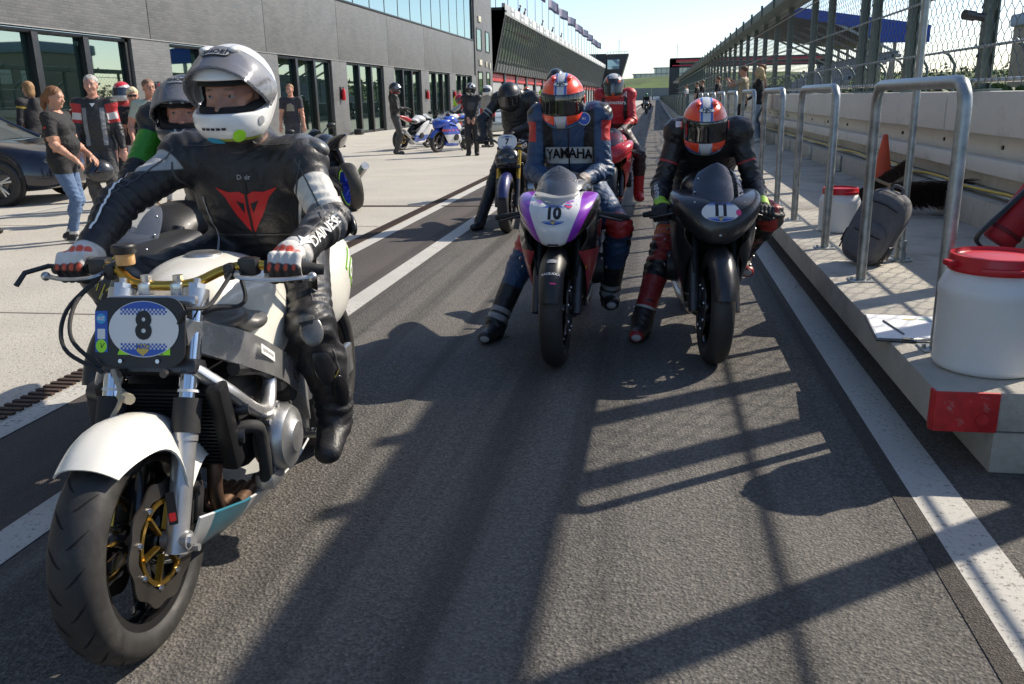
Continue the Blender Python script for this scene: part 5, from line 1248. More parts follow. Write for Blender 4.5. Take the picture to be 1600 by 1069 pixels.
            b.add(v, ff); sf = b.build('side_fairing', pm, o, ang=60); mesh_regs(sf, side_regs)
        b = MB(); b.loft(resamp([ringc([(0, .30), (.06, .30), (.115, .26), (.08, .19), (0, .175)], -.28), ringc([(0, .28), (.08, .28), (.13, .22), (.09, .15), (0, .14)], -.5), ringc([(0, .26), (.08, .26), (.12, .21), (.09, .15), (0, .14)], -.85)], 4)); b.build('belly_pan', plain, o, ang=50)
    radiator(o, -.245, -.15, .15, .44, .70, R(-14))
    b = MB(); b.box((0, -.46, .44), (.30, .30, .30), .05); b.box((0, -.72, .40), (.26, .30, .26), .06); b.box((0, -.40, .62), (.28, .2, .14), .03); b.build('engine', M_CAST, o)
    for s in (-1, 1):
        b = MB(); b.cyl((s * .15, -.62, .40), (s * .215, -.62, .40), .095, .085, n=24); b.build('engine_cover', M_ALU if naked else M_CAST, o)
        b = MB(); b.tube([(s * .06, -.24, .80), (s * .15, -.38, .74), (s * .165, -.58, .66), (s * .13, -.85, .50)], .035, 8, smooth=5, flat=1.5); b.build('frame_spar', M_DARKST, o)
        b = MB(); b.bar((s * .105, -.88, .40), (s * .115, -wb, .308), .04, .075, (0, 0, 1), .012); b.build('swingarm', M_DARKST, o)
        b = MB(); b.cyl((s * .13, -.95, .36), (s * .25, -.95, .37), .012, n=8); b.build('footpeg', M_STEEL, o)
    s_ = SDF(); s_.ell((0, -.52, .86), (.155, .21, .105), k=.03); s_.ell((0, -.70, .80), (.12, .18, .09), k=.05); s_.ell((0, -.36, .83), (.12, .10, .08), k=.05); hv, hf = s_.mesh(.011); link('tank', meshvf('tank', hv, hf, tank_m), o)
    b = MB(); b.loft(resamp([ringc([(0, .84), (.10, .835), (.13, .80), (.10, .77), (0, .765)], -.78), ringc([(0, .845), (.12, .84), (.15, .81), (.11, .775), (0, .77)], -.92), ringc([(0, .875), (.10, .87), (.12, .845), (.08, .81), (0, .80)], -1.10)], 4)); b.build('seat', M_SEATM, o, ang=50)
    b = MB(); b.loft(resamp([ringc([(0, .90), (.10, .89), (.14, .84), (.09, .79), (0, .78)], -1.08), ringc([(0, .955), (.09, .945), (.12, .90), (.07, .85), (0, .84)], -1.25), ringc([(0, .985), (.05, .98), (.065, .96), (.04, .93), (0, .925)], -1.48), ringc([(0, .985), (.015, .98), (.02, .97), (.012, .96), (0, .955)], -1.56)], 4)); b.build('tail', tail_m, o, ang=50)
    b = MB(); b.tube([(.10, -.5, .22), (.12, -.8, .2), (.15, -1.05, .28), (.19, -1.25, .42)], .026, 10, smooth=5); b.cyl((.19, -1.2, .39), (.215, -1.5, .55), .045, .052, n=18); b.build('exhaust', M_ALU, o)
    b = MB(); b.tube([(-.09, -.85, .44), (-.095, -1.38, .345)], .012, 6); b.tube([(-.09, -.85, .33), (-.095, -1.38, .27)], .012, 6); b.build('chain', M_DARKST, o)
    if stand: b = MB(); b.tube([(-.14, -.82, .30), (-.25, -.78, .12), (-.33, -.76, .012)], .012, 8); b.box((-.34, -.76, .006), (.05, .04, .012)); b.build('side_stand', M_DARKST, o)
    if mirrors:
        for s in (-1, 1): b = MB(); b.tube([(s * .14, -.05, .93), (s * .24, -.02, 1.0)], .008, 6); b.sph((s * .30, -.02, 1.02), (.07, .025, .04), 12, 8); b.build('mirror', M_BLACK, o)
    return o

# ---------------------------------------------------------------- the white naked bike in front
def hero_bike(loc, rz):
    o = tag(empty('motorcycle', loc, rz), 'white naked motorcycle with start number 8 nearest the camera', 'motorcycle')
    fc = V(0, 0, .298); fd = V(0, -.407, .914)
    wh, ty = wheel(o, fc, .300, .122, 'f', M_RIMB, None, ns=3, grooves=True, spoke=.06)
    wheel(o, V(0, -1.40, .312), .312, .185, 'r', M_RIMB, None, ns=3, grooves=False)
    for s in (-1, 1):
        p = V(s * .104, -.012, .298)
        b = MB(); b.cyl(p + fd * -.035, p + fd * .26, .0285, .030, n=20); b.cyl(p + fd * .25, p + fd * .275, .033, .033, n=20); b.cyl(p + V(-s * .035, 0, 0), p + V(s * .034, 0, 0), .024, n=18); b.cyl(p + V(s * .03, 0, 0), p + V(s * .042, 0, 0), .016, .014, n=6)
        for dz in (-.05, .04): b.cyl(p + V(s * .01, -.03 + dz * .2, -.028 + dz * .3), p + V(s * .036, -.03 + dz * .2, -.028 + dz * .3), .010, n=8)
        b.box(p + V(-s * .01, -.045, .08), (.02, .06, .05), .006); lw = b.build('fork_lower', mat('silver_fork_paint', (.50, .50, .50), .32, .7, var=.08), o)
        b = MB(); b.cyl(p + fd * .27, p + fd * .36, .037, .036, n=20); b.build('fork_gaiter', M_RUB, o)
        b = MB(); b.cyl(p + fd * .35, p + fd * .63, .0255, n=24); b.build('fork_tube', M_CHROME, o)
        b = MB(); b.cyl(p + fd * .375, p + fd * .382, .0275, n=16); b.build('cable_tie', P_WHITE, o)
        caliper(o, fc, s * .080, None, M_CAST)
        b = MB(); q = p + fd * .628; b.cyl(q - fd * .03, q + fd * .02, .034, n=20); b.cyl(q + fd * .02, q + fd * .035, .024, n=6); b.cyl(q + fd * .03, q + fd * .05, .010, n=8); b.build('fork_cap', M_ALUP, o)
    decal('fork_sticker', poly_mesh([rrect(.022, .085, .004)]), P_BLACK, o, None, (-.1185, .018, .400), (.6, .4, 0), (-.55, .75, .1), 0)
    decal('fork_sticker_band', poly_mesh([rrect(.016, .022, .003)]), P_RED, o, None, (-.1195, .0205, .378), (.6, .4, 0), (-.55, .75, .1), 0)
    fender(o, fc, .327, .120, None, M_WPAINT, 57, 160, drop=.07, wing=.13)
    b = MB(); b.box(V(0, -.012, .298) + fd * .612, (.25, .085, .028), .012, Matrix.Rotation(R(24), 3, 'X')); b.build('top_clamp', M_ALUP, o)
    b = MB(); b.box(V(0, -.012, .298) + fd * .44, (.27, .075, .038), .012, Matrix.Rotation(R(24), 3, 'X'))
    for s in (-1, 1): b.cyl(V(s * .104, -.012, .298) + fd * .42, V(s * .104, -.012, .298) + fd * .46, .037, n=18); b.cyl(V(s * .06, .035, .298) + fd * .44, V(s * .06, .05, .298) + fd * .44, .010, n=8)
    b.build('bottom_yoke', M_DARKST, o)
    # number board with its prints
    pc = V(0, -.155, .805); nrm = V(0, .96, .24).normalized(); w_ = nrm.cross(V(-1, 0, 0)); M = Matrix((V(-1, 0, 0), w_, nrm)).transposed()
    b = MB(); b.prism(rrect(.242, .178, .045, 7), .005, pc, (-1, 0, 0), w_); bd = b.build('number_board', mat('black_plastic_board', (.022, .022, .024), .5), o)
    u = (-1, 0, 0); pf_ = lambda x, y, l=.0032: pc + V(-1, 0, 0) * x + w_ * y + nrm * l
    sub = bd
    decal('lime_panel', poly_mesh([[(-.06, -.058), (.082, -.058), (.082, -.036), (-.05, -.036)]]), P_LIME, sub, None, pf_(0, 0, .0036), u, nrm, 0)
    decal('lime_lettering', text_mesh('162', .05, bold=.03, sx=1.4), P_BLACK, sub, None, pf_(.01, -.040, .0042), u, nrm, 0)
    decal('number_oval', poly_mesh([oval(.094, .072)]), P_WHITE, sub, None, pf_(.012, .008, .0048), u, nrm, 0)
    for sg in (1, -1):
        decal('oval_arc', poly_mesh([[(.092 * math.cos(t), sg * .070 * math.sin(t)) for t in np.linspace(R(48), R(132), 14)]]), P_BLUE, sub, None, pf_(.012, .008, .0054), u, nrm, 0)
        q = .0052; y0 = .070 * math.sin(R(48)); decal('chequer', poly_mesh([[(-.062 + i * q, sg * (y0 - j * q)), (-.062 + (i + 1) * q, sg * (y0 - j * q)), (-.062 + (i + 1) * q, sg * (y0 - (j + 1) * q)), (-.062 + i * q, sg * (y0 - (j + 1) * q))] for i in range(24) for j in range(3) if (i + j) % 2 == 0]), P_BLUE, sub, None, pf_(.012, .008, .0054), u, nrm, 0)
    decal('start_number', text_mesh('8', .095, bold=.045, sx=.9), P_BLACK, sub, None, pf_(.012, .014, .0060), u, nrm, 0)
    decal('shield', poly_mesh([[(-.016, .012), (.016, .012), (.016, -.006), (0, -.019), (-.016, -.006)]]), P_GOLD, sub, None, pf_(.010, -.042, .0066), u, nrm, 0)
    decal('shield_text', text_mesh('MAC', .016, bold=.03), P_BLUE, sub, None, pf_(.010, -.037, .0072), u, nrm, 0)
    decal('blue_sticker', poly_mesh([[(-.017, -.052), (.017, -.052), (.017, .054), (-.017, .054)]]), P_BLUE, sub, None, pf_(-.103, 0, .0036), u, nrm, 0)
    decal('sticker_ring', poly_mesh([oval(.013, .013)]), P_CYAN, sub, None, pf_(-.103, .034, .0042), u, nrm, 0); decal('sticker_text', text_mesh('RIZ', .013, bold=.02), P_WHITE, sub, None, pf_(-.103, .034, .0048), u, nrm, 0)
    decal('sticker_patch', poly_mesh([rrect(.021, .026, .002)]), P_WHITE, sub, None, pf_(-.103, -.005, .0042), u, nrm, 0); decal('lime_dot', poly_mesh([oval(.015, .017)]), P_LIME, sub, None, pf_(-.103, -.036, .0042), u, nrm, 0); decal('tick_mark', text_mesh('V', .02, shear=.3), P_BLACK, sub, None, pf_(-.103, -.036, .0048), u, nrm, 0)
    b = MB(); [b.cyl(pf_(x, -.074), pf_(x, -.074, .009), .0055, n=10) for x in (-.05, .05)]; b.build('board_screw', M_STEEL, bd)
    # handlebar
    bar = [(.30, -.405, .925), (.22, -.375, .938), (.15, -.345, .928), (.085, -.305, .902), (0, -.295, .896), (-.085, -.305, .902), (-.15, -.345, .928), (-.22, -.375, .938), (-.30, -.405, .925)]
    b = MB(); b.tube(bar, .0135, 14, smooth=5); b.build('handlebar', M_GOLD, o)
    for s in (-1, 1):
        b = MB(); b.box((s * .045, -.297, .885), (.035, .045, .045), .01); b.cyl((s * .045, -.297, .90), (s * .045, -.297, .925), .014, n=10); b.build('bar_clamp', M_ALUP, o)
        b = MB(); b.cyl((s * .25, -.386, .931), (s * .375, -.433, .915), .0185, n=14); b.cyl((s * .375, -.433, .915), (s * .40, -.442, .912), .017, .014, n=14); b.build('grip', M_RUB, o)
        b = MB(); b.box((s * .215, -.372, .935), (.055, .045, .05), .012); b.box((s * .17, -.35, .925), (.03, .04, .045), .01); b.build('switch_unit', M_BLACK, o)
        b = MB(); b.tube([(s * .19, -.345, .925), (s * .21, -.315, .915), (s * .30, -.335, .905), (s * .385, -.375, .905)], .0085, 8, smooth=5, flat=.6); b.sph((s * .388, -.377, .905), .013, 10, 8); b.build('lever', M_ALU, o)
    b = MB(); b.tube([(.30, -.40, .925), (.39, -.40, .93), (.43, -.35, .92), (.44, -.32, .89)], .009, 8, flat=.8); b.build('lever_guard', M_BLACK, o)
    b = MB(); b.lathe([(0, 0), (.024, .0), (.026, .004), (.026, .032), (0, .032)], (.125, -.345, .945), n=20); b.build('brake_fluid_cup', mat('amber_fluid', (.62, .36, .14), .25, var=.05, coat=.5), o)
    b = MB(); b.lathe([(0, 0), (.031, 0), (.033, .004), (.033, .020), (.029, .025), (0, .025)], (.125, -.345, .976), n=24); b.build('reservoir_cap', M_BLACK, o)
    b = MB(); b.tube([(.125, -.345, .947), (.15, -.345, .925), (.19, -.36, .93)], .007, 8); b.build('reservoir_arm', M_BLACK, o)
    for pts in ([(.20, -.33, .91), (.215, -.23, .86), (.18, -.14, .79), (.10, -.12, .72)], [(.19, -.33, .92), (.235, -.22, .845), (.19, -.12, .77), (.09, -.11, .71)], [(-.18, -.33, .92), (-.16, -.22, .86), (-.13, -.16, .86), (-.07, -.17, .78)], [(-.20, -.34, .92), (-.22, -.3, .85), (-.15, -.25, .84), (-.05, -.25, .80)]):
        b = MB(); b.tube(pts, .0055, 8, smooth=6); b.build('cable', M_RUB, o)
    b = MB(); b.tube([(.055, -.10, .72), (.02, -.06, .66), (.05, -.05, .60), (.075, -.05, .52), (.09, -.04, .46)], .006, 8, smooth=6); b.tube([(.03, -.08, .66), (-.01, -.05, .66)], .014, 8); b.build('brake_hose', mat('tan_hose', (.34, .30, .22), .5), o)
    # radiator, engine, headers
    radiator(o, -.215, -.185, .15, .40, .66, R(-13))
    b = MB(); b.tube([(-.16, -.25, .50), (-.21, -.29, .50), (-.215, -.33, .46), (-.205, -.36, .32), (-.15, -.42, .28)], .019, 12, smooth=6); b.build('coolant_hose', M_RUB, o)
    b = MB(); b.cyl((-.15, -.26, .555), (-.215, -.275, .56), .018, n=12); b.cyl((-.15, -.245, .49), (-.20, -.26, .485), .022, n=12); b.build('hose_clamp', M_DARKST, o)
    for x in (-.115, -.035, .045, .12):
        b = MB(); b.tube([(x, -.37, .50), (x, -.255, .43), (x * .9, -.245, .30), (x * .7, -.36, .20), (x * .4, -.6, .17)], .021, 12, smooth=6); b.build('exhaust_header', M_EXH, o)
    b = MB(); b.box((0, -.50, .46), (.32, .34, .24), .04); b.box((0, -.40, .60), (.30, .20, .14), .03, Matrix.Rotation(R(-25), 3, 'X')); b.box((0, -.72, .42), (.26, .28, .3), .06); b.build('engine_block', M_CAST, o)
    b = MB(); ax = V(-1, 0, 0); b.lathe([(0, .075), (.045, .075), (.055, .066), (.088, .058), (.096, .045), (.098, .0), (.086, -.03)], (-.20, -.455, .405), ax, n=40)
    for i in range(8): a = i * .785; b.cyl((-.20, -.455 + .102 * math.cos(a), .405 + .102 * math.sin(a)), (-.225, -.455 + .102 * math.cos(a), .405 + .102 * math.sin(a)), .010, n=8)
    b.box((-.20, -.40, .30), (.06, .10, .05), .015); b.build('clutch_cover', M_ALU, o, ang=40)
    b = MB(); b.box((-.19, -.56, .56), (.05, .09, .08), .015); b.cyl((-.17, -.62, .50), (-.21, -.62, .50), .04, n=16); b.tube([(-.17, -.30, .665), (-.19, -.42, .63), (-.19, -.5, .58)], .022, 10, smooth=5); b.build('starter_and_pipes', M_CAST, o)
    # twin spar frame
    for s in (-1, 1):
        b = MB(); b.loft(resamp([[(s * (.075 + t * .03), -.19 - .01 * k_, z) for t, k_, z in ((0, 0, .84), (1, 0, .83), (1.1, 0, .75), (0, 0, .75))], [(s * (.165 + t * .03), -.33, z) for t, z in ((0, .775), (1, .765), (1.1, .66), (0, .665))], [(s * (.185 + t * .03), -.52, z) for t, z in ((0, .67), (1, .66), (1.1, .56), (0, .565))], [(s * (.175 + t * .03), -.70, z) for t, z in ((0, .56), (1, .55), (1.1, .44), (0, .445))], [(s * (.15 + t * .03), -.82, z) for t, z in ((0, .48), (1, .47), (1.1, .32), (0, .325))]], 5)); b.build('frame_spar', M_ALUP, o, ang=45)
        b = MB(); b.tube([(s * .12, -.18, .70), (s * .175, -.24, .62), (s * .205, -.33, .535), (s * .205, -.41, .51), (s * .195, -.47, .55), (s * .19, -.50, .60)], [.024, .026, .025, .024, .022, .02], 12, smooth=6, flat=.8); b.build('frame_cradle', M_ALUP, o)
        b = MB(); b.bar((s * .115, -.84, .40), (s * .125, -1.40, .312), .045, .085, (0, 0, 1), .015); b.build('swingarm', M_ALU, o)
        b = MB(); b.cyl((s * .16, -.70, .31), (s * .285, -.70, .315), .011, n=10); [b.cyl((s * (.20 + i * .016), -.70, .323), (s * (.20 + i * .016), -.70, .334), .006, n=6) for i in range(6)]; b.build('footpeg', M_STEEL, o)
        b = MB(); b.box((s * .165, -.76, .36), (.02, .14, .16), .02); b.build('footrest_plate', M_ALU, o)
    decal('frame_label', poly_mesh([[(-.055, -.014), (.055, -.014), (.055, .014), (-.055, .014)]]), P_WHITE, o, None, (-.2195, -.43, .672), (0, -.86, -.50), (-1, -.10, .12), 0)
    decal('frame_label_text', text_mesh('5JJ 0000 98 KW', .0135), P_BLACK, o, None, (-.2203, -.43, .672), (0, -.86, -.50), (-1, -.10, .12), 0)
    s_ = SDF(); s_.ell((0, -.36, .795), (.185, .14, .05), k=.03); s_.ell((0, -.47, .755), (.205, .13, .05), k=.04); hv, hf = s_.mesh(.009); link('airbox_cover', meshvf('airbox_cover', hv, hf, mat('satin_grey_plastic', (.085, .083, .08), .4, var=.15)), o)
    s_ = SDF(); s_.ell((0, -.56, .835), (.185, .215, .105), k=.03); s_.ell((0, -.75, .79), (.150, .20, .09), k=.06); s_.ell((0, -.40, .82), (.14, .10, .075), k=.05); s_.ell((-.14, -.62, .70), (.05, .18, .12), k=.05); s_.ell((.14, -.62, .70), (.05, .18, .12), k=.05)
    hv, hf = s_.mesh(.0085); tk = link('tank', meshvf('tank', hv, hf, M_WPAINT), o)
    b = MB(); b.lathe([(.0, .010), (.040, .010), (.050, .006), (.052, 0)], (0, -.55, .935), n=32); b.build('fuel_cap', M_ALU, o)
    b = MB(); b.loft(resamp([ringc([(0, .82), (.10, .815), (.14, .78), (.10, .74), (0, .735)], -.84), ringc([(0, .82), (.13, .815), (.16, .78), (.11, .74), (0, .735)], -1.0), ringc([(0, .84), (.11, .835), (.14, .80), (.1, .76), (0, .75)], -1.15)], 4)); b.build('seat', M_SEATM, o, ang=50)
    s_ = SDF(); s_.ell((0, -1.26, .82), (.20, .20, .12), k=.04); s_.ell((-.16, -1.15, .72), (.075, .20, .16), k=.08); s_.ell((.16, -1.15, .72), (.075, .20, .16), k=.08); s_.ell((0, -1.42, .90), (.14, .15, .07), k=.08)
    s_.sub(d_ell((0, -.98, .93), (.17, .22, .16)), .03); hv, hf = s_.mesh(.0095); tl = link('tail', meshvf('tail', hv, hf, M_WPAINT), o)
    bv = bvh_of([tl])
    decal('race_number_outline', text_mesh('162', .125, bold=.05, sx=.8), P_LIME, o, bv, (-.4, -1.20, .80), (-.05, -.72, -.69), (-.93, .30, .2), .02, .003)
    decal('race_number', text_mesh('162', .125, bold=.012, sx=.8), P_WHITE, o, bv, (-.4, -1.20, .80), (-.05, -.72, -.69), (-.93, .30, .2), .02, .0045)
    # belly pan, one curved skin with a blue-green patch
    st = [(-.05, .34, .20, .155), (-.10, .33, .19, .17), (-.25, .29, .17, .185), (-.45, .25, .155, .19), (-.65, .235, .15, .185), (-.85, .235, .16, .16)]; b = MB(); k = 17; v = []
    for lay in (0, 1):
        for i in range(21):
            f = i / 20 * 5; i0 = min(int(f), 4); t = f - i0; y, zt, zb_, xw = [st[i0][q] * (1 - t) + st[i0 + 1][q] * t for q in range(4)]
            for j in range(k):
                a = -1 + 2 * j / (k - 1); v.append(((xw - lay * .005) * math.copysign(abs(a) ** .75, a), y, zb_ + (zt - zb_) * abs(a) ** 2.2 + lay * .004))
    oo = 21 * k; b.add(v, [(L_ * oo + i * k + j, L_ * oo + i * k + j + 1, L_ * oo + (i + 1) * k + j + 1, L_ * oo + (i + 1) * k + j) for L_ in (0, 1) for i in range(20) for j in range(k - 1)] + [(i * k + e, (i + 1) * k + e, oo + (i + 1) * k + e, oo + i * k + e) for i in range(20) for e in (0, k - 1)] + [(j + e, j + 1 + e, oo + j + 1 + e, oo + j + e) for j in range(k - 1) for e in (0, oo - k)])
    br = [(lambda P: np.maximum(np.maximum(P[:, 1] + .10, -.29 - P[:, 1]), .205 - P[:, 2] + (P[:, 1] + .2) * .1), (.03, .16, .22), .3)]
    bp_ = b.build('belly_pan', regmat('belly_paint', (.52, .53, .51), [(c, r) for _, c, r in br], rough=.3, coat=.4, var=.06), o, ang=60); mesh_regs(bp_, br)
    b = MB(); b.tube([(.12, -.6, .2), (.16, -.9, .24), (.20, -1.15, .36)], .027, 12, smooth=5); b.cyl((.20, -1.12, .35), (.24, -1.5, .52), .05, .055, n=20); b.build('exhaust', M_ALU, o)
    b = MB(); b.box((-.14, -1.40, .36), (.03, .09, .12), .012); b.build('rear_caliper', M_ALU, o)
    b = MB(); b.tube([(.10, -.85, .45), (.10, -1.40, .36)], .012, 6); b.tube([(.10, -.85, .33), (.10, -1.40, .27)], .012, 6); b.build('chain', M_DARKST, o)
    b = MB(); b.cyl((.10, -.18, .62), (.19, -.22, .62), .03, n=16); b.build('horn', M_DARKST, o)
    return o
# ---------------------------------------------------------------- bikes and riders in place
BK = (.016, .016, .018); WH = (.66, .65, .62); RD = (.50, .018, .02); NAVY = (.028, .060, .14); JEAN = (.10, .16, .27)
def w2l(p, loc, rz):
    d = Vector(p) - Vector(loc); c, s = math.cos(-rz), math.sin(-rz); return V(c * d.x - s * d.y, s * d.x + c * d.y, d.z)
def riderJ(pel, lean, hands, feet, fd, head=None, k=1.0, el=((.8, -.3, -.5), (-.8, -.3, -.5)), kh=1.0, twist=0.0, sw=.188):
    J = {'k': k, 'pel': V(*pel)}; v = V(0, math.sin(R(lean)), math.cos(R(lean))); u = V(math.cos(R(twist)), math.sin(R(twist)), 0)
    J['che'] = J['pel'] + v * .34 * k; J['nek'] = J['pel'] + v * .53 * k; f = Vector(fd).normalized(); J['fd'] = f
    J['hed'] = Vector(head) if head else J['nek'] + v * .09 * k + V(0, .045, .06) * k
    for s, n, i in ((1, 'R', 0), (-1, 'L', 1)):
        J['sh' + n] = J['pel'] + v * .465 * k + u * s * sw * k; J['hi' + n] = J['pel'] + V(s * .095, .02, -.02)
        wr, hd = hands[i]; J['wr' + n] = Vector(wr); J['el' + n] = ik(J['sh' + n], wr, .305 * k, .265 * k, el[i]); J['wr' + n] = J['el' + n] + (Vector(wr) - J['el' + n]).normalized() * .265 * k; J['hd' + n] = Vector(hd) if hd is not None else V(0, 1, 0)
        an, td = feet[i]; J['an' + n] = Vector(an); J['to' + n] = Vector(an) + Vector(td); J['kn' + n] = ik(J['hi' + n], an, .44 * k, .44 * k, (s * .55 * kh, 1, .35))
    return J
GR_S = {1: (V(.268, -.285, .747), V(.95, -.33, -.17)), -1: (V(-.268, -.285, .747), V(-.95, -.33, -.17))}
def stand_foot(x, y): return (V(x, y, .095), V(math.copysign(.04, x), .165, -.055))
def peg_foot(s, y=-.98, z=.43, x=.26): return (V(s * x, y, z), V(s * .02, .15, -.075))
def arm_regs(J, col, t0=.1, t1=.95, ro=.4, inner=None):
    return [(OR(*[AND(seg(J['sh' + n], J['el' + n], t0, t1, .10)) for n in 'LR']), col, ro)]
def boots(J, col, t=.42, ro=.4): return [(OR(*[OR(seg(J['kn' + n], J['an' + n], t, 1.2, .10), seg(J['an' + n], J['to' + n], -.8, 1.6, .075)) for n in 'LR']), col, ro)]
def hands_reg(J, col, grips=None, ro=.6):
    return [(OR(*[seg(J['el' + n], J['wr' + n], .80, 1.65, .085) for n in 'LR']), col, ro)]
def knee_regs(J, col, r=.062, ro=.35): return [(OR(*[ball(J['kn' + n] + (J['toR'] - J['anR']).normalized() * .045, r) for n in 'LR']), col, ro)]
PITCHF = lambda x, y, z: V(x, y, z)

# rider and bike number 8
HL, HZ = (-1.28, 1.80, 0), R(183)
hero = hero_bike(HL, HZ)
gR, gL = V(.308, -.409, .924), V(-.308, -.409, .924)
J8 = riderJ((-.02, -1.06, .88), 24, ((gR + V(.004, -.075, .03), None), (gL + V(-.004, -.075, .03), None)), (peg_foot(1, -.78, .42, .27), (V(-.29, -.76, .40), V(-.01, .13, -.12))), w2l((.0, -1, -.10), (0, 0, 0), HZ), head=w2l((-1.262, 2.55, 1.380), HL, HZ), k=1.02, el=((1, -.2, .15), (-1, -.25, -.1)), kh=.55)
J8['shR'] = V(.170, -.87, 1.195); J8['shL'] = V(-.215, -.85, 1.18)
J8['nek'] = V(-.035, -.845, 1.235); J8['che'] = V(-.025, -.915, 1.075)
J8['elR'] = V(.300, -.655, 1.075); J8['elL'] = V(-.345, -.69, 1.015); J8['knL'] = w2l((-1.055, 2.50, .685), HL, HZ)
up8 = lambda a, b, t: a + (b - a) * t
def x8(s, J, T):
    for n, q in (('R', 1), ('L', -1)):
        s.cap(up8(J['el' + n], J['wr' + n], .72), up8(J['el' + n], J['wr' + n], 1.0), .050, .047, k=.012)
    s.cap(J['nek'] + V(0, -.03, .0), J['nek'] + V(0, -.02, .05), .072, .066, k=.02)
g8 = [V(.308, -.409, .924), V(-.308, -.409, .924)]; kn8 = [c + V(0, -.012, .052) for c in g8]
regs8 = [(OR(seg(J8['shL'], J8['elL'], .42, .92, .085)), (.55, .54, .50), .45), (AND(seg(J8['shR'], J8['elR'], .25, .85, .085), half(up8(J8['shR'], J8['elR'], .5) + V(0, .0, .034), (0, 0, -1))), (.42, .43, .43), .45),
         (OR(ball(J8['shL'] + V(-.02, 0, .02), .072), ball(J8['shR'] + V(.02, 0, .02), .072)), (.11, .112, .118), .3),
         (AND(seg(J8['elL'], J8['wrL'], .05, .70, .075), NOT(ball(up8(J8['elL'], J8['wrL'], .4) + V(-.018, .02, -.012), .062))), (.13, .135, .14), .45),
         (OR(*[ball(J8['kn' + n] + V(0, .05, .01), (.045, .04, .055)) for n in 'LR']), (.18, .175, .165), .3),
         (OR(*[seg(J8['el' + n], J8['wr' + n], .985, 1.7, .12) for n in 'LR']), (.60, .585, .55), .7),
         (OR(*[AND(ball(c, .085), half(c + V(0, .030, 0), (0, -1, .55))) for c in g8]), (.02, .02, .021), .6),
         (OR(*[ball(c + V(q * (-.034 + .0225 * i), -.008 + .004 * i, .052), (.0115, .013, .0135)) for c, q in zip(g8, (1, -1)) for i in range(4)]), (.62, .085, .045), .45),
         (OR(*[ball(c + V(q * (-.034 + .0225 * i), .050, .012), (.0065, .012, .013)) for c, q in zip(g8, (1, -1)) for i in range(4)]), (.62, .09, .04), .5),
         (ball(J8['nek'] + V(0, -.01, .01), (.095, .10, .062)), (.019, .019, .021), .5)]
p8, b8, F8 = person('person', 'rider in black leathers with red chest emblem and open white helmet on bike 8', J8, HL, HZ, build=dict(leather=True, boots=True, g=1.08, legs=.90), regs=regs8, base=(.019, .019, .021), rough=.48, head='face', hands=((gR, V(1, -.1, -.02)), (gL, V(-1, -.1, -.02))), vox=.0085, fold=.18, extra=x8, skin=(.38, .19, .135), glove_r=1.06)
Mh8 = place(J8['hed'] + V(0, -.005, .01), J8['fd'], s=.97)
HW = (.80, .80, .78)
hm8 = helmet(p8, Mh8, HW, [(lambda P: np.maximum(P[:, 2] + .118, P[:, 1] - .3), (.35, .42, .05), .4), (lambda P: np.maximum(P[:, 2] + .128, P[:, 1] - .3), BK, .5)], 'smoke', 50, vents=mat('white_vent', (.70, .70, .69), .3, coat=.4))
# black beading round the eye port, and prints
vis8 = [c for c in hm8.children if c.name.startswith('visor') and 'pivot' not in c.name][0]
f8 = J8['fd'].normalized(); s8 = f8.cross(V(0, 0, 1)).normalized()
def print_on(name, vf, m, par, objs, o, n, u, cell=.01, lift=.002): return decal(name, vf, m, par, bvh_of(objs), o, u, n, cell, lift)
hc8 = J8['hed']
ui = -s8
print_on('brand_oval', poly_mesh([rrect(.088, .034, .016)]), P_BLACK, p8, [vis8], hc8 + f8 * .10 + V(0, 0, .155), (f8 * .5 + V(0, 0, .85)), -s8, .012, .003)
print_on('brand_oval_face', poly_mesh([rrect(.082, .028, .013)]), P_GREY, p8, [vis8], hc8 + f8 * .10 + V(0, 0, .155), (f8 * .5 + V(0, 0, .85)), -s8, .012, .004)
print_on('brand_text', text_mesh('SHOEI', .026, bold=.03), P_BLACK, p8, [vis8], hc8 + f8 * .10 + V(0, 0, .155), (f8 * .5 + V(0, 0, .85)), -s8, .012, .005)
print_on('lime_sticker', poly_mesh([oval(.019, .019)]), P_LIME, p8, [hm8], hc8 + f8 * .1 - s8 * .055 + V(0, 0, -.098), (f8 * .8 - s8 * .6), s8, .012)
print_on('blue_sticker', poly_mesh([oval(.030, .014)]), P_CYAN, p8, [hm8], hc8 + f8 * .15 + s8 * .03 + V(0, 0, -.115), (f8 * .95 + s8 * .1), s8, .012)
print_on('round_sticker', poly_mesh([oval(.013, .013)]), P_GREY, p8, [hm8], hc8 + f8 * .05 - s8 * .10 + V(0, 0, -.06), (f8 * .3 - s8 * .9), s8, .012)
print_on('chin_slots', poly_mesh([[(-.03 + i * .016, -.004), (-.018 + i * .016, -.004), (-.018 + i * .016, .003), (-.03 + i * .016, .003)] for i in range(5)]), P_BLACK, p8, [hm8], hc8 + f8 * .15 + V(0, 0, -.075), f8, s8, .012)
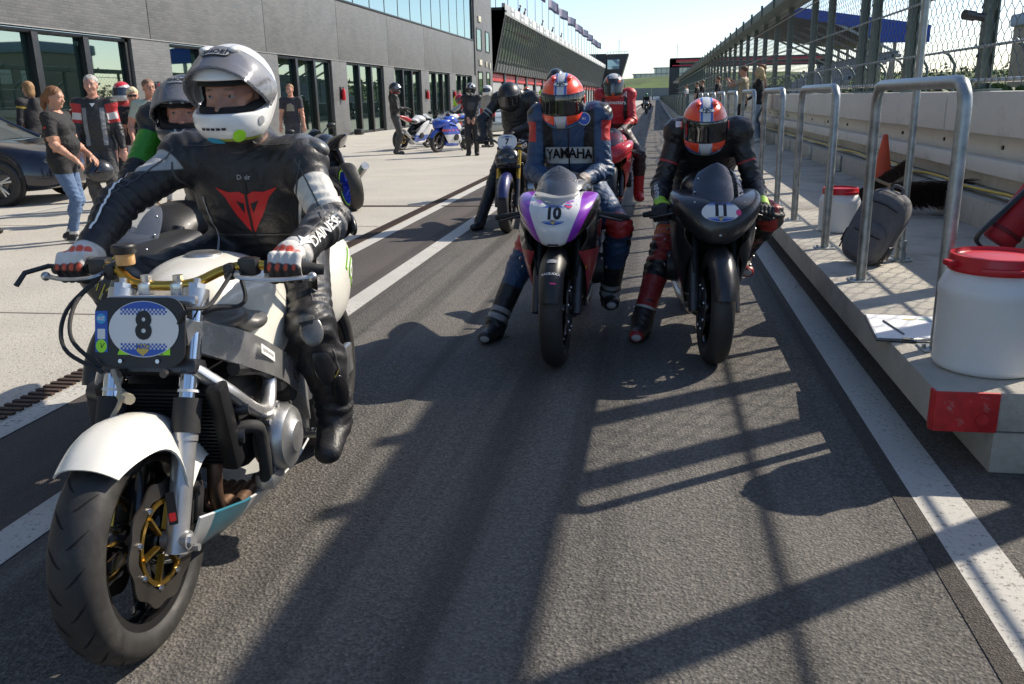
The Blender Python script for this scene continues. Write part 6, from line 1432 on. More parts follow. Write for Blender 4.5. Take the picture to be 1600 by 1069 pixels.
# chest emblem: a winged downward point with two dark eyes
n8 = (J8['shR'] - J8['shL']).cross(J8['nek'] - J8['pel']).normalized(); n8 = n8 if n8.y > 0 else -n8
n8 = (n8 + w2l((.35, -.9, .1), (0, 0, 0), HZ).normalized()).normalized(); u8 = -(J8['shR'] - J8['shL']).normalized()
ec = J8['che'] + V(-.012, .0, .005)
sc_ = .098
emb = [(-1, .62), (-.55, .48), (-.22, .52), (0, .40), (.22, .52), (.55, .48), (1, .62), (.70, .30), (.42, -.30), (0, -1.0), (-.42, -.30), (-.70, .30)]
print_on('chest_emblem', poly_mesh([[(x * sc_, y * sc_) for x, y in emb]]), P_RED, p8, [b8], ec, n8, u8, .012, .0022)
for q in (-1, 1): print_on('emblem_eye', poly_mesh([[(q * x * sc_, y * sc_) for x, y in ((.10, .12), (.36, .22), (.14, -.22))]]), P_BLACK, p8, [b8], ec, n8, u8, .012, .0034)
print_on('zip', poly_mesh([[(-.004, -.26), (.004, -.26), (.004, .11), (-.004, .11)]]), P_BLACK, p8, [b8], ec, n8, u8, .012, .0046)
print_on('collar_patch', poly_mesh([rrect(.085, .03, .006)]), P_BLACK, p8, [b8], ec + V(0, 0, .098), n8, u8, .012, .003)
print_on('collar_text', text_mesh('D-air', .020, bold=.015), P_GREY, p8, [b8], ec + V(0, 0, .098), n8, u8, .012, .004)
print_on('seam_piping', poly_mesh([[(-.125, -.20), (-.120, -.20), (-.150, .02), (-.155, .02)], [(.120, -.20), (.127, -.20), (.160, .02), (.152, .02)]]), P_GREY, p8, [b8], ec, n8, u8, .012, .003)
fa = (J8['wrL'] - J8['elL']).normalized(); on = w2l((.75, -.65, .25), (0, 0, 0), HZ)
print_on('sleeve_lettering', text_mesh('DAINESE', .040, bold=.02), P_WHITE, p8, [b8], up8(J8['elL'], J8['wrL'], .42), on, -fa, .010, .004)
fr_ = (J8['wrR'] - J8['elR']).normalized()
print_on('sleeve_stripe', poly_mesh([[(-.16, -.004), (.12, -.004), (.12, .004), (-.16, .004)]]), P_WHITE, p8, [b8], up8(J8['elR'], J8['wrR'], .2), w2l((.1, -.6, .8), (0, 0, 0), HZ), fr_, .012, .003)
print_on('cuff_star', poly_mesh([[(-.03, .003), (-.004, .010), (.004, .024), (.009, .008), (.03, .004), (.012, -.004), (.016, -.018), (-.002, -.006)]]), P_WHITE, p8, [b8], up8(J8['elL'], J8['wrL'], .87), w2l((.5, -.75, .45), (0, 0, 0), HZ), -fa, .012, .003)
print_on('knee_emblem', poly_mesh([[(-.022, .012), (.022, .022), (.012, -.026)]]), P_BLACK, p8, [b8], J8['knL'] + V(0, .05, .01), w2l((.4, -.9, .2), (0, 0, 0), HZ), V(-1, 0, 0), .012, .003)

# armour and seams on rider 8
def pad(name, c, r, m, par, M=None):
    s_ = SDF(); s_.ell(c, r, M, k=.01); v_, f_ = s_.mesh(min(r) / 5); return link(name, meshvf(name, v_, f_, m), par)
M_ARM = mat('grey_armour', (.16, .158, .15), .32, .4, var=.2, vs_=30); M_ARMB = mat('black_armour', (.012, .012, .013), .3, var=.2)
bvb = bvh_of([b8])
def hit(c, n): h = bvb.ray_cast(Vector(c) + Vector(n).normalized() * .3, -Vector(n).normalized(), .6); return (h[0], h[1]) if h[0] else (Vector(c), Vector(n).normalized())
def armour(name, c, n, up, rx, rz_, m, t=.010, lift=.001):
    p_, nn = hit(c, n); u_ = Vector(up); u_ = (u_ - nn * u_.dot(nn)).normalized(); x_ = u_.cross(nn); return pad(name, p_ + nn * lift, (rx, t, rz_), m, p8, (x_, nn, u_))
for n, q in (('L', -1), ('R', 1)):
    armour('shoulder_cup', J8['sh' + n] + V(q * .03, 0, .03), (q * .8, .1, .75), (J8['sh' + n] - J8['el' + n]), .042, .046, M_ARM, .026, -.019)
    armour('elbow_slider', J8['el' + n], (q * 1, -.25, -.2), (J8['sh' + n] - J8['wr' + n]), .028, .045, M_ARMB, .014)
    armour('knee_slider', J8['kn' + n] + V(0, .03, .0), (q * .55, 1, .1), (J8['hi' + n] - J8['an' + n]), .036, .050, M_ARM, .012)
    armour('shin_plate', up8(J8['kn' + n], J8['an' + n], .42), (q * .4, 1, 0), (J8['kn' + n] - J8['an' + n]), .034, .065, M_ARMB, .012)
    armour('boot_plate', up8(J8['kn' + n], J8['an' + n], .80), (q * .8, .6, 0), (J8['kn' + n] - J8['an' + n]), .028, .070, M_ARMB, .012)
print_on('boot_logo', poly_mesh([[(-.02, -.012), (.0, .012), (.004, -.002), (.022, .014), (.004, -.014), (-.002, .0)]]), P_GOLD, p8, [b8], up8(J8['knL'], J8['anL'], .56), V(-.7, .8, 0), V(-.7, -.5, .3), .01, .004)
M_SEAM = mat('leather_seam', (.006, .006, .006), .7); M_SEAM2 = mat('grey_leather_seam', (.07, .07, .072), .6)
def seam(a, b_, n, m=None, w_=.0022):
    a = Vector(a); b_ = Vector(b_); L_ = (b_ - a).length; print_on('suit_seam', poly_mesh([[(-L_ / 2, -w_), (L_ / 2, -w_), (L_ / 2, w_), (-L_ / 2, w_)]]), m or M_SEAM2, p8, [b8], (a + b_) / 2, n, b_ - a, .008, .0025)
seam(J8['che'] + V(.16, 0, .10), J8['che'] + V(.115, 0, -.16), V(.25, 1, .1)); seam(J8['che'] + V(-.18, 0, .10), J8['che'] + V(-.135, 0, -.16), V(-.25, 1, .1))
seam(J8['che'] + V(.13, 0, -.13), J8['che'] + V(-.13, 0, -.13), V(0, 1, .1)); seam(J8['che'] + V(.15, 0, .105), J8['nek'] + V(.05, 0, -.02), V(0, 1, .5)); seam(J8['che'] + V(-.17, 0, .10), J8['nek'] + V(-.05, 0, -.02), V(0, 1, .5))
for n, q in (('L', -1), ('R', 1)):
    seam(up8(J8['sh' + n], J8['el' + n], .1), up8(J8['sh' + n], J8['el' + n], .95), V(q * .1, 1, .25)); seam(up8(J8['el' + n], J8['wr' + n], .1), up8(J8['el' + n], J8['wr' + n], .8), V(q * .35, .75, .6)); seam(up8(J8['hi' + n], J8['kn' + n], .35), up8(J8['hi' + n], J8['kn' + n], .9), V(q * .35, .5, .8)); seam(up8(J8['kn' + n], J8['an' + n], .25), up8(J8['kn' + n], J8['an' + n], .9), V(q * .9, .5, 0))
for t_ in (.55, .66, .77): seam(up8(J8['hiL'], J8['knL'], t_) + V(-.05, 0, .03), up8(J8['hiL'], J8['knL'], t_) + V(.06, 0, .03), V(-.2, .6, .8), M_SEAM)

# second bike and rider close behind number 8
L2_, Z2 = (-2.00, 2.98, 0), R(184)
bike2 = sportbike('scratched dark grey faired motorcycle behind the white naked bike', L2_, Z2, (.022, .022, .022), rough=.5, coat=.1, forkc=M_DARKST, screen=M_SCREEN)
bv = bvh_of([c for c in bike2.children if c.name.startswith('nose')]); rn = random.Random(3)
for i in range(30):
    x, y, a, L_ = rn.uniform(-.04, .15), rn.uniform(-.11, .06), rn.uniform(.5, 1.2), rn.uniform(.03, .09); c, s = math.cos(a), math.sin(a)
    decal('paint_scratch', poly_mesh([[(x, y), (x + L_ * c, y + L_ * s), (x + L_ * c + .003, y + L_ * s - .002), (x + .003, y - .003)]]), P_YEL if i % 3 else P_GREY, bike2, bv, (0, .35, .80), (-1, 0, 0), (-.25, .95, .2), .03, .002)
J2 = riderJ((0, -1.0, .88), 26, ((GR_S[1][0] + V(0, -.08, .03), None), (GR_S[-1][0] + V(0, -.08, .03), None)), (stand_foot(.36, -.72), peg_foot(-1)), w2l((.28, -1, -.12), (0, 0, 0), Z2), head=w2l((-1.98, 3.55, 1.33), L2_, Z2))
r2 = arm_regs(J2, (.04, .26, .02), .30, .78) + hands_reg(J2, BK)
p2, b2, _ = person('person', 'rider in black jacket with green sleeves and dark helmet behind rider 8', J2, L2_, Z2, build=dict(leather=True, boots=True), regs=r2, base=BK, rough=.45, head='face', hands=(GR_S[1], GR_S[-1]), skin=(.52, .24, .18))
hm2 = helmet(p2, place(J2['hed'], J2['fd'], s=1.05), (.03, .035, .05), [(lambda P: np.abs(np.abs(P[:, 0]) - .035 - .02 * np.sin(P[:, 1] * 30)) - .004, (.35, .42, .45), .3), (lambda P: np.abs(P[:, 2] - .075 - .03 * np.cos(P[:, 0] * 25)) - .003, (.3, .38, .42), .3), (lambda P: np.abs(P[:, 2] + .10) - .004, (.4, .05, .04), .3)], 'smoke', 42)
vz = [c for c in hm2.children if c.name.startswith('visor') and 'pivot' not in c.name][0]; f2 = J2['fd'].normalized(); s2 = f2.cross(V(0, 0, 1)).normalized()
print_on('brand_oval', poly_mesh([rrect(.085, .032, .015)]), P_GREY, p2, [hm2], J2['hed'] + f2 * .08 + V(0, 0, .13), f2 * .75 + V(0, 0, .65), -s2, .012, .012); print_on('brand_text', text_mesh('SHOEI', .026, bold=.03), P_BLACK, p2, [hm2], J2['hed'] + f2 * .08 + V(0, 0, .13), f2 * .75 + V(0, 0, .65), -s2, .012, .0135)

# bike 10
L10, Z10 = (-.49, 4.38, 0), R(180)
white_c = lambda P: np.maximum(np.abs(P[:, 0]) - (.078 + np.clip((P[:, 2] - .70) * .40, -.07, .05)), .645 - P[:, 2])
purp = lambda P: np.maximum(np.abs(P[:, 0]) - (.118 + np.clip((P[:, 2] - .70) * .50, -.09, .10)), .665 - P[:, 2])
nr10 = [(purp, (.27, .03, .48), .3), (white_c, (.74, .74, .74), .3)]
sr10 = [(lambda P: np.maximum(np.maximum(P[:, 1] + .02, -.26 - P[:, 1]), P[:, 2] - .60), (.45, .05, .06), .3), (lambda P: np.maximum(np.abs(P[:, 2] - .50 + (P[:, 1] + .1) * 1.2) - .016, P[:, 2] - .6), (.62, .40, .05), .3), (lambda P: np.maximum(np.abs(P[:, 2] - .42 + (P[:, 1] + .1) * 1.2) - .018, P[:, 2] - .6), (.62, .06, .25), .3)]
M_SLICK = mat('slick_rubber', (.034, .033, .032), .55, var=.2, vs_=12, bump=.05)
bk10 = sportbike('black and white race bike with purple nose stripes and start number 10', L10, Z10, (.016, .016, .018), nr10, sr10, tyre_m=M_SLICK, fenderc=mat('satin_black_fender', (.018, .018, .019), .4), forkc=M_DARKST, nose_w=.92)
bv = bvh_of([c for c in bk10.children if c.name.startswith('nose')])
number_oval(bk10, bv, (0, .14, .835), (-1, 0, 0), (0, .78, .62), .080, .056, '10', .088)
for q in (-1, 1): decal('maker_badge', text_mesh('VR46', .020, bold=.03), P_PURP, bk10, bv, (q * .118, .12, .935), (-.8, 0, q * -.6), (q * .3, .7, .6), .02, .003)
decal('pink_badge', poly_mesh([oval(.019, .017)]), P_PINK, bk10, bv, (-.092, .14, .905), (-1, 0, 0), (-.2, .78, .62), .012, .003); decal('badge_band', poly_mesh([rrect(.03, .008, .002)]), P_CYAN, bk10, bv, (-.092, .14, .909), (-1, 0, 0), (-.2, .78, .62), .012, .004)
decal('nose_slot', poly_mesh([rrect(.055, .006, .002)]), P_BLACK, bk10, bv, (0, .3, .715), (-1, 0, 0), (0, .9, .3), .012, .003)
bvf = bvh_of([c for c in bk10.children if c.name.startswith('front_fender')])
decal('fender_print', text_mesh('RACE-XXX', .018, bold=.03), P_WHITE, bk10, bvf, (0, .2, .50), (-1, 0, 0), (0, .8, .6), .012, .003); decal('fender_flag', poly_mesh([rrect(.045, .024, .003)]), P_GREY, bk10, bvf, (0, .15, .545), (-1, 0, 0), (0, .6, .8), .012, .003); decal('fender_tag', poly_mesh([rrect(.03, .009, .002)]), P_PINK, bk10, bvf, (-.015, .22, .462), (-1, 0, 0), (0, .9, .45), .012, .003)
J10 = riderJ((0, -1.0, .85), 30, ((V(.085, -.50, .90), V(-.5, .6, -.1)), (V(-.085, -.48, .91), V(.5, .6, -.1))), (stand_foot(.41, -.50), (V(-.24, -.80, .22), V(-.02, .16, -.04))), (0, 1, -.22), head=(.035, -.72, 1.345), el=((.45, -.4, -1), (-.45, -.4, -1)), sw=.160)
T10 = lambda P: P
r10 = [(OR(*[AND(seg(J10['sh' + n], J10['el' + n], -.1, 1.0, .10), half(J10['sh' + n] + V(-q * .012, 0, 0), (q, 0, 0))) for n, q in (('R', 1), ('L', -1))]), BK, .45),
       (OR(*[ball(J10['sh' + n] + V(q * .035, .02, .03), .055) for n, q in (('R', 1), ('L', -1))]), (.012, .012, .014), .35),
       (OR(*[AND(seg(J10['sh' + n], J10['el' + n], .12, .48, .10), half(J10['sh' + n] + V(q * .028, 0, 0), (-q, 0, 0))) for n, q in (('R', 1), ('L', -1))]), (.55, .03, .03), .4),
       (AND(half(J10['pel'] + V(0, 0, .235), (0, 0, 1)), half(J10['pel'] + V(0, .05, .14), (0, 0, -1)), half(V(.135, 0, 0), (1, 0, 0)), half(V(-.135, 0, 0), (-1, 0, 0)), half(V(0, -.92, 0), (0, -1, 0))), (.62, .62, .61), .5),
       (OR(*[ball(J10['kn' + n] + V(0, .03, .02), .085) for n in 'LR']), (.46, .03, .025), .4), (OR(*[ball(J10['kn' + n] + V(q * .055, .0, -.02), (.03, .05, .085)) for n, q in (('R', 1), ('L', -1))]), BK, .5)] + boots(J10, (.018, .018, .02), .55) + [(OR(*[AND(seg(J10['kn' + n], J10['an' + n], .84, .90, .1)) for n in 'LR']), (.30, .30, .30), .5), (OR(*[AND(seg(J10['kn' + n], J10['an' + n], .93, 1.0, .1)) for n in 'LR']), (.30, .30, .30), .5), (OR(*[ball(J10['to' + n] + V(0, .035, -.005), (.03, .03, .02)) for n in 'LR']), (.40, .39, .38), .5)] + hands_reg(J10, (.34, .30, .27))
p10, b10, _ = person('person', 'rider in blue leathers and orange helmet sitting upright on bike 10', J10, L10, Z10, build=dict(leather=True, boots=True, g=1.12), regs=r10, base=(.030, .068, .145), rough=.48, head='neck', vox=.0105, fold=.3, hcurl=35)
HJ = lambda white=(.72, .72, .72): [(lambda P: np.abs(P[:, 0]) - .022 - np.clip(.02 - P[:, 1], 0, .05) * .2, (.62, .63, .63), .3), (lambda P: np.abs(np.abs(P[:, 0]) - .027) - .006, (.03, .13, .46), .3),
     (lambda P: np.maximum(np.abs(np.abs(P[:, 0]) - .0345) - .0015, -P[:, 1] - 2), (.7, .7, .7), .3),
     (lambda P: np.maximum(P[:, 2] + .124 - np.abs(P[:, 0]) * .35, .02 - P[:, 1]), (.03, .15, .48), .3), (lambda P: np.maximum(P[:, 2] + .130 - np.abs(P[:, 0]) * .25, -P[:, 1]), (.25, .50, .62), .3),
     (lambda P: np.maximum(np.maximum(np.abs(P[:, 0]) - .024 - (P[:, 2] + .12) * .15, P[:, 2] + .055), .05 - P[:, 1]), (.68, .68, .68), .3)]
ORNG = (.92, .075, .025)
def hjc_print(p, hm, J):
    f = J['fd'].normalized(); s = f.cross(V(0, 0, 1)).normalized(); up = s.cross(f)
    n = (f * .75 + up * .65).normalized(); c = J['hed'] + up * .075 + f * .05
    print_on('brand_oval', poly_mesh([oval(.042, .0165)]), P_BLACK, p, [hm], c, n, -s if False else (-s), .012, .002); print_on('brand_oval_face', poly_mesh([oval(.039, .0135)]), P_WHITE, p, [hm], c, n, -s, .012, .003); print_on('brand_text', text_mesh('HJC', .026, bold=.04, shear=.2, sx=1.1), P_BLACK, p, [hm], c, n, -s, .012, .004)
hm = helmet(p10, place(J10['hed'], J10['fd'], s=1.0), ORNG, HJ(), 'dark', 0, vents=mat('orange_vent', ORNG, .3, coat=.5)); hjc_print(p10, hm, J10)
nf = V(0, .95, .3)
print_on('waist_lettering', text_mesh('YAMAHA', .064, bold=.03), P_BLACK, p10, [b10], J10['pel'] + V(0, .10, .146), nf, V(-1, 0, 0), .008, .007)
print_on('zip', poly_mesh([[(-.004, -.2), (.004, -.2), (.004, .2), (-.004, .2)]]), P_BLACK, p10, [b10], J10['che'] + V(0, .1, 0), nf, V(-1, 0, 0), .015, .003)
for x, c_, t in ((.105, P_RED, 'PATA'), (-.10, P_BLUE, 'M1')):
    print_on('chest_badge', poly_mesh([oval(.036, .024 if x > 0 else .034)]), P_WHITE, p10, [b10], J10['che'] + V(x * .9, .1, .085), nf, V(-1, 0, 0), .012, .003); print_on('chest_badge_face', poly_mesh([oval(.032, .020 if x > 0 else .030)]), c_, p10, [b10], J10['che'] + V(x * .9, .1, .085), nf, V(-1, 0, 0), .012, .004); print_on('chest_badge_text', text_mesh(t, .02, bold=.02), P_WHITE, p10, [b10], J10['che'] + V(x * .9, .1, .085), nf, V(-1, 0, 0), .012, .005)

# bike 11
L11, Z11 = (.325, 4.48, 0), R(182.5)
bk11 = sportbike('matt black race bike with start number 11 beside the platform', L11, Z11, (.018, .019, .021), steer=R(3), tyre_m=M_SLICK, screen=M_SMOKE, rough=.30, coat=.35, forkc=M_DARKST)
bv = bvh_of([c for c in bk11.children if c.name.startswith('nose')]); number_oval(bk11, bv, (0, .14, .84), (-1, 0, 0), (0, .78, .62), .092, .054, '11', .088)
decal('pink_badge', poly_mesh([oval(.014, .016)]), P_PINK, bk11, bv, (-.098, .14, .835), (-1, 0, 0), (-.2, .78, .62), .012, .0032); bs_ = MB(); bs_.sph((0, .128, .69), (.008, .006, .008), 8, 6); bs_.build('nose_screw', M_STEEL, bk11)
J11 = riderJ((0, -1.0, .84), 47, ((GR_S[1][0] + V(.005, -.08, .035), None), (GR_S[-1][0] + V(-.005, -.08, .035), None)), (stand_foot(.35, -.52), peg_foot(-1, -.98, .40)), (0.03, 1, -.26), head=(.03, -.555, 1.195), el=((.35, -.6, -1), (-.35, -.6, -1)), sw=.165)
r11 = [(OR(*[ball(J11['kn' + n] + V(q * .02, .03, .0), .10) for n, q in (('R', 1), ('L', -1))]), (.36, .035, .03), .45), (OR(*[seg(J11['hi' + n], J11['kn' + n], .72, .86, .12) for n in 'LR']), (.50, .09, .02), .5), (OR(*[ball(J11['kn' + n] + V(q * .05, .035, -.01), (.05, .05, .07)) for n, q in (('R', 1), ('L', -1))]), BK, .4)] + boots(J11, (.30, .03, .03), .42) + [(OR(*[AND(seg(J11['kn' + n], J11['an' + n], .45, .78, .1), half(J11['an' + n] + V(0, .0, 0), (0, -1, 0))) for n in 'LR']), (.02, .02, .02), .4), (OR(*[seg(J11['kn' + n], J11['an' + n], .84, 1.02, .1) for n in 'LR']), (.52, .50, .48), .5), (OR(*[seg(J11['an' + n], J11['to' + n], -.8, .95, .085) for n in 'LR']), (.04, .03, .03), .5), (OR(*[ball(J11['to' + n] + V(0, .035, -.005), (.03, .03, .02)) for n in 'LR']), (.42, .40, .39), .5)] + hands_reg(J11, BK) + [(OR(*[AND(seg(J11['el' + n], J11['wr' + n], .86, 1.25, .1), half(J11['wr' + n] + V(0, 0, .012), (0, 0, -1))) for n in 'LR']), (.34, .62, .03), .5)]
r11 += [(OR(*[AND(seg(J11['sh' + n], J11['el' + n], .55, .585, .1)) for n in 'LR']), (.5, .03, .03), .4)]
p11, b11, _ = person('person', 'rider in black leathers and orange helmet leaning on bike 11', J11, L11, Z11, build=dict(leather=True, boots=True, g=1.08), regs=r11, base=(.018, .018, .019), rough=.38, head='neck', hands=(GR_S[1], GR_S[-1]), vox=.0105, fold=.3)
hm = helmet(p11, place(J11['hed'], J11['fd'], s=1.0), ORNG, HJ(), 'dark', 0, vents=mat('orange_vent', ORNG, .3, coat=.5)); hjc_print(p11, hm, J11)
V_ = [[(-.075, .05), (-.02, .055), (-.012, .012), (-.028, -.045), (-.06, -.005)], [(.075, .05), (.02, .055), (.012, .012), (.028, -.045), (.06, -.005)], [(-.014, -.02), (.014, -.02), (.022, -.06), (-.022, -.06)]]
print_on('chest_emblem', poly_mesh(V_), P_GREY, p11, [b11], J11['che'] + V(0, .12, .03), V(0, .75, .6), V(-1, 0, 0), .012, .003)
print_on('shoulder_badge', poly_mesh([rrect(.03, .04, .008)]), P_WHITE, p11, [b11], J11['shR'] + V(.0, .05, .03), V(.2, .8, .5), V(-1, 0, 0), .012, .003)
print_on('sleeve_lettering', text_mesh("REV'IT!", .035, bold=.02), P_WHITE, p11, [b11], up8(J11['elR'], J11['wrR'], .45), V(.4, .9, .2), (J11['wrR'] - J11['elR']), .012, .003)

# bike 13, red
L13, Z13 = (-.47, 9.95, 0), R(181)
bk13 = sportbike('red sports bike with start number 13 behind bike 10', L13, Z13, (.52, .012, .022), tyre_m=None, screen=M_SMOKE, forkc=M_GOLD, fenderc=mat('satin_black_fender', (.018, .018, .019), .4))
bv = bvh_of([c for c in bk13.children if c.name.startswith('nose')]); number_oval(bk13, bv, (.13, .2, .80), (-.9, -.4, 0), (.45, .8, .4), .07, .05, '13', .06, .02)
J13 = riderJ((0, -.98, .93), 16, ((V(.10, -.56, .98), V(-.6, .5, -.1)), (V(-.10, -.54, .99), V(.6, .5, -.1))), (peg_foot(1, -.9, .42), (V(-.30, -.75, .24), V(-.03, .16, -.06))), (0, 1, -.14), head=(.015, -.77, 1.475), el=((.5, -.2, -1), (-.5, -.2, -1)), sw=.17)
r13 = [(OR(*[AND(seg(J13['sh' + n], J13['el' + n], .12, .95, .10), half(J13['sh' + n] + V(-q * .02, 0, 0), (q, 0, 0))) for n, q in (('R', 1), ('L', -1))]), BK, .45), (half(J13['pel'] + V(0, 0, .12), (0, 0, 1)), (.03, .015, .017), .45)] + boots(J13, (.45, .02, .025), .5) + hands_reg(J13, (.20, .17, .16))
p13, b13, _ = person('person', 'rider in red leathers with black helmet on the red bike 13', J13, L13, Z13, build=dict(leather=True, boots=True, g=1.18), regs=r13, base=(.48, .018, .025), rough=.42, head='neck', vox=.013)
helmet(p13, place(J13['hed'], J13['fd'], s=1.0), (.025, .025, .027), [(lambda P: np.abs(np.abs(P[:, 0]) - .07 - (P[:, 2] - .07) * .5) - .012, (.62, .10, .04), .3), (lambda P: np.maximum(P[:, 2] + .085, .0 - P[:, 1]), (.60, .08, .04), .3), (lambda P: np.maximum(np.abs(P[:, 0]) - .05, .105 - P[:, 2]), (.55, .55, .55), .3)], 'dark')
print_on('chest_lettering', text_mesh('alpinestars', .062, bold=.02), P_WHITE, p13, [b13], J13['che'] + V(0, .1, .03), V(0, 1, .2), V(-1, 0, 0), .02, .004); print_on('shoulder_star', text_mesh('A', .10, bold=.0, shear=.4), P_WHITE, p13, [b13], J13['che'] + V(-.11, .1, .12), V(0, 1, .25), V(-1, 0, 0), .02, .004)

# bike 7, dark naked
L7, Z7 = (-1.52, 9.0, 0), R(180)
bk7 = sportbike('dark naked bike with start number 7 and gold fork', L7, Z7, (.02, .021, .026), forkc=M_GOLD, naked=True, tyre_m=None, fenderc=mat('dark_blue_fender', (.02, .025, .12), .3, coat=.5))
bb = MB(); bb.prism(rrect(.20, .15, .06, 6), .006, (0, -.10, .93), (-1, 0, 0), (0, -.25, .97)); bb.build('number_board', P_WHITE, bk7); number_oval(bk7, None, (0, -.093, .93), (-1, 0, 0), (0, .97, .25), .092, .066, '7', .08)
J7 = riderJ((0, -.90, .92), 20, ((V(.31, -.44, .96), None), (V(-.02, -.45, 1.02), V(.5, .6, -.3))), (stand_foot(.34, -.25), peg_foot(-1, -.85, .42)), (.15, 1, -.45), head=(.06, -.65, 1.385), el=((1, -.2, -.3), (-1, .1, -.6)), kh=.8)
p7, b7_, _ = person('person', 'rider in black leathers and black helmet looking down on bike 7', J7, L7, Z7, build=dict(leather=True, boots=True), regs=[(OR(seg(J7['shR'], J7['elR'], .55, .62, .1), seg(J7['shR'], J7['elR'], .70, .74, .1)), (.35, .36, .37), .4)] + hands_reg(J7, BK), base=(.017, .018, .021), rough=.4, head='neck', hands=((V(.31, -.378, .938), V(.95, -.3, 0)), 'open'), vox=.013)
helmet(p7, place(J7['hed'], J7['fd']), (.014, .014, .016), [], 'dark', rough=.4, coat=.2)
# rider in lime hi-vis between bikes 10 and 13
Jn = standing(1.72, stance=.13, lh=(-.25, .15, .95), rh=(.25, .12, .92)); 
pn_, _, _ = person('person', 'rider in lime yellow and black jacket half hidden behind rider 10', Jn, (-1.42, 12.9, 0), R(178), build=dict(leather=True, boots=True, g=1.15), regs=[(AND(half(V(0, 0, 1.16), (0, 0, -1))), (.40, .72, .03), .5), (OR(*[seg(Jn['sh' + n], Jn['el' + n], .25, .8, .1) for n in 'LR']), BK, .5)] + hands_reg(Jn, BK), base=BK, head='neck', vox=.014)
helmet(pn_, place(Jn['hed'], (0, 1, -.1)), (.02, .02, .02), [], 'dark')
# black race bike parked behind rider 8
M_BRIM = mat('blue_rim', (.02, .05, .42), .3, .3, coat=.4)
sportbike('black motorcycle with blue rims parked on its stand on the apron', (-4.70, 12.0, 0), R(37), (.016, .017, .02), side_regs=[(lambda P: np.maximum(np.abs(P[:, 2] - .55) - .03, np.abs(P[:, 1] + .5) - .08), (.55, .02, .02), .3)], rimc=M_BRIM, rimtape=P_LIME, stand=True, mirrors=True, lean=R(-7), lights=True)
# row of parked bikes by the glazed doors
sportbike('white and blue motorcycle parked nearest the rider in black', (-6.75, 25.9, 0), R(-20), (.70, .70, .70), side_regs=[(lambda P: P[:, 2] - .42, (.03, .10, .45), .3)], tailc=(.62, .03, .04), stand=True, mirrors=True, lean=R(6), grp='bikes parked by the glazed doors')
sportbike('silver white motorcycle with gold fork parked in the middle of the row', (-6.55, 27.0, 0), R(160), (.66, .66, .65), forkc=M_GOLD, stand=True, mirrors=True, lean=R(-6), lights=True, grp='bikes parked by the glazed doors')
bkr = sportbike('red motorcycle at the back of the parked row under a bending rider', (-7.15, 29.6, 0), R(150), (.52, .02, .025), stand=True, mirrors=True, lean=R(-5), lights=True, grp='bikes parked by the glazed doors')
sportbike('blue and white motorcycle with headlights parked right of the row', (-5.85, 23.4, 0), R(157), (.025, .08, .45), nose_regs=[(lambda P: np.maximum(np.abs(P[:, 0]) - .07, .70 - P[:, 2]), (.03, .10, .50), .3)], side_regs=[(lambda P: P[:, 2] - .48, (.68, .68, .68), .3), (lambda P: np.abs(P[:, 2] - .60) - .025, (.6, .03, .03), .3)], tailc=(.03, .09, .5), forkc=M_GOLD, stand=True, mirrors=True, lean=R(-6), lights=True, grp='bikes parked by the glazed doors')
# far riders coming up the lane
def far_rider(loc, rz, lb, lp, col, hc):
    sportbike(lb, loc, rz, col, lights=True, detail=False)
    J = riderJ((0, -.98, .90), 38, ((GR_S[1][0] + V(0, -.08, .03), None), (GR_S[-1][0] + V(0, -.08, .03), None)), (peg_foot(1), peg_foot(-1)), (0, 1, -.1))
    p, _, _ = person('person', lp, J, loc, rz, build=dict(leather=True, boots=True), base=BK, head='neck', hands=('open', 'open'), vox=.02); helmet(p, place(J['hed'], J['fd']), hc, [], 'dark')
far_rider((-.74, 72.0, 0), R(180), 'dark motorcycle riding up the lane far behind rider 13', 'rider with green helmet far up the pit lane', (.05, .05, .05), (.05, .25, .08))
far_rider((-5.6, 66.0, 0), R(180), 'distant motorcycle on the apron side near the pit garages', 'distant rider with pale helmet near the pit garages', (.05, .05, .06), (.5, .5, .5))
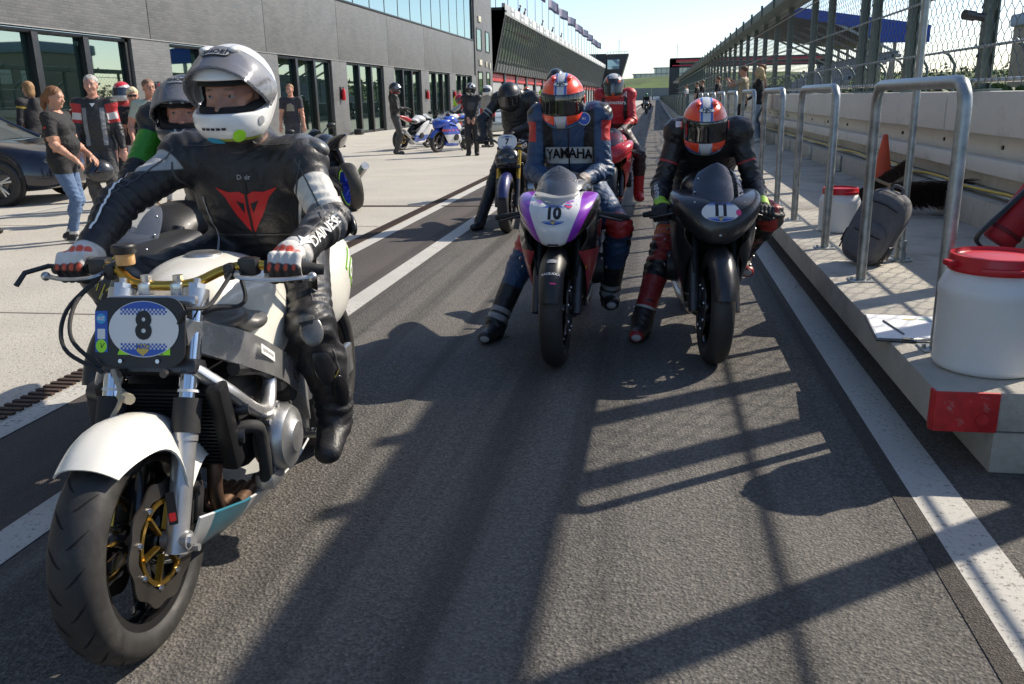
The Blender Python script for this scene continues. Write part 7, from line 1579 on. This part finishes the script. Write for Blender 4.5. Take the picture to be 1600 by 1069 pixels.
# ---------------------------------------------------------------- cars
def car(label, loc, rz, col, name='parked_car'):
    """saloon, +Y forward, origin on the ground under its middle, 4.4 m long"""
    o = tag(empty(name, loc, rz), label, 'car'); pm = mat('car_%.3f' % sum(col), col, .18, .3, coat=1.0, var=.05)
    def rg(y, ctrl): return ringc(ctrl, y)
    low = [(-2.2, [(0, .72), (.5, .72), (.72, .62), (.70, .40), (0, .38)]), (-2.05, [(0, .92), (.62, .91), (.82, .74), (.80, .28), (0, .26)]), (-1.3, [(0, .97), (.66, .96), (.87, .80), (.86, .24), (0, .22)]), (0, [(0, .94), (.70, .93), (.89, .78), (.88, .22), (0, .20)]), (1.1, [(0, .93), (.68, .92), (.88, .76), (.86, .22), (0, .20)]), (1.85, [(0, .82), (.60, .80), (.82, .66), (.80, .24), (0, .22)]), (2.15, [(0, .66), (.5, .64), (.68, .56), (.66, .28), (0, .27)]), (2.22, [(0, .56), (.4, .55), (.5, .5), (.5, .34), (0, .33)])]
    b = MB(); b.loft(resamp([rg(y, c) for y, c in low], 4)); b.build('car_body', pm, o, ang=40)
    cab = [(-1.75, [(0, .95), (.5, .95), (.66, .93), (.66, .90), (0, .90)]), (-1.15, [(0, 1.30), (.46, 1.28), (.62, 1.10), (.70, .92), (0, .90)]), (-.4, [(0, 1.42), (.50, 1.39), (.66, 1.12), (.74, .92), (0, .90)]), (.35, [(0, 1.38), (.48, 1.35), (.65, 1.10), (.74, .91), (0, .90)]), (1.2, [(0, .94), (.5, .93), (.62, .92), (.66, .90), (0, .89)])]
    b = MB(); b.loft(resamp([rg(y, c) for y, c in cab], 5)); b.build('cabin_glass', glassy('car_glass', (.7, .76, .78), .03, .25, .0, (.02, .025, .027)), o, ang=50)
    b = MB(); b.loft(resamp([rg(-1.1, [(0, 1.325), (.44, 1.305), (.50, 1.27), (.40, 1.26), (0, 1.28)]), rg(-.4, [(0, 1.435), (.50, 1.405), (.55, 1.36), (.44, 1.36), (0, 1.38)]), rg(.30, [(0, 1.40), (.47, 1.37), (.52, 1.32), (.42, 1.32), (0, 1.35)])], 4)); b.build('roof', pm, o, ang=50)
    for s in (-1, 1):
        for pts in ([(s * .50, .33, 1.36), (s * .63, 1.18, .93)], [(s * .55, -.35, 1.37), (s * .745, -.35, .92)], [(s * .47, -1.12, 1.29), (s * .66, -1.72, .94)]): b = MB(); b.tube(pts, .03, 8); b.build('roof_pillar', pm, o)
        b = MB(); b.box((s * .92, .62, .97), (.16, .10, .12), .04); b.build('wing_mirror', pm, o)
        b = MB(); b.sph((s * .60, 2.02, .62), (.17, .13, .07), 16, 8); b.build('headlight', glassy('headlight_lens', (.8, .82, .85), .04, .2, 0, (.30, .30, .32)), o)
        b = MB(); b.box((s * .60, -2.10, .78), (.26, .12, .14), .04); b.build('tail_light', mat('tail_light_red', (.4, .01, .015), .2, coat=.6), o)
        b = MB(); b.box((s * .885, .12, .60), (.012, 1.0, .008)); b.box((s * .885, -.45, .78), (.03, .14, .03), .01); b.build('door_trim', M_DARKST, o)
        for y in (1.38, -1.32):
            b = MB(); b.lathe([(.21, s * .02), (.215, -s * .10), (.20, -s * .12)], (s * .92, y, .33), (1, 0, 0), n=36)
            b.lathe([(.04, s * .012), (.055, s * .0), (.055, -s * .03)], (s * .92, y, .33), (1, 0, 0), n=20)
            for i in range(5):
                for dd in (-.14, .14):
                    a = 2 * math.pi * i / 5 + .3; b.bar(V(s * .925, y, .33) + V(0, math.cos(a), math.sin(a)) * .03, V(s * .92, y, .33) + V(0, math.cos(a + dd), math.sin(a + dd)) * .212, .03, .045, (1, 0, 0), .006)
            b.cyl((s * .90, y, .33), (s * .94, y, .33), .045, .04, n=16)
            wh = b.build('car_wheel', mat('alloy_wheel', (.55, .55, .55), .3, .8, var=.1), o)
            t = MB(); t.lathe([(.215, -.10), (.30, -.11), (.325, -.085), (.332, 0), (.325, .085), (.30, .11), (.215, .10)], (s * .84, y, .33), (1, 0, 0), n=44); t.build('tyre', M_TYRE, wh, ang=50)
            t = MB(); t.lathe([(0, .0), (.365, .0), (.38, .012), (.39, .0)], (s * .893, y, .36), (s, 0, 0), n=36); t.build('wheel_arch', M_BLACK, o)
            t = MB(); t.lathe([(0, 0), (.14, 0), (.14, .01), (0, .01)], (s * .895, y, .33), (s, 0, 0), n=28); t.build('brake_disc', M_DISC, wh)
    return o
car('dark car with silver alloy wheels parked at the left edge', (-10.8, 12.05, 0), R(-84), (.012, .014, .024))
car('grey blue car parked behind the row of motorcycles', (-6.55, 33.4, 0), R(158), (.12, .15, .17))

# ---------------------------------------------------------------- people on foot
def civ(label, loc, rz, h, top, legs, shoe, hair, sleeve=.62, build=None, rh=None, lh=None, head=(0, 1, 0), xr=(), skin=SKIN, waist=.93, vox=.013, lean=0, group=None, step=0.0, stance=.10, sole=None, fold=.35, bare_leg=False, rough=.8, hcurl=28):
    J = standing(h, rh, lh, stance=stance, lean=lean, head=head, step=step); k = h / 1.75; Bd = dict(sleeve=sleeve if sleeve and sleeve < 1 else None, wrinkle=True, wr=.0035); Bd.update(build or {})
    rg = [(half(V(0, 0, waist * k), (0, 0, 1)), legs, .85)]
    if sleeve is None: rg += [(OR(*[seg(J['el' + n], J['wr' + n], .97, 1.9, .1) for n in 'LR']), skin, .5)]
    else: rg += [(OR(*[OR(seg(J['sh' + n], J['el' + n], sleeve, 1.25, .075), seg(J['el' + n], J['wr' + n], -.02, .8, .058), seg(J['el' + n], J['wr' + n], .75, 1.9, .085)) for n in 'LR']), skin, .5)]
    rg += [(half(V(0, 0, .095), (0, 0, 1)), shoe, .6)] + ([(half(V(0, 0, .028), (0, 0, 1)), sole, .6)] if sole else [])
    rg += [(r(J) if callable(r) and getattr(r, '__code__', None) and r.__code__.co_varnames[:1] == ('J',) else r, c, ro) for r, c, ro in xr]
    o, b, P_ = person('person', label, J, loc, rz, build=Bd, regs=rg, base=top, rough=rough, head='bare', hair=hair, vox=vox, skin=skin, fold=fold, group=group, hcurl=hcurl)
    return o, b, P_, J
# woman in black shirt by the car
o, b, P_, J = civ('woman in black shirt and blue jeans with brown ponytail facing right', (-6.04, 8.25, 0), R(-82), 1.56, (.014, .014, .015), JEAN, (.02, .02, .02), ('pony', (.20, .085, .03)), sleeve=.72, build=dict(belly=1.25, bust=1, g=1.22, legs=1.08), rh=(.17, .22, .86), lh=(-.12, .24, .88), waist=.80, head=(.1, 1, -.18), skin=(.50, .26, .17), sole=(.62, .6, .57), step=.07,
    xr=[(lambda J: OR(*[seg(J['an' + n], J['to' + n], .35, .75, .08) for n in 'LR']), (.6, .58, .55), .6), (lambda J: AND(half(V(0, 0, .125), (0, 0, 1)), half(V(0, 0, .095), (0, 0, -1))), (.62, .6, .57), .7)], vox=.0115)
print_on('sleeve_badge', poly_mesh([rrect(.028, .014, .002)]), P_RED, o, [b], J['shR'] + V(.1, 0, -.09), V(1, 0, .1), V(0, 1, 0), .02, .003)
# man with red and black leather jacket holding a helmet
JK = (.40, .02, .025)
o, b, P_, J = civ('grey haired man in open red black leather jacket holding a helmet', (-6.68, 9.86, 0), R(-158), 1.72, (.02, .02, .021), (.055, .056, .058), (.015, .015, .016), ('short', (.42, .41, .39)), sleeve=None, build=dict(leather=True, boots=True, g=1.12), rh=(.25, .10, .80), lh=(-.28, .05, .80), waist=.86, skin=(.50, .26, .19), rough=.45, vox=.0115,
    xr=[(lambda J: OR(*[seg(J['sh' + n], J['el' + n], .0, .75, .1) for n in 'LR']), JK, .45), (lambda J: OR(*[AND(seg(J['sh' + n], J['el' + n], .35, .62, .1), half(J['sh' + n] + V(0, .03, 0), (0, -1, 0))) for n in 'LR']), (.55, .54, .52), .5), (lambda J: AND(half(V(.075, 0, 0), (-1, 0, 0)), half(V(.125, 0, 0), (1, 0, 0)), half(V(0, 0, .92), (0, 0, -1)), half(V(0, 0, 1.36), (0, 0, 1)), half(V(0, .02, 0), (0, -1, 0))), (.20, .21, .22), .45), (lambda J: AND(half(V(-.075, 0, 0), (1, 0, 0)), half(V(-.125, 0, 0), (-1, 0, 0)), half(V(0, 0, .92), (0, 0, -1)), half(V(0, 0, 1.36), (0, 0, 1)), half(V(0, .02, 0), (0, -1, 0))), (.20, .21, .22), .45),
        (lambda J: OR(*[seg(J['kn' + n], J['an' + n], .40, 1.2, .11) for n in 'LR']), (.016, .016, .017), .4)])
print_on('collar_badge', poly_mesh([[(-.03, .015), (.03, .015), (0, -.03)]]), P_WHITE, o, [b], J['nek'] + V(0, .1, -.06), V(0, 1, .2), V(-1, 0, 0), .02, .004)
hh = tag(empty('motorcycle_helmet', (-6.60, 9.66, .62)), 'dark grey helmet held by the man in the red black jacket', 'helmet'); helmet(hh, place((0, 0, 0), (-.6, -.6, .5)), (.028, .029, .033), [], 'dark', rough=.3)
# person in red helmet behind
J = standing(1.68); o, b, _ = person('person', 'person in red and silver helmet behind the short haired woman', J, (-7.85, 12.3, 0), R(-150), build=dict(leather=True, g=1.1), regs=[(half(V(0, 0, 1.2), (0, 0, -1)), (.30, .02, .02), .5)], base=BK, head='neck', vox=.014)
helmet(o, place(J['hed'], (.45, 1, 0)), (.42, .42, .43), [(lambda P: .06 - P[:, 2] + np.abs(P[:, 0]) * .4, (.55, .02, .03), .3), (lambda P: np.abs(P[:, 2] - .03) - .012, BK, .3)], 'dark')
# short haired blonde woman
o, b, P_, J = civ('short haired blonde woman with sunglasses in dark top and white trousers', (-7.10, 11.35, 0), R(-135), 1.60, (.02, .018, .02), (.62, .61, .58), (.3, .2, .13), ('top', (.72, .62, .42)), build=dict(g=1.05, bust=1), head=(.25, 1, -.1), skin=(.50, .25, .18))
g_ = MB(); [g_.box(P_(q * .032, .094, .012), (.052, .012, .03), .006, Matrix((J['fd'].cross(V(0, 0, 1)).normalized(), J['fd'].normalized(), V(0, 0, 1))).transposed()) for q in (-1, 1)]; g_.build('sunglasses', M_BLACK, o)
# man in floral shirt
o, b, P_, J = civ('man with glasses in pale green floral shirt and light jeans', (-6.78, 11.25, 0), R(-140), 1.70, (.40, .45, .36), (.42, .44, .46), (.25, .2, .15), ('short', (.22, .13, .08)), build=dict(g=1.12, belly=1.0), rh=(.30, .16, .92), head=(-.2, 1, 0), skin=(.52, .25, .17), waist=.84)
rn = random.Random(11); bvv = bvh_of([b])
for i in range(46):
    an = rn.uniform(-2.6, 2.6); zz = rn.uniform(.88, 1.38); n_ = V(math.sin(an), math.cos(an), 0); pts = [[(.024 * r_ * math.cos(t), .024 * r_ * math.sin(t)) for t, r_ in [(2 * math.pi * j / 10, 1 if j % 2 else .45) for j in range(10)]]]
    decal('shirt_print', poly_mesh(pts), flatmat('shirt_teal', (.05, .075, .07)), o, bvv, V(0, 0, zz), n_.cross(V(0, 0, 1)), n_, .02, .003)
g_ = MB()
for q in (-1, 1): g_.tube([P_(q * .032 + .022 * math.cos(a), .094, .012 + .016 * math.sin(a)) for a in np.linspace(0, 6.28, 14)], .002, 5)
g_.build('spectacles', M_BLACK, o)
# long haired man in leathers by the car
o, b, P_, J = civ('long haired man in black and yellow leathers behind the dark car', (-10.6, 13.9, 0), R(70), 1.80, (.018, .018, .02), (.02, .02, .022), (.015, .015, .015), ('mid', (.30, .17, .07)), sleeve=None, build=dict(leather=True, boots=True), rh=(.25, .25, .95), xr=[(lambda J: OR(*[seg(J['sh' + n], J['el' + n], .2, .30, .1) for n in 'LR']), (.5, .34, .05), .5), (lambda J: OR(*[ball(J['sh' + n] + V(0, 0, .02), .06) for n in 'LR']), (.40, .40, .38), .5)], vox=.014)
g_ = MB(); g_.box(P_(0, .097, .012), (.12, .014, .03), .006); g_.build('sunglasses', M_BLACK, o)
# rider at the left edge whose boot shows
J = standing(1.76, step=.05); o, _, _ = person('person', 'rider at the left edge in black boots with red laces', J, (-7.42, 8.62, 0), R(-80), build=dict(leather=True, boots=True), regs=[(OR(*[AND(seg(J['an' + n], J['to' + n], .1, .6, .09), half(V(0, 0, .05), (0, 0, -1))) for n in 'LR']), (.50, .02, .02), .5), (half(V(0, 0, .012), (0, 0, 1)), (.03, .03, .03), .6)], base=BK, head='neck', vox=.013); helmet(o, place(J['hed'], (0, 1, 0)), (.03, .03, .033), [], 'dark')
# man in dark t-shirt by the doors
o, b, P_, J = civ('man in dark printed t-shirt standing behind the white helmet', (-8.05, 19.0, 0), R(-170), 1.76, (.035, .035, .045), (.05, .05, .06), (.03, .03, .03), ('short', (.30, .16, .08)), build=dict(g=1.05), head=(.1, 1, 0), skin=(.52, .26, .18), vox=.015)
print_on('shirt_graphic', poly_mesh([[(-.09, -.08), (.09, -.08), (.08, .04), (.02, .09), (-.07, .06)]]), flatmat('tan', (.26, .24, .18)), o, [b], J['che'] + V(0, .1, -.02), V(0, 1, .1), V(-1, 0, 0), .03, .004)
# riders by the parked row
J = standing(1.80, rh=(.16, .30, 1.18), lh=(-.16, .30, 1.12), head=(0, 1, -.15)); o, b, _ = person('person', 'rider in black suit and helmet standing left of the parked bikes', J, (-6.80, 22.85, 0), R(-72), build=dict(leather=True, boots=True, g=1.05), regs=[(half(V(0, 0, 1.02), (0, 0, 1)), (.045, .045, .043), .5)], base=(.02, .02, .02), head='neck', vox=.015); helmet(o, place(J['hed'], J['fd']), (.02, .02, .025), [(lambda P: P[:, 2] + .09, (.3, .03, .03), .4)], 'smoke', 35)
J = riderJ((0, -.75, .95), 52, ((V(.24, -.02, .92), V(0, .6, -.8)), (V(-.26, .0, .90), V(0, .6, -.8))), (stand_foot(.14, -.70), stand_foot(-.14, -.85)), (0, .8, -.6)); J['knR'] = ik(J['hiR'], J['anR'], .46, .45, (.2, 1, 0)); J['knL'] = ik(J['hiL'], J['anL'], .46, .45, (-.2, 1, 0))
o, b, _ = person('person', 'rider in red and white leathers bending over the parked red bike', J, (-6.55, 28.6, 0), R(105), build=dict(leather=True, boots=True), regs=[(OR(*[seg(J['sh' + n], J['el' + n], -.2, .7, .1) for n in 'LR']), (.48, .02, .03), .45), (ball(J['che'] + V(0, .08, -.05), .11), (.6, .6, .58), .5)] + hands_reg(J, (.3, .02, .02)), base=(.02, .02, .02), head='neck', vox=.015); helmet(o, place(J['hed'], J['fd']), (.45, .02, .05), [(lambda P: np.abs(P[:, 0]) - .03, (.5, .5, .5), .3)], 'dark')
J = standing(1.72, rh=(.08, .22, .92), lh=(-.06, .22, .90), head=(0, 1, -.3)); o, b, _ = person('person', 'rider in black suit with black and white helmet fastening gloves', J, (-4.55, 21.95, 0), R(-172), build=dict(leather=True, boots=True, g=1.05), regs=[(AND(half(V(0, 0, 1.3), (0, 0, 1)), half(V(0, 0, 1.12), (0, 0, -1)), half(V(.10, 0, 0), (1, 0, 0)), half(V(-.10, 0, 0), (-1, 0, 0))), (.05, .05, .05), .4), (OR(*[ball(J['sh' + n] + V(0, .0, .02), .055) for n in 'LR']), (.3, .03, .03), .4), (OR(*[seg(J['el' + n], J['wr' + n], .95, 1.9, .1) for n in 'LR']), SKIN, .5)], base=(.017, .017, .019), head='neck', vox=.015); helmet(o, place(J['hed'], J['fd']), (.03, .03, .032), [(lambda P: np.sin(P[:, 0] * 60 + np.sin(P[:, 2] * 50) * 2) * .01 + .002, (.55, .55, .55), .3)], 'dark')
J = standing(1.72); o, b, _ = person('person', 'rider with plain white helmet behind the black and white helmet', J, (-4.85, 25.8, 0), R(150), build=dict(leather=True, boots=True, g=1.08), regs=[(half(V(0, 0, 1.0), (0, 0, -1)), (.36, .33, .28), .5), (OR(*[seg(J['el' + n], J['wr' + n], .0, .9, .1) for n in 'LR']), (.45, .05, .05), .5)], base=(.03, .03, .03), head='neck', vox=.016); helmet(o, place(J['hed'], (.2, 1, 0)), (.70, .70, .68), [], 'dark')
HV = (.42, .75, .03)
for lab, x, y, rz in (('left hi-vis marshal with dark cap beyond the grey car', -7.95, 36.0, 175), ('right hi-vis marshal with dark cap beyond the grey car', -7.45, 36.3, 160)):
    o, b, P_, J = civ(lab, (x, y, 0), R(rz), 1.74, HV, (.03, .035, .06), (.02, .02, .02), ('short', (.03, .03, .035)), sleeve=.9, vox=.018, group='marshals')
for lab, x, y, rz, c, hc in (('distant rider in black beside the garages', -7.6, 46, 170, BK, (.05, .05, .05)), ('distant rider in red near the garages', -6.2, 43, 185, (.4, .03, .03), (.06, .06, .06)), ('distant rider with orange helmet near the garages', -4.75, 33, 200, (.06, .06, .06), (.6, .12, .04))):
    J = standing(1.74); o, b, _ = person('person', lab, J, (x, y, 0), R(rz), build=dict(leather=True, boots=True), base=c, head='neck', vox=.02, group='riders near the garages'); helmet(o, place(J['hed'], (0, 1, 0)), hc, [], 'dark')
# people on the platform
o, b, P_, J = civ('man in beige t-shirt on the platform holding up a phone', (2.02, 21.6, ZS), R(72), 1.66, (.44, .38, .26), (.02, .02, .022), (.03, .03, .03), ('short', (.16, .085, .04)), rh=(.10, .38, 1.40), lh=(-.08, .36, 1.38), head=(0, 1, -.05), skin=(.50, .27, .18), waist=.88)
ph = tag(MB().box((1.62, 21.72, ZS + 1.46), (.02, .08, .15), .008).build('phone', M_BLACK), 'black phone held up by the man in beige', 'phone')
civ('blonde long haired woman in black top and pale jeans on the platform', (2.26, 20.6, ZS), R(80), 1.60, (.014, .014, .015), (.30, .38, .47), (.6, .6, .6), ('long', (.55, .40, .20)), sleeve=None, build=dict(bust=1), rh=(.05, .22, .95), lh=(-.05, .24, .93), skin=(.55, .30, .22), waist=.90, head=(.25, 1, -.05))
civ('man in black jacket half hidden behind the blonde woman', (2.42, 21.5, ZS), R(85), 1.68, (.03, .012, .013), (.12, .18, .28), (.1, .1, .1), ('top', (.20, .10, .05)), sleeve=.7, vox=.016)
for lab, x, y, h, top, lg in (('person in black with lime collar further along the platform', 2.2, 33, 1.66, (.015, .015, .016), BK), ('left of two dark dressed people far along the platform', 1.86, 42, 1.62, (.025, .02, .02), BK), ('right of two dark dressed people far along the platform', 2.12, 42.4, 1.70, (.012, .012, .013), BK), ('person in white and black far along the platform', 1.80, 55, 1.66, (.5, .5, .5), BK)):
    civ(lab, (x, y, ZS), R(70), h, top, lg, BK, ('short', (.14, .08, .04)), sleeve=.7, vox=.018, group='spectators far along the platform')
# onlookers leaning on the terrace
for i, (y, c) in enumerate(((90, (.03, .04, .09)), (93.5, (.40, .22, .16)), (108, (.45, .42, .36)), (118.5, (.02, .02, .02)), (129.5, (.05, .05, .05)))):
    civ('%s onlooker leaning over the terrace parapet of the long pit building' % ['first', 'second', 'third', 'fourth', 'fifth'][i], (-13.6, y, 8.55), R(-80), 1.72, c, BK, BK, ('short', (.1, .07, .05)), vox=.022, group='onlookers on the terrace', lean=14)
